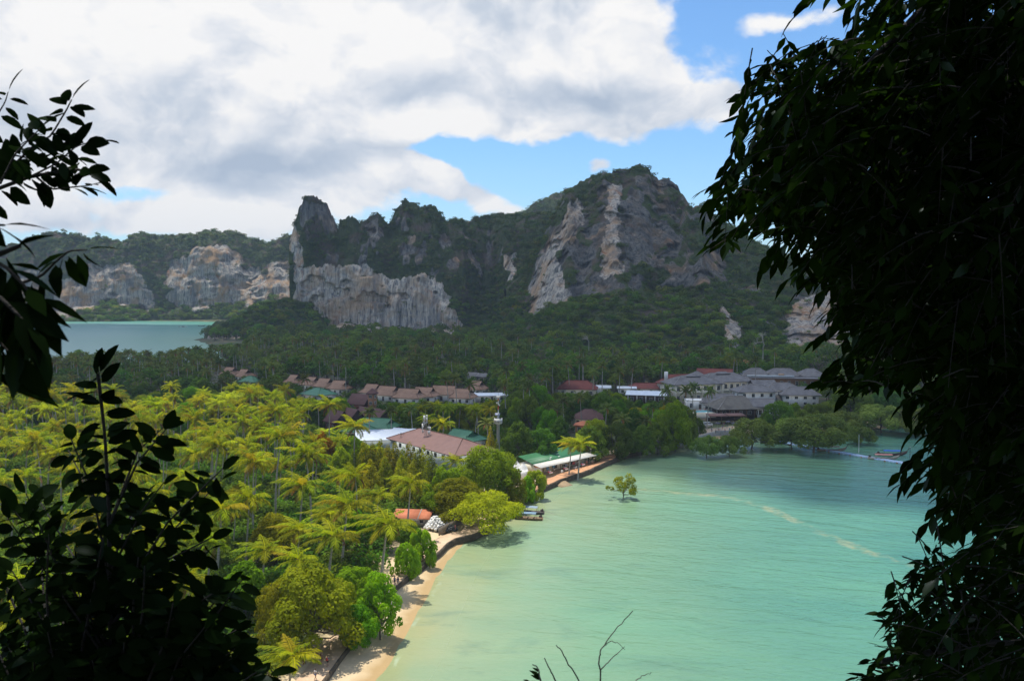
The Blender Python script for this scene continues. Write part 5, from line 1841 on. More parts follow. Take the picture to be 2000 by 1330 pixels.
put_tree('shrub', 1046, 915, 56, 962, 'vivid green round bush at the near corner of the beach shop', gb, 'beach_shrub', 'shrub')
put_tree('shrub', 1030, 930, 40, 968, 'smaller green bush left of the vivid one beside the white tents', gb, 'beach_shrub', 'shrub')
gs = 'yellow green feathery casuarinas'
put_tree('spire', 958, 834, 26, 905, 'tall yellow green spire tree in front of the water tower, left of two', gs, 'casuarina')
put_tree('spire', 970, 858, 20, 908, 'yellow green spire tree right against the water tower column', gs, 'casuarina')
for k, (x, y) in enumerate([(695, 868), (712, 862), (728, 868), (744, 860), (758, 872), (772, 868), (788, 876), (800, 866), (815, 880), (828, 872), (842, 886), (752, 895), (780, 900), (806, 905), (724, 900)]):
    put_tree('spire', x, y, 44 + 8 * (k % 3), y + 92, 'feathery yellow green casuarina in the thicket below the long white building' if k > 5 else 'feathery yellow green casuarina in the thicket left of the phone mast', gs, 'casuarina')
gy = 'lone bright crowns in the palm grove'
for kind, x, y, pw, b, lab in [('yellow', 626, 832, 58, 935, 'orange yellow flowering tree in the palm grove'), ('bright', 690, 838, 56, 930, 'bright green round tree left of the tall leaning palm'), ('bright', 668, 862, 50, 950, 'bright green tree below the orange yellow one'),
                               ('bright', 95, 738, 60, 830, 'light green tree at the back edge of the sunny grove on the left'), ('bright', 365, 775, 70, 880, 'light green round tree amid palms left of centre'), ('round', 500, 800, 55, 905, 'dark green round tree among the sunny palms'),
                               ('bright', 405, 1000, 90, 1120, 'green leafy tree half behind the dark twigs at lower left'), ('bright', 480, 1080, 100, 1210, 'dense green tree beside the dark bush at the bottom'), ('olive', 540, 985, 110, 1100, 'olive green tree under the palms left of the big beach palm'),
                               ('olive', 330, 1150, 130, 1290, 'olive tree seen through the dark bush'), ('olive', 470, 930, 70, 1030, 'small olive tree between palm trunks'), ('round', 760, 985, 70, 1070, 'dark leafy tree left of the orange hut'),
                               ('bright', 845, 948, 60, 1012, 'bright green tree right above the orange hut'), ('bright', 700, 985, 60, 1075, 'bright green tree behind the big beach palm')]:
    put_tree(kind, x, y, pw, b, lab, gy)
gd = 'dark shore trees beyond the beach shop'
for kind, x, y, pw, b, lab in [('bushyd', 1012, 822, 70, 905, 'dark green tree right behind the water tower'), ('bushyd', 1058, 832, 75, 902, 'dark rounded tree behind the green shop roof'), ('bushyd', 1092, 815, 60, 890, 'dark tree behind the sunlit palm pair'),
                               ('bushyd', 1150, 830, 80, 893, 'dark green tree at the far end of the beach shop'), ('bushy', 1165, 812, 70, 880, 'lighter green tree above the far end of the beach shop'), ('bushyd', 1205, 822, 80, 888, 'broad dark shore tree right of the teal sign'),
                               ('bushyd', 1250, 832, 70, 884, 'dark shore tree hanging over the sea wall'), ('bushyd', 1285, 822, 65, 878, 'dark shore tree at the near end of the little dark beach'), ('bushy', 1320, 783, 90, 872, 'large fresh green tree left of the pool'),
                               ('bushy', 1290, 792, 60, 868, 'fresh green tree just left of the largest one by the pool'), ('bushyd', 1342, 812, 50, 866, 'dark green tree below the left end of the pool'), ('bushyd', 1235, 800, 70, 872, 'dark tree behind the shore row below the white hall'),
                               ('bushyd', 1362, 815, 34, 846, 'dark purple green shrub left of the beach bar'), ('bushy', 1075, 800, 60, 880, 'dark crown with fresh leaves among the shore trees')]:
    put_tree(kind, x, y, pw, b, lab, gd)
gm = 'mangrove trees standing in the bay'
for kind, x, y, pw, b, lab in [('sparse', 1217, 925, 66, 974, 'lone sunlit yellow green mangrove standing in the shallow water'), ('mangrove', 1380, 848, 54, 894, 'small mangrove with a bare trunk, left of two before the little beach'), ('mangrove', 1424, 847, 50, 891, 'small mangrove with twin trunks, right of two before the little beach'),
                               ('mangrove', 1470, 815, 92, 878, 'wide green mangrove right of the small pair'), ('mangrove', 1590, 805, 130, 884, 'broadest mangrove, overhanging the start of the floating pier'), ('mangrove', 1545, 812, 80, 878, 'mangrove left of the broadest one'),
                               ('mangrove', 1682, 832, 54, 868, 'small mangrove on its own behind the floating pier'), ('mangrove', 1640, 800, 80, 852, 'pale green mangrove behind the small one by the pier'), ('mangrove', 1720, 785, 100, 846, 'pale green mangrove before the dark leaves, behind the pier end'),
                               ('mangrove', 1790, 795, 90, 850, 'mangrove mostly hidden by the dark hanging leaves'), ('mangrove', 1860, 800, 100, 850, 'far right mangrove seen through the dark foliage')]:
    put_tree(kind, x, y, pw * (1.18 if kind == 'mangrove' else 1.0), b, lab, gm, 'mangrove', water=True)
for x, y, pw, b, lab in [(1520, 778, 75, 845, 'tall dark tree below the grey roofed white house'), (1490, 808, 50, 845, 'mid green tree right of the beach bar'), (1565, 800, 60, 838, 'dark tree behind the broadest mangrove'), (1660, 758, 110, 825, 'dark green tree right of the hotel wings'), (1740, 742, 110, 822, 'dark green tree behind the pale mangroves'), (1820, 750, 110, 820, 'dark green tree at the far right shore'), (1610, 782, 60, 828, 'dark tree under the hanging leaf spray')]:
    put_tree('bushyd', x, y, pw, b, lab, 'dark trees behind the mangroves')

# ---- bare pale trees on the wooded slope
def bare_tree(px, py_top, py_base, Y, label, seed):
    B, T_ = at(px, py_base, Y), at(px, py_top, Y)
    H = T_.z - B.z
    o = thing('bare_tree', label, 'tree', tuple(B), 0, 'leafless pale trees in the forest')
    q = np.random.default_rng(seed)
    mb = MB()

    def grow(p, d, L, rad, lev):
        e = p + d * L
        m_ = (p + e) / 2 + q.normal(size=3) * L * .07
        mb.tube([p, m_, e], [rad, rad * .85, rad * .65], 5, False)
        if lev:
            for k in range(3 if lev > 2 else 2 + (q.random() < .5)):
                nd = unit(d * .7 + q.normal(size=3) * .55 + np.array([0, 0, .12]))
                grow(e, nd, L * (.62 + .2 * q.random()), rad * .62, lev - 1)
    MB().tube([(0, 0, -4), (0, 0, H * .42)], [H * .022, H * .016], 6).build('trunk', M_PALMBARK, o)
    grow(np.array([0, 0, H * .40]), np.array([0, 0, 1.0]), H * .17, H * .015, 5)
    mb.build('branches', M_PALMBARK, o)['kind'] = 'stuff'


bare_tree(992, 640, 690, 840, 'spreading leafless pale tree in the forest left of the wooded foothill', 1)
bare_tree(1150, 648, 690, 700, 'large leafless pale tree at the foot of the right mountain', 2)
bare_tree(1490, 640, 705, 560, 'tall leafless pale tree between the two pale rock faces at right', 3)

# ---- palms
PALM_T = []
for k, (H, lx, ly) in enumerate([(15, .6, .2), (18, -1.2, .5), (20, .9, -.4), (17, -.5, -.8), (21, 1.6, .3)]):
    PALM_T.append((H, palm_proto(200 + k, H, (lx, ly), 22, 5.7, 24, True, .15, .17)))
PALM_N = []
for k, (H, lx, ly) in enumerate([(12, .8, .3), (14, -1.6, .2), (15, .4, -.9), (16, -1.0, 1.0), (17, 2.2, .4), (18, .7, -.4), (19, -2.0, -.6), (20, 1.4, .3), (17, 0, .4), (13, -.6, -.5)]):
    PALM_N.append((H, palm_proto(230 + k, H, (lx, ly), 19 + (k * 5) % 6, 4.1 + .22 * ((k * 3) % 5), 18, False, .16, .12 + .03 * (k % 4))))
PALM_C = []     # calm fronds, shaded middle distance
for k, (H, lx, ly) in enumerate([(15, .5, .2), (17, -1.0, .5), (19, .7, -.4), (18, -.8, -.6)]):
    PALM_C.append((H, palm_proto(250 + k, H, (lx, ly), 17, 4.4, 13, False, .24, .05, M_PALM_SHADE)))
PLACED = []
NPALM = [0, 0]


def put_palm(x, y, H, label, group, kind, rz=0., sc=None):
    lib = {'T': PALM_T, 'N': PALM_N, 'C': PALM_C}[kind]
    best = min(range(len(lib)), key=lambda i: abs(lib[i][0] - H) + 5 * ((NPALM[0] * 7 + i * 3) % 5) / 5)
    h0, (tk, cr) = lib[best]
    z0 = gz(x, y) - .1
    s = sc or (.78 + .38 * random.random())
    o = thing('coconut_palm', label, 'palm tree', (x, y, z0), rz, group, (s, s, H / h0))
    link('trunk', tk, o)
    for c in (cr if isinstance(cr, list) else [cr]):
        link('frond' if isinstance(cr, list) else 'crown', c, o)
    NPALM[0] += 1
    PLACED.append((x, y))
    return o


def palm_at(px, py, H, label, group, kind, rz=0., sc=None):
    P = gp(px, py, H + 2.6)
    return put_palm(P.x, P.y, H, label, group, kind, rz, sc)


# hero palms of the sunny grove
for px, py, H, lab in [(688, 828, 19, 'tall wind blown palm on a bare pale trunk, left of the white metal roof'), (862, 826, 12, 'yellow green palm in front of the long brown roof'), (640, 790, 19, 'tall palm at the back of the sunny grove, left of the maroon houses'),
                       (592, 805, 18, 'palm with drooping fronds left of the orange yellow tree'), (536, 850, 21, 'tallest palm of the grove with a thick pale trunk'), (488, 768, 18, 'slender palm standing out at the back edge of the sunny grove'),
                       (606, 882, 19, 'tall ragged palm on a long bare trunk in mid grove'), (487, 890, 17, 'palm with ragged drooping crown over a long thin trunk, left of centre'), (795, 935, 13, 'palm above the orange hut, right of the big beach palm'),
                       (744, 1010, 13, 'big full palm close to the beach path, left of the orange hut'), (668, 975, 14, 'broad drooping palm left of the big beach palm'), (640, 1035, 11, 'low drooping palm above the large olive tree'),
                       (560, 1255, 8, 'small palm below the large olive tree at the bottom edge'), (466, 805, 17, 'slim palm left of the standing out slender one'), (522, 800, 16, 'full round palm at the back of the grove'), (433, 845, 15, 'slender pale trunked palm left of centre'),
                       (885, 892, 8, 'short palm beside the orange awning tent'), (575, 1080, 10, 'low palm just above the large olive tree, left side'), (700, 920, 16, 'palm between the casuarina thicket and the orange yellow tree')]:
    palm_at(px, py, H, lab, 'sunny coconut palms', 'T', 0, {744: 1.32, 668: 1.2, 640: 1.05 if py < 900 else 1.2, 688: 1.1, 536: 1.1, 606: 1.1}.get(px))
palm_at(1112, 852, 11, 'sunlit palm bending over the green shop roof, left of the pair', 'sunny coconut palms', 'T', .3)
palm_at(1130, 848, 12, 'sunlit palm bending over the white shop strip, right of the pair', 'sunny coconut palms', 'T', -.3)
# shaded palms one can pick out
shade = [(876, 740, 'left of three over the brown roof'), (892, 737, 'second of three over the brown roof'), (916, 750, 'right over the joint of the brown and white roofs'), (990, 722, 'high in the forest left of the maroon roofed house'), (1022, 715, 'tall, above the twin trunks'),
         (1022, 747, 'left of the twin palms behind the water tower mast'), (1036, 758, 'right of the twin palms behind the water tower mast'), (988, 750, 'just right of the mast top'), (1067, 737, 'left of the maroon roofed house'), (1080, 714, 'high above the maroon roofed house, left'),
         (1112, 712, 'high above the maroon roofed house, middle'), (1140, 709, 'high above the maroon roofed house, right'), (1157, 728, 'in front of the low white roof'), (1176, 716, 'behind the low white roof'), (1210, 728, 'between the two white roofs'), (1233, 718, 'above the small white roof'),
         (1090, 795, 'left of the dark red hipped roof'), (1102, 782, 'behind the dark red hipped roof, left'), (1136, 775, 'over the dark red hipped roof'), (1182, 792, 'right of the dark red hipped roof'), (1212, 806, 'low among the shore trees'), (1260, 806, 'pale, under the white hall'),
         (1275, 788, 'right under the white hall'), (1292, 704, 'high at the forest edge left of the red roofs'), (1305, 757, 'left of the hotel front'), (1335, 758, 'left of the hotel front, closer to the pool'), (1352, 752, 'in front of the leftmost hotel wing'), (1382, 757, 'in front of the balcony wing'),
         (592, 742, 'dark, left of the green hipped roof'), (722, 805, 'dark, in front of the green roof, left'), (764, 802, 'dark, in front of the green roof, right'), (806, 798, 'dark, between the chalets and the phone mast'), (955, 822, 'right of the green bungalow, dark'), (1440, 700, 'by the orange roofed hut, left'), (1476, 705, 'by the orange roofed hut, right'),
         (1305, 778, 'above the large fresh green tree'), (770, 715, 'thin, at the forest edge above the chalets, left'), (835, 712, 'thin, at the forest edge above the chalets, middle'), (675, 712, 'thin, at the forest edge above the chalets, far left')]
for px, py, lab in shade:
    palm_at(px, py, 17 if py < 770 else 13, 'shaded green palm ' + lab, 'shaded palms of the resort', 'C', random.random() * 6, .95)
# the mass of the sunny grove: separate palms up to the limit, then stuff
cand = []
r = np.random.default_rng(42)
for _ in range(26000):
    y = 112 + 290 * r.random()
    x = (-.68 + .66 * r.random()) * y * 1.0
    cand.append((x, y))
cand = np.array(cand)
de = sdf(cand[:, 0], cand[:, 1], EAST)
dW = dist_line(cand[:, 0], cand[:, 1], WALL1, False)
cand = cand[(de > 16) & (dW > 7)]
taken = list(PLACED)
grove = []
for x, y in cand:
    if y > 362 + 10 * math.sin(x * .05) or not free(x, y, 1.0):
        continue
    if any((x - a) ** 2 + (y - b) ** 2 < (92 if y < 270 else 70) for a, b in taken):
        continue
    taken.append((x, y))
    grove.append((x, y))
grove = np.array(grove)
order = np.argsort(grove[:, 1])


def grove_label(px, py):
    if py > 1050:
        return 'coconut palm low in the sunny grove, behind the dark bush'
    if px < 330 and py < 850:
        return 'coconut palm at the back left of the sunny grove'
    if px < 330:
        return 'coconut palm left in the grove, above the dark bush'
    if py < 830:
        return 'coconut palm at the back of the grove, before the dark forest'
    if px < 560:
        return 'coconut palm in mid grove, left of the tallest palm'
    return 'coconut palm between the tallest palm and the beach trees'


extra = []
nfr = 0
for i in order:
    x, y = grove[i]
    H = 10 + 10 * r.random() if y > 200 else 8 + 8 * r.random()
    z0 = gz(x, y)
    hm = room_for(x, y, 4.0, H + 2.5, z0) - 2.5
    if hm < 6:
        continue
    H = min(H, hm)
    q = proj([[x, y, z0 + H]])[0]
    if q[0] < -60:
        continue
    if NPALM[0] >= 296:
        extra.append((x, y, z0, H))
        continue
    hid = q[0] < 430 and q[1] > 1000
    kind = 'T' if (y < 285 and nfr < 75 and not hid and q[1] < 1330) else 'N'
    nfr += kind == 'T'
    size = 'short' if H < 12.5 else ('tall' if H > 16.5 else 'middle sized')
    lab = size + ' ' + grove_label(*q)
    put_palm(x, y, H, lab, 'sunny palms: ' + lab, kind, r.normal() * .6)
print('palms', NPALM, 'extra', len(extra), 'with fronds', nfr)

FARPALM = []
for H, (tk, cr) in PALM_C:
    FARPALM.append(join_data('far_palm', [tk, cr]))
NEARPALM = [join_data('near_palm', [tk, cr]) for H, (tk, cr) in PALM_N[2:8]]
if extra:
    e = np.array(extra)
    scatter('palm_grove', 'further palms filling the back of the sunny grove', e[:, :3], e[:, 3] / 16.5, NEARPALM, rot=r.normal(size=len(e)) * .4, seed=8)

# undergrowth of the grove
SHR = [join_data('undergrowth_bush', [PR['shrub'][k][0]]) for k in range(2)]
UND = []
for k, mt in enumerate((M_BROAD, M_LIGHT, M_BROAD)):
    r_ = np.random.default_rng(160 + k)
    V, F, tint = lobed(r_, [(r_.normal() * 1.2, r_.normal() * 1.2, .8 + r_.random(), 1.1 + .6 * r_.random()) for _ in range(6)], 330, .55, .55)
    UND.append(mesh('undergrowth_bush', V, F, {'tint': tint}, mats=[mt]))
pts, scl = [], []
q = r.random((5200, 2))
yy = 100 + 300 * q[:, 0]
xx = (-.70 + .72 * q[:, 1]) * yy
z, de, _ = ground_z(xx, yy)
dW = dist_line(xx, yy, WALL1, False)
for a, b, c, d_, e in zip(xx, yy, z, de, dW):
    if d_ > 14 and e > 5.2 and free(a, b, -1.0) and b < 372:
        s = .6 + 1.1 * r.random() ** 2
        if room_for(a, b, 2 * s, 2.6 * s, c) > 2.2 * s:
            pts.append((a, b, c - .1))
            scl.append(s)
scatter('undergrowth', 'green undergrowth between the palm trunks', np.array(pts), np.array(scl), UND, seed=9)

# ---- the shaded forest of the isthmus
n = 60000
yy = 352 + 760 * r.random(n) ** 1.25
xx = (-.66 + 1.40 * r.random(n)) * yy
z, de, dw = ground_z(xx, yy)
cell = {}
FP, FS, FI, IND = [], [], [], []
palmy = fbm(np.stack([xx * .012, yy * .012, xx * 0 + 5], 1), 3)
for a, b, c, d1, d2, pm_ in zip(xx, yy, z, de, dw, palmy):
    if min(d1, d2) < 7 or not free(a, b, 1.5):
        continue
    if b < 372 and a < -20 and b < 362 + 10 * math.sin(a * .05):
        continue
    sp = 7.2 if b < 560 else 8.6
    key = (int(a // sp), int(b // sp))
    if any((a - u) ** 2 + (b - v) ** 2 < sp * sp for i in (-1, 0, 1) for j in (-1, 0, 1) for u, v in cell.get((key[0] + i, key[1] + j), ())):
        continue
    cell.setdefault(key, []).append((a, b))
    pal = (r.random() < (.5 if pm_ > .52 else .08)) and 400 < b < 800
    H = (15 + 5 * r.random()) if pal else (8 + 8 * r.random())
    hm = room_for(a, b, 3.5, H, c)
    if hm < 3.5:
        continue
    H = min(H, hm)
    if pal and H > 7:
        FP.append((a, b, c - .2)); FS.append(H / 18.0); FI.append(len(FAR_TREES) + int(r.integers(0, 4)))
    else:
        IND.append((a, b, c, H))
IND.sort(key=lambda t: t[1])
nb = 0
for a, b, c, H in IND:
    q = proj([[a, b, c + H]])[0]
    if nb < 215 and -40 < q[0] < 1850 and b < 640 and H > 6:
        k = int(r.integers(0, 10))
        kind = 'olive' if k == 0 else ('bushy' if k in (1, 2) else ('round' if k in (3, 4, 5) else 'bushyd'))
        d_ = DIM[kind]
        R = H * (.36 + .16 * r.random())
        if q[0] < 470:
            where = 'at the left, between the sunny grove and the west bay'
        elif q[0] < 700:
            where = 'around the left chalets'
        elif q[0] < 1000:
            where = 'around the brown chalets and the long building'
        elif q[0] < 1300:
            where = 'between the water tower and the white hall'
        else:
            where = 'around the hotel wings'
        word = {'olive': 'shaded olive tree ', 'bushy': 'shaded fresh green tree ', 'round': 'shaded dark green tree ', 'bushyd': 'shaded dark bushy tree '}[kind]
        plant_tree('broadleaf_tree', word + where, 'tree', PR[kind][int(r.integers(0, len(PR[kind])))], (a, b, c - .2), (R / d_[0], R / d_[0], H / d_[1]), 'shaded trees ' + where, r.random() * 6)
        nb += 1
    else:
        FP.append((a, b, c - .2)); FS.append(H / 10.5 * (.8 + .5 * r.random())); FI.append(int(r.integers(0, len(FAR_TREES))))
scatter('forest', 'shaded forest of trees and palms between the resort and the cliffs', np.array(FP), np.array(FS), FAR_TREES + FARPALM, idx=np.array(FI, float), seed=12)
print('forest', len(FP), 'broad individuals', nb)

# ------------------------------------------------------------------ boats
def hull(L=10.5, W=1.9, prow=1.0):
    ts = np.linspace(0, 1, 15)
    sec = []
    for t in ts:
        b = W / 2 * (1 - max(0, (t - .45) / .55) ** 2.2) * (1 - .35 * max(0, (.2 - t) / .2) ** 2) + .03
        zg = .55 + 1.25 * max(0, (t - .5) / .5) ** 2.4 * prow + .15 * max(0, (.25 - t) / .25)
        zk = -.25 + 1.1 * max(0, (t - .62) / .38) ** 2.2 * prow
        x = (t - .5) * L
        sec.append([(x, -b, zg), (x, -b * .86, (zg + zk) / 2), (x, -b * .35, zk), (x, b * .35, zk), (x, b * .86, (zg + zk) / 2), (x, b, zg),
                    (x, b - .07, zg - .02), (x, b * .78, zk + .28), (x, -b * .78, zk + .28), (x, -b + .07, zg - .02)])
    V = [p for s in sec for p in s]
    F = []
    m_ = 10
    for i in range(len(ts) - 1):
        for j in range(m_):
            F.append((i * m_ + j, i * m_ + (j + 1) % m_, (i + 1) * m_ + (j + 1) % m_, (i + 1) * m_ + j))
    F.append(tuple(range(m_ - 1, -1, -1)))
    F.append(tuple(range((len(ts) - 1) * m_, len(ts) * m_)))
    return V, F


def longtail(label, loc, rz, hullc, canopyc, group, canopy=True, L=10.5, small=False):
    o = thing('longtail_boat', label, 'boat', loc, rz, group)
    hm = plain('hull_%d_%d' % (hullc[0] * 100, hullc[2] * 100), hullc, .6, .3, 1.0)
    V, F = hull(L)
    MB().add(V, F).build('hull', hm, o)
    MB().tube([(L / 2 - .35, 0, 1.0), (L / 2 + .25, 0, 1.9), (L / 2 + .75, 0, 2.9)], [.14, .12, .07], 6).build('prow', W_DARK, o)
    for x in (-2.4, -.8, .8, 2.2):
        MB().box((x, 0, .42), (.3, 1.6, .06)).build('seat', W_WOOD, o)
    if canopy:
        cm = plain('canopy_%d_%d' % (canopyc[0] * 100, canopyc[2] * 100), canopyc, .7, .2, 1.0)
        Vc, Fc = [], []
        for i, x in enumerate((-3.1, -1.5, 0, 1.6, 2.8)):
            for j, y in enumerate((-1.0, -.55, 0, .55, 1.0)):
                Vc.append((x, y, 1.95 - .25 * (y * y) + .04 * math.sin(i * 2.1)))
        for i in range(4):
            for j in range(4):
                Fc.append((i * 5 + j, (i + 1) * 5 + j, (i + 1) * 5 + j + 1, i * 5 + j + 1))
        nV = len(Vc)
        MB().add(Vc + [(x, y, z - .05) for x, y, z in Vc], Fc + [tuple(reversed([q + nV for q in f])) for f in Fc]).build('canopy', cm, o)
        for x in (-2.9, 0, 2.6):
            for y in (-.85, .85):
                MB().tube([(x, y, .4), (x, y, 1.8)], .035, 5).build('post', W_WOOD, o)
    mb = MB().box((-L / 2 + .55, 0, .95), (.75, .5, .45)).box((-L / 2 + .45, 0, 1.25), (.4, .3, .25))
    en = mb.build('engine', W_DARK, o)
    MB().tube([(-L / 2 + .3, 0, .95), (-L / 2 - 1.6, 0, .55), (-L / 2 - 3.4, 0, .1)], [.05, .04, .03], 5).build('drive_shaft', W_GREY, en)
    MB().tube([(-L / 2 + .9, 0, 1.0), (-L / 2 + 2.0, .1, 1.25)], .03, 5).build('tiller', W_GREY, en)
    return o


P = gp(1025, 1012, .2)
longtail('old wooden longtail boat with faded blue canopy under the overhanging tree, nearer of two', (P.x, P.y, .0), math.pi - .22, (.26, .17, .09), (.16, .26, .36), 'longtail boats moored by the big tree', L=9.5)
P = gp(1029, 1000, .2)
longtail('longtail boat with faded blue canopy and dark hull under the overhanging tree, farther of two', (P.x, P.y, .0), math.pi - .28, (.07, .06, .06), (.22, .30, .38), 'longtail boats moored by the big tree', L=9.5)
gpb = 'boats along the floating pier'
for px, py, rz, hc, cc, can, lab in [(1624, 881, -.12, (.30, .24, .18), (.55, .42, .38), True, 'wooden longtail boat with pinkish canopy at the landward end of the floating pier'),
                                     (1726, 897, -.16, (.42, .38, .32), (.55, .25, .22), True, 'pale longtail boat moored on the near side of the floating pier'),
                                     (1742, 889, -.10, (.10, .05, .045), (.02, .12, .55), True, 'dark longtail boat with a bright blue canopy on the far side of the floating pier'),
                                     (1806, 909, -.2, (.09, .055, .05), (.3, .3, .3), False, 'dark open longtail boat at the end of the floating pier behind the leaves'),
                                     (1512, 866, -.3, (.10, .10, .16), (.42, .10, .08), True, 'longtail boat with a red canopy in the shade under the mangroves')]:
    P = gp(px, py, 0)
    longtail(lab, (P.x, P.y, 0), rz, hc, cc, gpb, can)
gwb = 'boats far out in the west bay'
for px, py, rz, lab in [(62, 698, .1, 'dark longtail boat nearest the trees in the west bay'), (80, 690, .2, 'small dark longtail boat just behind it near the left edge'), (122, 638, .0, 'tiny boat below the far cliffs on the left'), (394, 637, .3, 'tiny boat lying off the far beach on the right')]:
    P = gp(px, py, 0)
    longtail(lab, (P.x, P.y, 0), rz, (.08, .06, .05), (.2, .2, .2), gwb, False)
P = gp(358, 639, 0)
sb = thing('speedboat', 'white speedboat crossing the west bay with a long wake', 'boat', (P.x, P.y, 0), .03)
V, F = hull(13, 3.2, .5)
MB().add(V, F).build('hull', W_FRAME, sb)
MB().box((-.5, 0, 1.7), (5, 2.4, .2)).build('canopy', W_BLUEW, sb)
MB().box((-.3, 0, 1.1), (3.8, 2.0, 1.1)).build('cabin', G_GLASS, sb)
for y in (-.5, .5):
    MB().box((-6.6, y, .8), (.6, .5, 1.2)).build('outboard_engine', W_DARK, sb)
nn = 40
s = np.linspace(0, 1, nn)
wv_ = .7 + 1.6 * s + .5 * (vnoise(np.stack([s * 30, s * 0, s * 0], 1)) - .5)
xw = P.x - 7 - s * 110
V = np.concatenate([np.c_[xw, P.y - wv_, np.full(nn, .03)], np.c_[xw, P.y + wv_, np.full(nn, .03)]])
i = np.arange(nn - 1)
tag(link('boat_wake', mesh('boat_wake', V, np.stack([i, i + nn, i + nn + 1, i + 1], 1), mats=[plain('foam_white', (.8, .82, .82), .6, .15, .3)])), 'white foam wake behind the speedboat', kind='stuff')

# floating pier: blue cubes in a long line
A, B = gp(1520, 862, .25), gp(1812, 911, .25)
rz = math.atan2(B.y - A.y, B.x - A.x)
L = (B - A).length
pier = thing('floating_pier', 'long floating pier of pale blue plastic cubes leading out from the mangroves', 'pier', (A.x, A.y, 0), rz)
me_c = MB().box((0, 0, .12), (1.42, 2.7, .6), taper=.96).data('float_section', plain('pier_blue', (.44, .60, .84), .5, .2, .6))
me_e = MB().box((0, -1.38, .12), (.6, .1, .32)).data('orange_block', plain('pier_orange', (.5, .14, .04)))
k, x = 0, .75
while x < L:
    off = 2.2 * (math.sin(x / L * math.pi)) * -.5
    sct = link('float_section', me_c, pier, (x, off, 0.02 * math.sin(k * 1.7)))
    if k % 3 == 1:
        link('orange_block', me_e, sct)
    x += 1.48
    k += 1
for px, py, h, lab in ((1677, 884, 6.5, 'white mooring post standing beside the floating pier'), (1777, 899, 4.6, 'thin dark mooring post near the end of the floating pier')):
    P = gp(px, py, 0)
    o = thing('mooring_post', lab, 'post', (P.x, P.y, 0))
    MB().tube([(0, 0, -1.5), (0, 0, h)], .14 if h > 6 else .09, 7).build('post', W_FRAME if h > 6 else W_DARK, o)
    MB().tube([(0, 0, h), (0, 0, h + .25)], [.2, .05], 7).build('post_cap', W_GREY, o)

# ------------------------------------------------------------------ people
def skin_mesh(nodes, edges, radii, sub=1):
    me = bpy.data.meshes.new('body')
    me.from_pydata([tuple(n) for n in nodes], edges, [])
    o = bpy.data.objects.new('body', me)
    COL.objects.link(o)
    sk_ = o.modifiers.new('s', 'SKIN')
    sk_.use_smooth_shade = True
    for k, v in enumerate(me.skin_vertices[0].data):
        rr = radii[k]
        v.radius = (rr, rr) if isinstance(rr, (int, float)) else rr
        v.use_root = (k == 0)
    ss = o.modifiers.new('d', 'SUBSURF')
    ss.levels = sub
    ss.render_levels = sub
    dg = bpy.context.evaluated_depsgraph_get()
    res = bpy.data.meshes.new_from_object(o.evaluated_get(dg))
    bpy.data.objects.remove(o)
    return res


def pose(stride, arm):
    """x forward; joints of a standing or walking adult, 1.72 m tall"""
    n = [(0, 0, .95), (0, 0, 1.15), (.01, 0, 1.36), (.01, 0, 1.48), (.03, 0, 1.56), (.04, 0, 1.66)]
    e = [(0, 1), (1, 2), (2, 3), (3, 4), (4, 5)]
    r_ = [.135, .125, .145, .055, .085, .085]
    for s in (-1, 1):
        f = stride * s
        b = len(n)
        n += [(0, .095 * s, .90), (.12 * f + .04, .10 * s, .50), (.26 * f - (.10 if f < 0 else 0), .10 * s, .09 + (.05 if f < 0 else 0)), (.26 * f + .13 - (.06 if f < 0 else 0), .11 * s, .035)]
        e += [(0, b), (b, b + 1), (b + 1, b + 2), (b + 2, b + 3)]
        r_ += [.095, .062, .042, .038]
        b = len(n)
        g = -arm * s
        n += [(.0, .19 * s, 1.40), (.10 * g - .02, .235 * s, 1.14), (.22 * g + .06, .24 * s, .90), (.25 * g + .08, .235 * s, .80)]
        e += [(2, b), (b, b + 1), (b + 1, b + 2), (b + 2, b + 3)]
        r_ += [.058, .042, .032, .034]
    return n, e, r_


BODY = {}
for key, (st, ar) in {'walk': (1.0, .9), 'stand': (.12, .15)}.items():
    n_, e_, r_ = pose(st, ar)
    body = skin_mesh(n_, e_, r_)
    shirt = skin_mesh([n_[1], n_[2], (n_[2][0], 0, 1.44), n_[10], n_[11], n_[18], n_[19], n_[0]], [(0, 1), (1, 2), (1, 3), (3, 4), (1, 5), (5, 6), (0, 7)], [.142, .162, .09, .072, .056, .072, .056, .145])
    short = skin_mesh([n_[0], n_[6], tuple(np.array(n_[6]) * .35 + np.array(n_[7]) * .65), n_[14], tuple(np.array(n_[14]) * .35 + np.array(n_[15]) * .65)], [(0, 1), (1, 2), (0, 3), (3, 4)], [.15, .112, .088, .112, .088])
    hair = MB()
    V, F = tube([(.02, 0, 1.62), (.02, 0, 1.68), (.025, 0, 1.73), (.03, 0, 1.76)], [.098, .1, .075, .01], 8)
    hair.add(V, F)
    BODY[key] = (body, shirt, short, hair.data('hair', W_DARK, True))
SKIN = plain('skin', (.38, .22, .15), .6, .08)


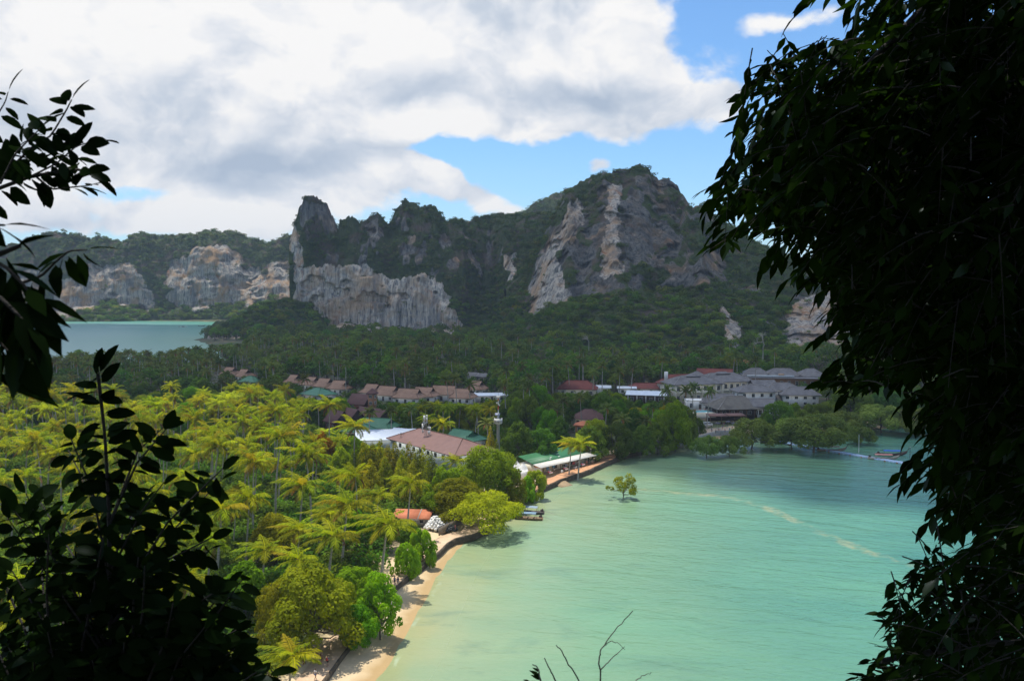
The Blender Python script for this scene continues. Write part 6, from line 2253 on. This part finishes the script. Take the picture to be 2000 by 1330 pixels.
def person(label, loc, rz, key, top, bottom, group, hat=None, pack=None, scale=1.0):
    o = thing('person', label, 'person', loc, rz, group, scale)
    for me, nm, m_ in zip(BODY[key], ('body', 'shirt', 'shorts', 'hair'), (SKIN, top and plain('cloth_%d_%d_%d' % tuple(int(c * 100) for c in top), top), bottom and plain('cloth_%d_%d_%d' % tuple(int(c * 100) for c in bottom), bottom), W_DARK)):
        if m_ is None:
            continue
        c = link(nm, me, o)
        if not me.materials:
            me.materials.append(m_)
        c.material_slots[0].link = 'OBJECT'
        c.material_slots[0].material = m_
    if pack:
        MB().box((-.2, 0, 1.25), (.2, .3, .46), taper=.8).build('backpack', plain('pack_%d' % int(pack[0] * 100), pack), o)
    return o


def on_path(px, py, z=1.6):
    return gp(px, py, z)


pp_ = 'people walking on the beach path'
for px, py, rz, key, tp, bt, pk, lab in [
        (616, 1327, 1.0, 'walk', (.7, .7, .72), (.1, .12, .25), None, 'person in a white shirt walking at the lower end of the beach path'),
        (640, 1301, 1.1, 'walk', (.12, .16, .3), (.05, .05, .06), (.45, .06, .04), 'person in a dark blue shirt carrying a red backpack on the beach path'),
        (628, 1295, 1.1, 'stand', (.16, .10, .09), (.06, .05, .05), None, 'person in dark brown clothes beside the one with the red backpack'),
        (771, 1142, -2.0, 'walk', (.10, .18, .45), (.05, .06, .10), None, 'person in a blue shirt, left of two walking together under the trees'),
        (777, 1143, -2.0, 'walk', (.06, .09, .22), (.22, .22, .25), (.1, .1, .12), 'person in a navy shirt, right of two walking together under the trees'),
        (811, 1109, 1.0, 'walk', (.55, .22, .10), (.55, .42, .10), None, 'person in orange and yellow clothes walking on the open path'),
        (826, 1097, 1.0, 'stand', (.05, .05, .045), (.16, .14, .10), None, 'person in dark clothes standing in the shade on the path'),
        (889, 1037, .3, 'stand', (.6, .16, .2), (.3, .1, .12), None, 'person in pink standing in the tree shade behind the board fence')]:
    P = on_path(px, py)
    person(lab, (P.x, P.y, 1.6), rz, key, tp, bt, pp_, None, pk)
r_ = np.random.default_rng(17)
cols = [((.6, .6, .62), 'white'), ((.08, .2, .5), 'blue'), ((.5, .1, .08), 'red'), ((.06, .06, .07), 'black'), ((.1, .4, .45), 'turquoise'), ((.55, .3, .28), 'pink'), ((.3, .3, .32), 'grey')]
for k, (px, py) in enumerate([(1404, 842), (1411, 838), (1416, 845), (1420, 836), (1425, 843), (1398, 846), (1408, 850), (1430, 838), (1390, 844), (1414, 832)]):
    P = gp(px, py, 2.4)
    c, wd = cols[k % len(cols)]
    c2, wd2 = cols[(k * 3 + 2) % len(cols)]
    wd2 = {'white': 'pale', 'pink': 'rose'}.get(wd2, wd2)
    person('person in a %s top and %s shorts in the crowd below the beach bar' % (wd, wd2), (P.x, P.y, 2.32), r_.random() * 6, 'stand' if k % 2 else 'walk', c, c2, 'crowd waiting below the beach bar')
for k, (ax, ay, tp, lab) in enumerate([(4.5, -2.4, (.5, .5, .52), 'person in a pale top looking at the stall by the near shop corner'), (L * 0 + 21.5, -2.2, (.5, .12, .1), 'person in a red top at the far end of the beach shop'), (24.0, -2.8, (.1, .1, .12), 'person in black on the path beyond the beach shop')]):
    person(lab, loc_of(sk, ax, ay, -.02), k * 2.0, 'stand', tp, (.1, .1, .12), 'people at the beach shop')
g4 = 'closed parasols in the crowd'
for k, (px, py) in enumerate([(1401, 836), (1422, 833), (1434, 836)]):
    P = gp(px, py, 2.4)
    o = thing('parasol', ['dark parasol standing left in the crowd below the beach bar', 'dark parasol in the middle of the crowd below the beach bar', 'dark parasol right in the crowd below the beach bar'][k], 'parasol', (P.x, P.y, 2.3), 0, g4)
    MB().tube([(0, 0, 0), (0, 0, 2.6)], .04, 5).build('pole', W_GREY, o)
    MB().tube([(0, 0, 2.1), (0, 0, 2.4), (0, 0, 2.75)], [1.3, .8, .03], 8).build('canopy', plain('parasol_cloth', (.06, .06, .08)), o)
P = gp(1381, 833, 2.5)
o = thing('parked_van', 'white van parked by the dark shrub left of the crowd', 'van', (P.x, P.y, 2.3), .3)
MB().box((0, 0, .95), (4.4, 1.8, 1.1)).box((-.3, 0, 1.75), (3.4, 1.65, .6), taper=.88).build('body', W_FRAME, o)
MB().box((-.3, -.82, 1.72), (3.0, .08, .42), rx=.12).build('side_window', G_GLASS, o)
MB().box((1.42, 0, 1.7), (.1, 1.4, .45), ry=-.3).build('windscreen', G_GLASS, o)
for x in (-1.4, 1.4):
    for y in (-.85, .85):
        wh = MB().tube([(x, y - .1, .36), (x, y + .1, .36)], .36, 12).build('wheel', W_DARK, o)
        MB().tube([(x, y - .12, .36), (x, y + .12, .36)], .2, 8).build('rim', W_GREY, wh)

# ------------------------------------------------------------------ plants at the viewpoint
def shade_leaf(name, dark, lite, transl=.22, gloss=.03):
    m, t, out = new_mat(name)
    r = t.rnd()
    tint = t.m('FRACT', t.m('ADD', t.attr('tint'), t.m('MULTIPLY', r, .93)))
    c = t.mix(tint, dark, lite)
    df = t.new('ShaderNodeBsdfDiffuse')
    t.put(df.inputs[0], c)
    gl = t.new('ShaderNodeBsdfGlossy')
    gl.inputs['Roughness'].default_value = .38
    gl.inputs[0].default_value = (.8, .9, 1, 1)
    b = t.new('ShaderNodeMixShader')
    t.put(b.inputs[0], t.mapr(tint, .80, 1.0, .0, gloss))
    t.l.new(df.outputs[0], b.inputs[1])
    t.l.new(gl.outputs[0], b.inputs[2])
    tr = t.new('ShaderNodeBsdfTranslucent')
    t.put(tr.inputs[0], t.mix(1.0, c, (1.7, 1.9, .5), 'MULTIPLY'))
    ms = t.new('ShaderNodeMixShader')
    ms.inputs[0].default_value = transl
    t.l.new(b.outputs[0], ms.inputs[1])
    t.l.new(tr.outputs[0], ms.inputs[2])
    t.l.new(ms.outputs[0], out.inputs['Surface'])
    return m


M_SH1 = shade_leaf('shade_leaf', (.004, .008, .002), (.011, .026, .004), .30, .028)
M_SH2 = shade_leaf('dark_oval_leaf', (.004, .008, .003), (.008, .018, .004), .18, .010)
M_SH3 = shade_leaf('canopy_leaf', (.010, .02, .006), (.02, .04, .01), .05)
M_TWIG = bark_mat('twig_bark', (.008, .007, .005), (.02, .017, .013), 8)
M_DRYTWIG = bark_mat('dry_twig', (.05, .045, .04), (.12, .105, .09), 8)


def leaf_base(shape, curl=.18, fold=.18):
    """a leaf of length 1 along +x: five stations with a folded midrib"""
    st = np.array([0, .18, .42, .70, .90, 1.0])
    wd = {'lance': [.03, .55, 1.0, .72, .25, 0.02], 'oval': [.05, .78, 1.0, .86, .42, .02]}[shape]
    asp = {'lance': .40, 'oval': .52}[shape]
    V = []
    for s, q in zip(st, wd):
        y = q * asp / 2
        z = -curl * s * s
        V += [(s, -y, z + fold * y), (s, 0, z), (s, y, z + fold * y)]
    F = []
    for k in range(len(st) - 1):
        a = 3 * k
        F += [(a, a + 1, a + 4, a + 3), (a + 1, a + 2, a + 5, a + 4)]
    return np.array(V), np.array(F)


LB = {s: leaf_base(s) for s in ('lance', 'oval')}


def frames(O, D, U, size):
    D = unit(D)
    Y = unit(np.cross(U, D))
    Z = np.cross(D, Y)
    return O, D * size[:, None], Y * size[:, None], Z * size[:, None]


def many_leaves(shape, fr):
    O, X_, Y_, Z_ = fr
    V, F = LB[shape]
    W_ = O[:, None] + V[None, :, :1] * X_[:, None] + V[None, :, 1:2] * Y_[:, None] + V[None, :, 2:] * Z_[:, None]
    n = len(O)
    FF = (F[None] + (np.arange(n) * len(V))[:, None, None]).reshape(-1, 4)
    tint = np.repeat(np.random.default_rng(n).random(n), len(F))
    return W_.reshape(-1, 3), FF, tint


LEAF_ME = {}


def leaf_parts(parent, shape, fr, mat, idx, inv):
    key = (shape, mat.name)
    if key not in LEAF_ME:
        V, F = LB[shape]
        LEAF_ME[key] = mesh('leaf', V, F, {'tint': np.zeros(len(F)) + .1}, True, [mat])
    O, X_, Y_, Z_ = fr
    for i in idx:
        o = link('leaf', LEAF_ME[key], parent)
        M = Matrix(((X_[i, 0], Y_[i, 0], Z_[i, 0], O[i, 0]), (X_[i, 1], Y_[i, 1], Z_[i, 1], O[i, 1]), (X_[i, 2], Y_[i, 2], Z_[i, 2], O[i, 2]), (0, 0, 0, 1)))
        o.matrix_local = inv @ M


def sprig(r, O, D, n, L, leaf, droop, shape='lance', spread=.9):
    """a twig from O along D with alternate leaves; returns twig polyline and leaf rows (origin, direction, up, size)"""
    s = np.linspace(0, 1, 6)
    D = unit(np.array(D, float))
    P = O + D * (s * L)[:, None] + np.array([0, 0, -droop * L]) * (s ** 2)[:, None]
    T_ = unit(np.gradient(P, axis=0))
    out = []
    for k in range(n):
        q = .12 + .88 * (k + .5 * r.random()) / n
        i = min(int(q * 5), 4)
        f = q * 5 - i
        p = P[i] * (1 - f) + P[i + 1] * f
        t_ = T_[i]
        side = unit(np.cross(t_, [0, 0, 1.0]) + 1e-3) * (1 if k % 2 else -1)
        d = t_ * (.55 + .3 * r.random()) + side * spread * (.6 + .6 * r.random()) + r.normal(size=3) * .22 + np.array([0, 0, -.35 * droop * 2])
        if k == n - 1:
            d = t_ + r.normal(size=3) * .1
        out.append((p, unit(d), unit(np.array([0, 0, 1.0]) + r.normal(size=3) * .35), leaf * (.65 + .55 * r.random())))
    return P, out


def assemble(o, shape, mat, rows, twigs, nparts, prefer, twig_r=.004, twig_mat=None):
    inv = Matrix.Translation(o.location).inverted()
    O = np.array([q[0] for q in rows])
    fr = frames(O, np.array([q[1] for q in rows]), np.array([q[2] for q in rows]), np.array([q[3] for q in rows]))
    order = np.argsort(prefer)
    pick = order[:nparts]
    rest = order[nparts:]
    leaf_parts(o, shape, fr, mat, pick, inv)
    if len(rest):
        V, F, t_ = many_leaves(shape, tuple(a[rest] for a in fr))
        f = link('foliage', mesh('foliage', V - np.array(o.location), F, {'tint': t_}, True, [mat]), o)
        f['kind'] = 'stuff'
    mb = MB()
    for P, r0 in twigs:
        mb.tube(P - np.array(o.location), np.linspace(r0, r0 * .4, len(P)), 4, False)
    if twigs:
        tw = mb.build('twigs', twig_mat or M_TWIG, o)
        tw['kind'] = 'stuff'


r = np.random.default_rng(99)
# ---- the big tree on the right
EDGE = [(1650, -40), (1668, 50), (1640, 95), (1560, 92), (1490, 125), (1465, 150), (1445, 165), (1425, 215), (1425, 265), (1442, 312), (1405, 325), (1370, 345), (1372, 395), (1378, 440), (1385, 480), (1410, 500),
        (1432, 505), (1450, 462), (1500, 470), (1560, 490), (1600, 510), (1588, 560), (1625, 580), (1640, 610), (1620, 650), (1640, 690), (1650, 715), (1600, 730), (1562, 752), (1580, 775), (1640, 780), (1700, 770), (1765, 745), (1795, 770), (1800, 815),
        (1768, 835), (1815, 865), (1812, 915), (1835, 985), (1880, 1000), (1890, 1050), (1835, 1070), (1752, 1135), (1765, 1190), (1705, 1222), (1725, 1270), (1660, 1305), (1640, 1400), (2200, 1400), (2200, -60)]
DENS = [((1880, 1000, 2010, 1400), .55), ((1640, 1060, 1900, 1400), .75), ((1925, 130, 2000, 260), .22), ((1850, 320, 1960, 380), .45), ((1920, 440, 2010, 600), .5), ((1420, 150, 1560, 330), .55), ((1640, 780, 1790, 1010), .12), ((1560, 560, 1760, 790), .55)]
rows, twigs, pref = [], [], []
N = 0
while N < 2100:
    px, py = 1340 + 780 * r.random(), -60 + 1470 * r.random()
    if not in_poly(np.array([px]), np.array([py]), EDGE)[0]:
        continue
    k = 1.0
    for (x0, y0, x1, y1), q in DENS:
        if x0 < px < x1 and y0 < py < y1:
            k = min(k, q)
    if r.random() > k:
        continue
    de = dist_line(np.array([px]), np.array([py]), EDGE)[0]
    lower = py > 1000
    Y = (3.8 + 3.8 * r.random()) if not lower else (3.2 + 2.6 * r.random())
    P = at(px, py, Y)
    out = 1 if de > 120 else 1.6
    D = np.array([-.55 * out + .6 * r.normal(), .55 * r.normal(), -.25 + .55 * r.normal() + (.25 if lower else 0)])
    leaf = (.115 if not lower else .09) * (.85 + .3 * r.random())
    L = .26 + .2 * r.random()
    O = np.array(P) - unit(D) * L * .75 + np.array([0, 0, .05])
    pl, lv = sprig(r, O, D, 9 + int(3 * r.random()), L, leaf, .38 if not lower else .25)
    tips = proj(np.array([q[0] + q[1] * q[3] for q in lv]))
    if (~in_poly(tips[:, 0], tips[:, 1], EDGE)).sum() > (3 if r.random() < .35 else 1):
        continue
    N += 1
    twigs.append((pl, .0035))
    rows += lv
    pref += [Y * 60 + min(de, 400) * .9 + 30 * r.random() if px < 1960 else 9e3] * len(lv)
N = 0
while N < 1000:
    px, py = 1500 + 640 * r.random(), -60 + 1470 * r.random()
    if not in_poly(np.array([px]), np.array([py]), EDGE)[0] or dist_line(np.array([px]), np.array([py]), EDGE)[0] < 70:
        continue
    k = 1.0
    for (x0, y0, x1, y1), q in DENS:
        if x0 < px < x1 and y0 < py < y1:
            k = min(k, q * .8)
    if r.random() > k:
        continue
    N += 1
    O = np.array(at(px, py, 6.5 + 3.0 * r.random()))
    pl, lv = sprig(r, O, (r.normal(), .5 * r.normal(), -.2), 10, .5, .21, .5)
    twigs.append((pl, .004))
    rows += lv
    pref += [9e3] * len(lv)
for _ in range(760):
    px, py = (2060 + 700 * r.random(), -260 + 1700 * r.random()) if r.random() < .75 else (1700 + 1000 * r.random(), -300 + 240 * r.random())
    O = np.array(at(px, py, 3.8 + 4.2 * r.random()))
    pl, lv = sprig(r, O, (r.normal(), .5 * r.normal(), -.2), 10, .4, .16, .4)
    twigs.append((pl, .004))
    rows += lv
    pref += [9e3] * len(lv)
rt = thing('overhanging_tree', 'large dark leafy tree filling the right side of the view', 'tree', (4.6, 4.6, gz(4.6, 4.6) - .3))
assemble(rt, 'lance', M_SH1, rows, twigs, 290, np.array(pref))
o3 = np.array(rt.location)


def limb(parent, name, pts, r0, r1, mat=M_TWIG, n=8, loc=None):
    pts = np.array([tuple(q) for q in pts], float)
    s = np.linspace(0, 1, len(pts))
    q = np.linspace(0, 1, 3 * len(pts))
    pp_ = np.stack([np.interp(q, s, pts[:, k]) for k in range(3)], 1)
    pp_[1:-1] += np.random.default_rng(len(pts) + int(abs(pts[0][0]) * 10)).normal(size=(len(pp_) - 2, 3)) * (r0 * .6)
    return MB().tube(pp_ - np.array(parent.location), np.linspace(r0, r1, len(pp_)), n).build(name, mat, parent, smooth=True)


base = (4.6, 4.6, float(rt.location[2]))
limb(rt, 'trunk', [base, (4.5, 4.7, 57), (4.3, 4.8, 61), (3.9, 4.8, 64.5), (3.2, 4.6, 67)], .24, .13)
for tgt, Y, via in [((1720, 240), 5.5, (3.6, 5.0, 63.2)), ((1480, 380), 5.2, (3.2, 5.0, 62.6)), ((1880, 520), 4.8, (4.0, 4.7, 61)), ((1720, 700), 5.0, (3.9, 4.8, 60.6)), ((1900, 900), 4.6, (4.2, 4.7, 59.6)), ((1880, 1180), 4.2, (4.1, 4.6, 58.6)), ((1720, 1290), 4.0, (4.0, 4.5, 58.2))]:
    P = at(*tgt, Y)
    st = (4.4, 4.7, via[2] - 1.2)
    limb(rt, 'branch', [st, via, tuple(P)], .055, .012)
# unseen canopy and limbs, added above the frame to shade the viewpoint plants
n = 9500
C = np.stack([-8.5 + 18 * r.random(n), -4 + 15.5 * r.random(n), 66.0 + 3.6 * r.random(n)], 1)
C[:, 2] += .16 * np.maximum(0, C[:, 1] - 6) + 1.0 * (fbm(C * .35, 3) - .5)
C = C[(C[:, 2] - CAM_H) > .47 * np.maximum(C[:, 1], 0) + .6]
V, F = leaf_quads(C, np.array([0, 0, 1.0]) + r.normal(size=C.shape) * .5, .34 + .2 * r.random(len(C)), .42, r, .06)
uf = link('shading_canopy', mesh('shading_canopy', V - o3, F, {'tint': r.random(len(F))}, mats=[M_SH3]), rt)
uf['kind'] = 'stuff'
for k in range(9):
    a = 2.4 * k
    limb(rt, 'branch', [(3.3, 4.6, 66.6), (1.6 + 1.5 * math.cos(a), 4 + 2 * math.sin(a), 67.4), (.6 + 7 * math.cos(a), 3.5 + 5.5 * math.sin(a), 68.2)], .08, .02)
# lower skirt of leaves below the picture, rooted on the slope
# ---- branch reaching in at the upper left
def branch_plant(name, label, cat, base, stems, mat, nparts, shape='oval', group=None, stem_mat=None, hang=.12):
    """stems: list of (points px/py/Y, leaves, leaf length, stem radius)"""
    o = thing(name, label, cat, base, 0, group)
    rows, twigs, pref = [], [], []
    for pts, nl, leaf, rad in stems:
        W_ = np.array([tuple(at(*p)) for p in pts])
        s = np.linspace(0, 1, len(W_))
        q = np.linspace(0, 1, max(8, 3 * len(W_)))
        W_ = np.stack([np.interp(q, s, W_[:, k]) for k in range(3)], 1)
        twigs.append((W_, rad))
        T_ = unit(np.gradient(W_, axis=0))
        for k in range(nl):
            f = .08 + .92 * (k + .6 * r.random()) / nl
            i = min(int(f * (len(W_) - 1)), len(W_) - 2)
            p = W_[i] + (W_[i + 1] - W_[i]) * (f * (len(W_) - 1) - i)
            side = np.array([1.0, .35 * r.normal(), .1]) * (1 if k % 2 else -1)
            side = side - T_[i] * (side @ T_[i])
            d = unit(unit(side) * (.8 + .4 * r.random()) + T_[i] * .5 * r.random() + r.normal(size=3) * .3 + np.array([0, .25 * r.normal(), -hang]))
            if k == nl - 1:
                d = unit(T_[i] + r.normal(size=3) * .15)
            rows.append((p + d * .008, d, unit(np.array([0, -.55, .85]) + r.normal(size=3) * .4), leaf * (.7 + .5 * r.random())))
            pref.append(np.linalg.norm(p) * .01 + r.random())
    assemble(o, shape, mat, rows, twigs, nparts, np.array(pref), twig_mat=stem_mat)
    return o


def hillbase(px, py, Y, dx=0.):
    p = at(px, py, Y)
    return (p.x + dx, p.y, gz(p.x + dx, p.y) - .1)


st = [([(-420, 900, 2.3), (-120, 520, 2.3), (-20, 375, 2.2), (60, 345, 2.2), (150, 330, 2.25), (185, 345, 2.3)], 34, .062, .007),
      ([(-20, 370, 2.2), (20, 330, 2.2), (60, 290, 2.2), (100, 265, 2.2), (130, 215, 2.2), (140, 195, 2.2)], 24, .058, .004),
      ([(60, 345, 2.2), (110, 320, 2.15), (150, 285, 2.15), (190, 275, 2.2)], 20, .058, .003),
      ([(-40, 330, 2.3), (10, 300, 2.3), (60, 310, 2.3), (110, 300, 2.3), (150, 310, 2.3)], 20, .06, .003),
      ([(-60, 300, 2.3), (-20, 250, 2.3), (10, 200, 2.3), (16, 180, 2.3)], 12, .056, .003),
      ([(0, 360, 2.1), (30, 300, 2.1), (60, 270, 2.1), (80, 250, 2.1)], 14, .06, .003),
      ([(70, 345, 2.2), (100, 370, 2.2), (150, 365, 2.2), (180, 362, 2.2)], 10, .058, .003)]
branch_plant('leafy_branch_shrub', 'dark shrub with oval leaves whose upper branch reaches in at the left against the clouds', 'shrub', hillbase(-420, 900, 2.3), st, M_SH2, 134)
st = [([(-300, 900, 1.5), (-120, 640, 1.45), (-10, 500, 1.4), (40, 480, 1.4)], 10, .085, .008),
      ([(-40, 500, 1.4), (10, 520, 1.35), (50, 560, 1.35), (70, 600, 1.35)], 11, .088, .004),
      ([(-60, 560, 1.35), (0, 580, 1.3), (40, 620, 1.3), (60, 650, 1.3)], 10, .088, .004),
      ([(-50, 640, 1.3), (-10, 660, 1.3), (20, 690, 1.3)], 7, .082, .004),
      ([(20, 560, 1.5), (80, 540, 1.5), (110, 510, 1.5), (135, 490, 1.5), (170, 488, 1.5)], 16, .05, .003),
      ([(-70, 460, 1.4), (-20, 440, 1.4), (10, 440, 1.4)], 5, .078, .004),
      ([(-90, 700, 1.3), (-50, 720, 1.3), (-15, 730, 1.3)], 5, .10, .004)]
branch_plant('drooping_leaf_plant', 'dark plant with long drooping leaves hanging in at the left edge before the far cliffs', 'plant', hillbase(-300, 900, 1.5), st, M_SH2, 66, 'lance', hang=1.1)
# ---- dark bush at the lower left
stems = [([(218, 1480, 2.5), (216, 1330, 2.5), (215, 1150, 2.5), (212, 980, 2.5), (205, 850, 2.5), (190, 730, 2.5)], 34, .080, .009)]
stems.append(([(212, 980, 2.5), (208, 900, 2.5), (203, 820, 2.5), (196, 750, 2.5), (192, 718, 2.5)], 15, .078, .004))
for (x0, y0), (x1, y1), nl in [((215, 1000), (330, 830), 13), ((215, 1120), (130, 880), 15), ((214, 1100), (300, 950), 14), ((216, 1180), (430, 935), 22), ((216, 1200), (420, 1060), 18), ((216, 1250), (60, 960), 20), ((216, 1280), (20, 1010), 20), ((217, 1320), (430, 1150), 20), ((150, 1330), (40, 1120), 18),
                               ((330, 1330), (470, 1130), 16), ((330, 1360), (470, 1230), 16), ((400, 1380), (510, 1300), 12), ((90, 1380), (10, 1150), 18), ((260, 1380), (330, 1180), 22), ((180, 1380), (140, 1120), 22), ((300, 1400), (400, 1240), 22), ((60, 1400), (-10, 1250), 16),
                               ((120, 1400), (90, 1230), 24), ((220, 1400), (240, 1250), 26), ((350, 1400), (450, 1290), 20), ((260, 1300), (280, 1100), 18), ((160, 1250), (190, 1050), 18), ((100, 1300), (110, 1050), 18), ((270, 1420), (310, 1290), 24), ((170, 1420), (150, 1290), 24), ((30, 1400), (60, 1270), 20), ((420, 1420), (400, 1320), 20)]:
    for q in range(3 if y1 > 1130 else 2):
        Y = 2.2 + .8 * r.random()
        jx, jy = r.normal() * 16, r.normal() * 14
        stems.append(([(x0, y0 + 20, 2.5), ((x0 + x1) / 2 + jx, (y0 + y1) / 2 - 18 + jy, (2.5 + Y) / 2), (x1 + jx * (1 if q else .3), y1 + jy * (1 if q else .3), Y)], int(nl * 1.35), .066, .0045))
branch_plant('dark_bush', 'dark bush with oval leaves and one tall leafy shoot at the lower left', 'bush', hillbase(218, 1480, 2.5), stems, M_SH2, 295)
# ---- dry twigs and tufts at the lower edge
def twig_plant(label, lines, leaves, base, group):
    o = thing('bare_twig_plant', label, 'plant', base, 0, group)
    loc = np.array(o.location)
    mb = MB()
    first = True
    for ln, rad in lines:
        W_ = np.array([tuple(at(*p)) for p in ln])
        if first:
            W_ = np.concatenate([[loc], W_])
            first = False
        s = np.linspace(0, 1, len(W_))
        q = np.linspace(0, 1, 4 * len(W_))
        W_ = np.stack([np.interp(q, s, W_[:, k]) for k in range(3)], 1)
        W_[1:-1] += r.normal(size=(len(W_) - 2, 3)) * .0012
        MB().tube(W_ - loc, np.linspace(rad, rad * .45, len(W_)), 5).build('twig', M_DRYTWIG, o)
    inv = Matrix.Translation(o.location).inverted()
    if leaves:
        O, D = np.array([tuple(at(*p)) for p, d, s in leaves]), np.array([d for p, d, s in leaves], float)
        fr = frames(O, D, np.tile([0, -.4, .9], (len(O), 1)), np.array([s for p, d, s in leaves]))
        leaf_parts(o, 'lance', fr, M_SH2, range(len(O)), inv)


gt = 'bare twigs at the lower edge of the view'
twig_plant('tall bare forked twig standing before the water at the bottom centre', [([(1172, 1400, 2.6), (1172, 1310, 2.6), (1170, 1290, 2.6), (1173, 1270, 2.6), (1186, 1250, 2.6), (1203, 1228, 2.6), (1236, 1192, 2.6)], .0030), ([(1172, 1310, 2.6), (1195, 1285, 2.6), (1220, 1262, 2.6)], .0020), ([(1178, 1262, 2.6), (1192, 1251, 2.6), (1208, 1255, 2.6), (1221, 1268, 2.6)], .0014)], [], hillbase(1172, 1480, 2.6), gt)
twig_plant('two thin slanting twigs left of the tall forked twig', [([(1150, 1400, 2.6), (1132, 1330, 2.6), (1108, 1290, 2.6), (1096, 1268, 2.6), (1086, 1259, 2.6)], .003), ([(1100, 1400, 2.6), (1086, 1330, 2.6), (1070, 1300, 2.6), (1063, 1284, 2.6)], .003)], [], hillbase(1150, 1480, 2.6), gt)
twig_plant('small leafy tuft with dark curved tips at the bottom centre left of the twigs', [([(1060, 1400, 2.2), (1056, 1328, 2.2), (1052, 1305, 2.2), (1040, 1297, 2.2)], .003)], [((1057, 1328, 2.2), (-.8, 0, .55), .03), ((1056, 1322, 2.2), (-.95, 0, .75), .034), ((1054, 1312, 2.2), (-.5, 0, .4), .022), ((1036, 1332, 2.2), (-.6, 0, .3), .02), ((1030, 1336, 2.2), (.6, 0, .4), .02)], hillbase(1060, 1480, 2.2), gt)
twig_plant('single faint twig bending right at the bottom edge, right of the forked twig', [([(1220, 1400, 2.6), (1240, 1328, 2.6), (1258, 1318, 2.6), (1272, 1312, 2.6)], .002)], [], hillbase(1220, 1480, 2.6), gt)
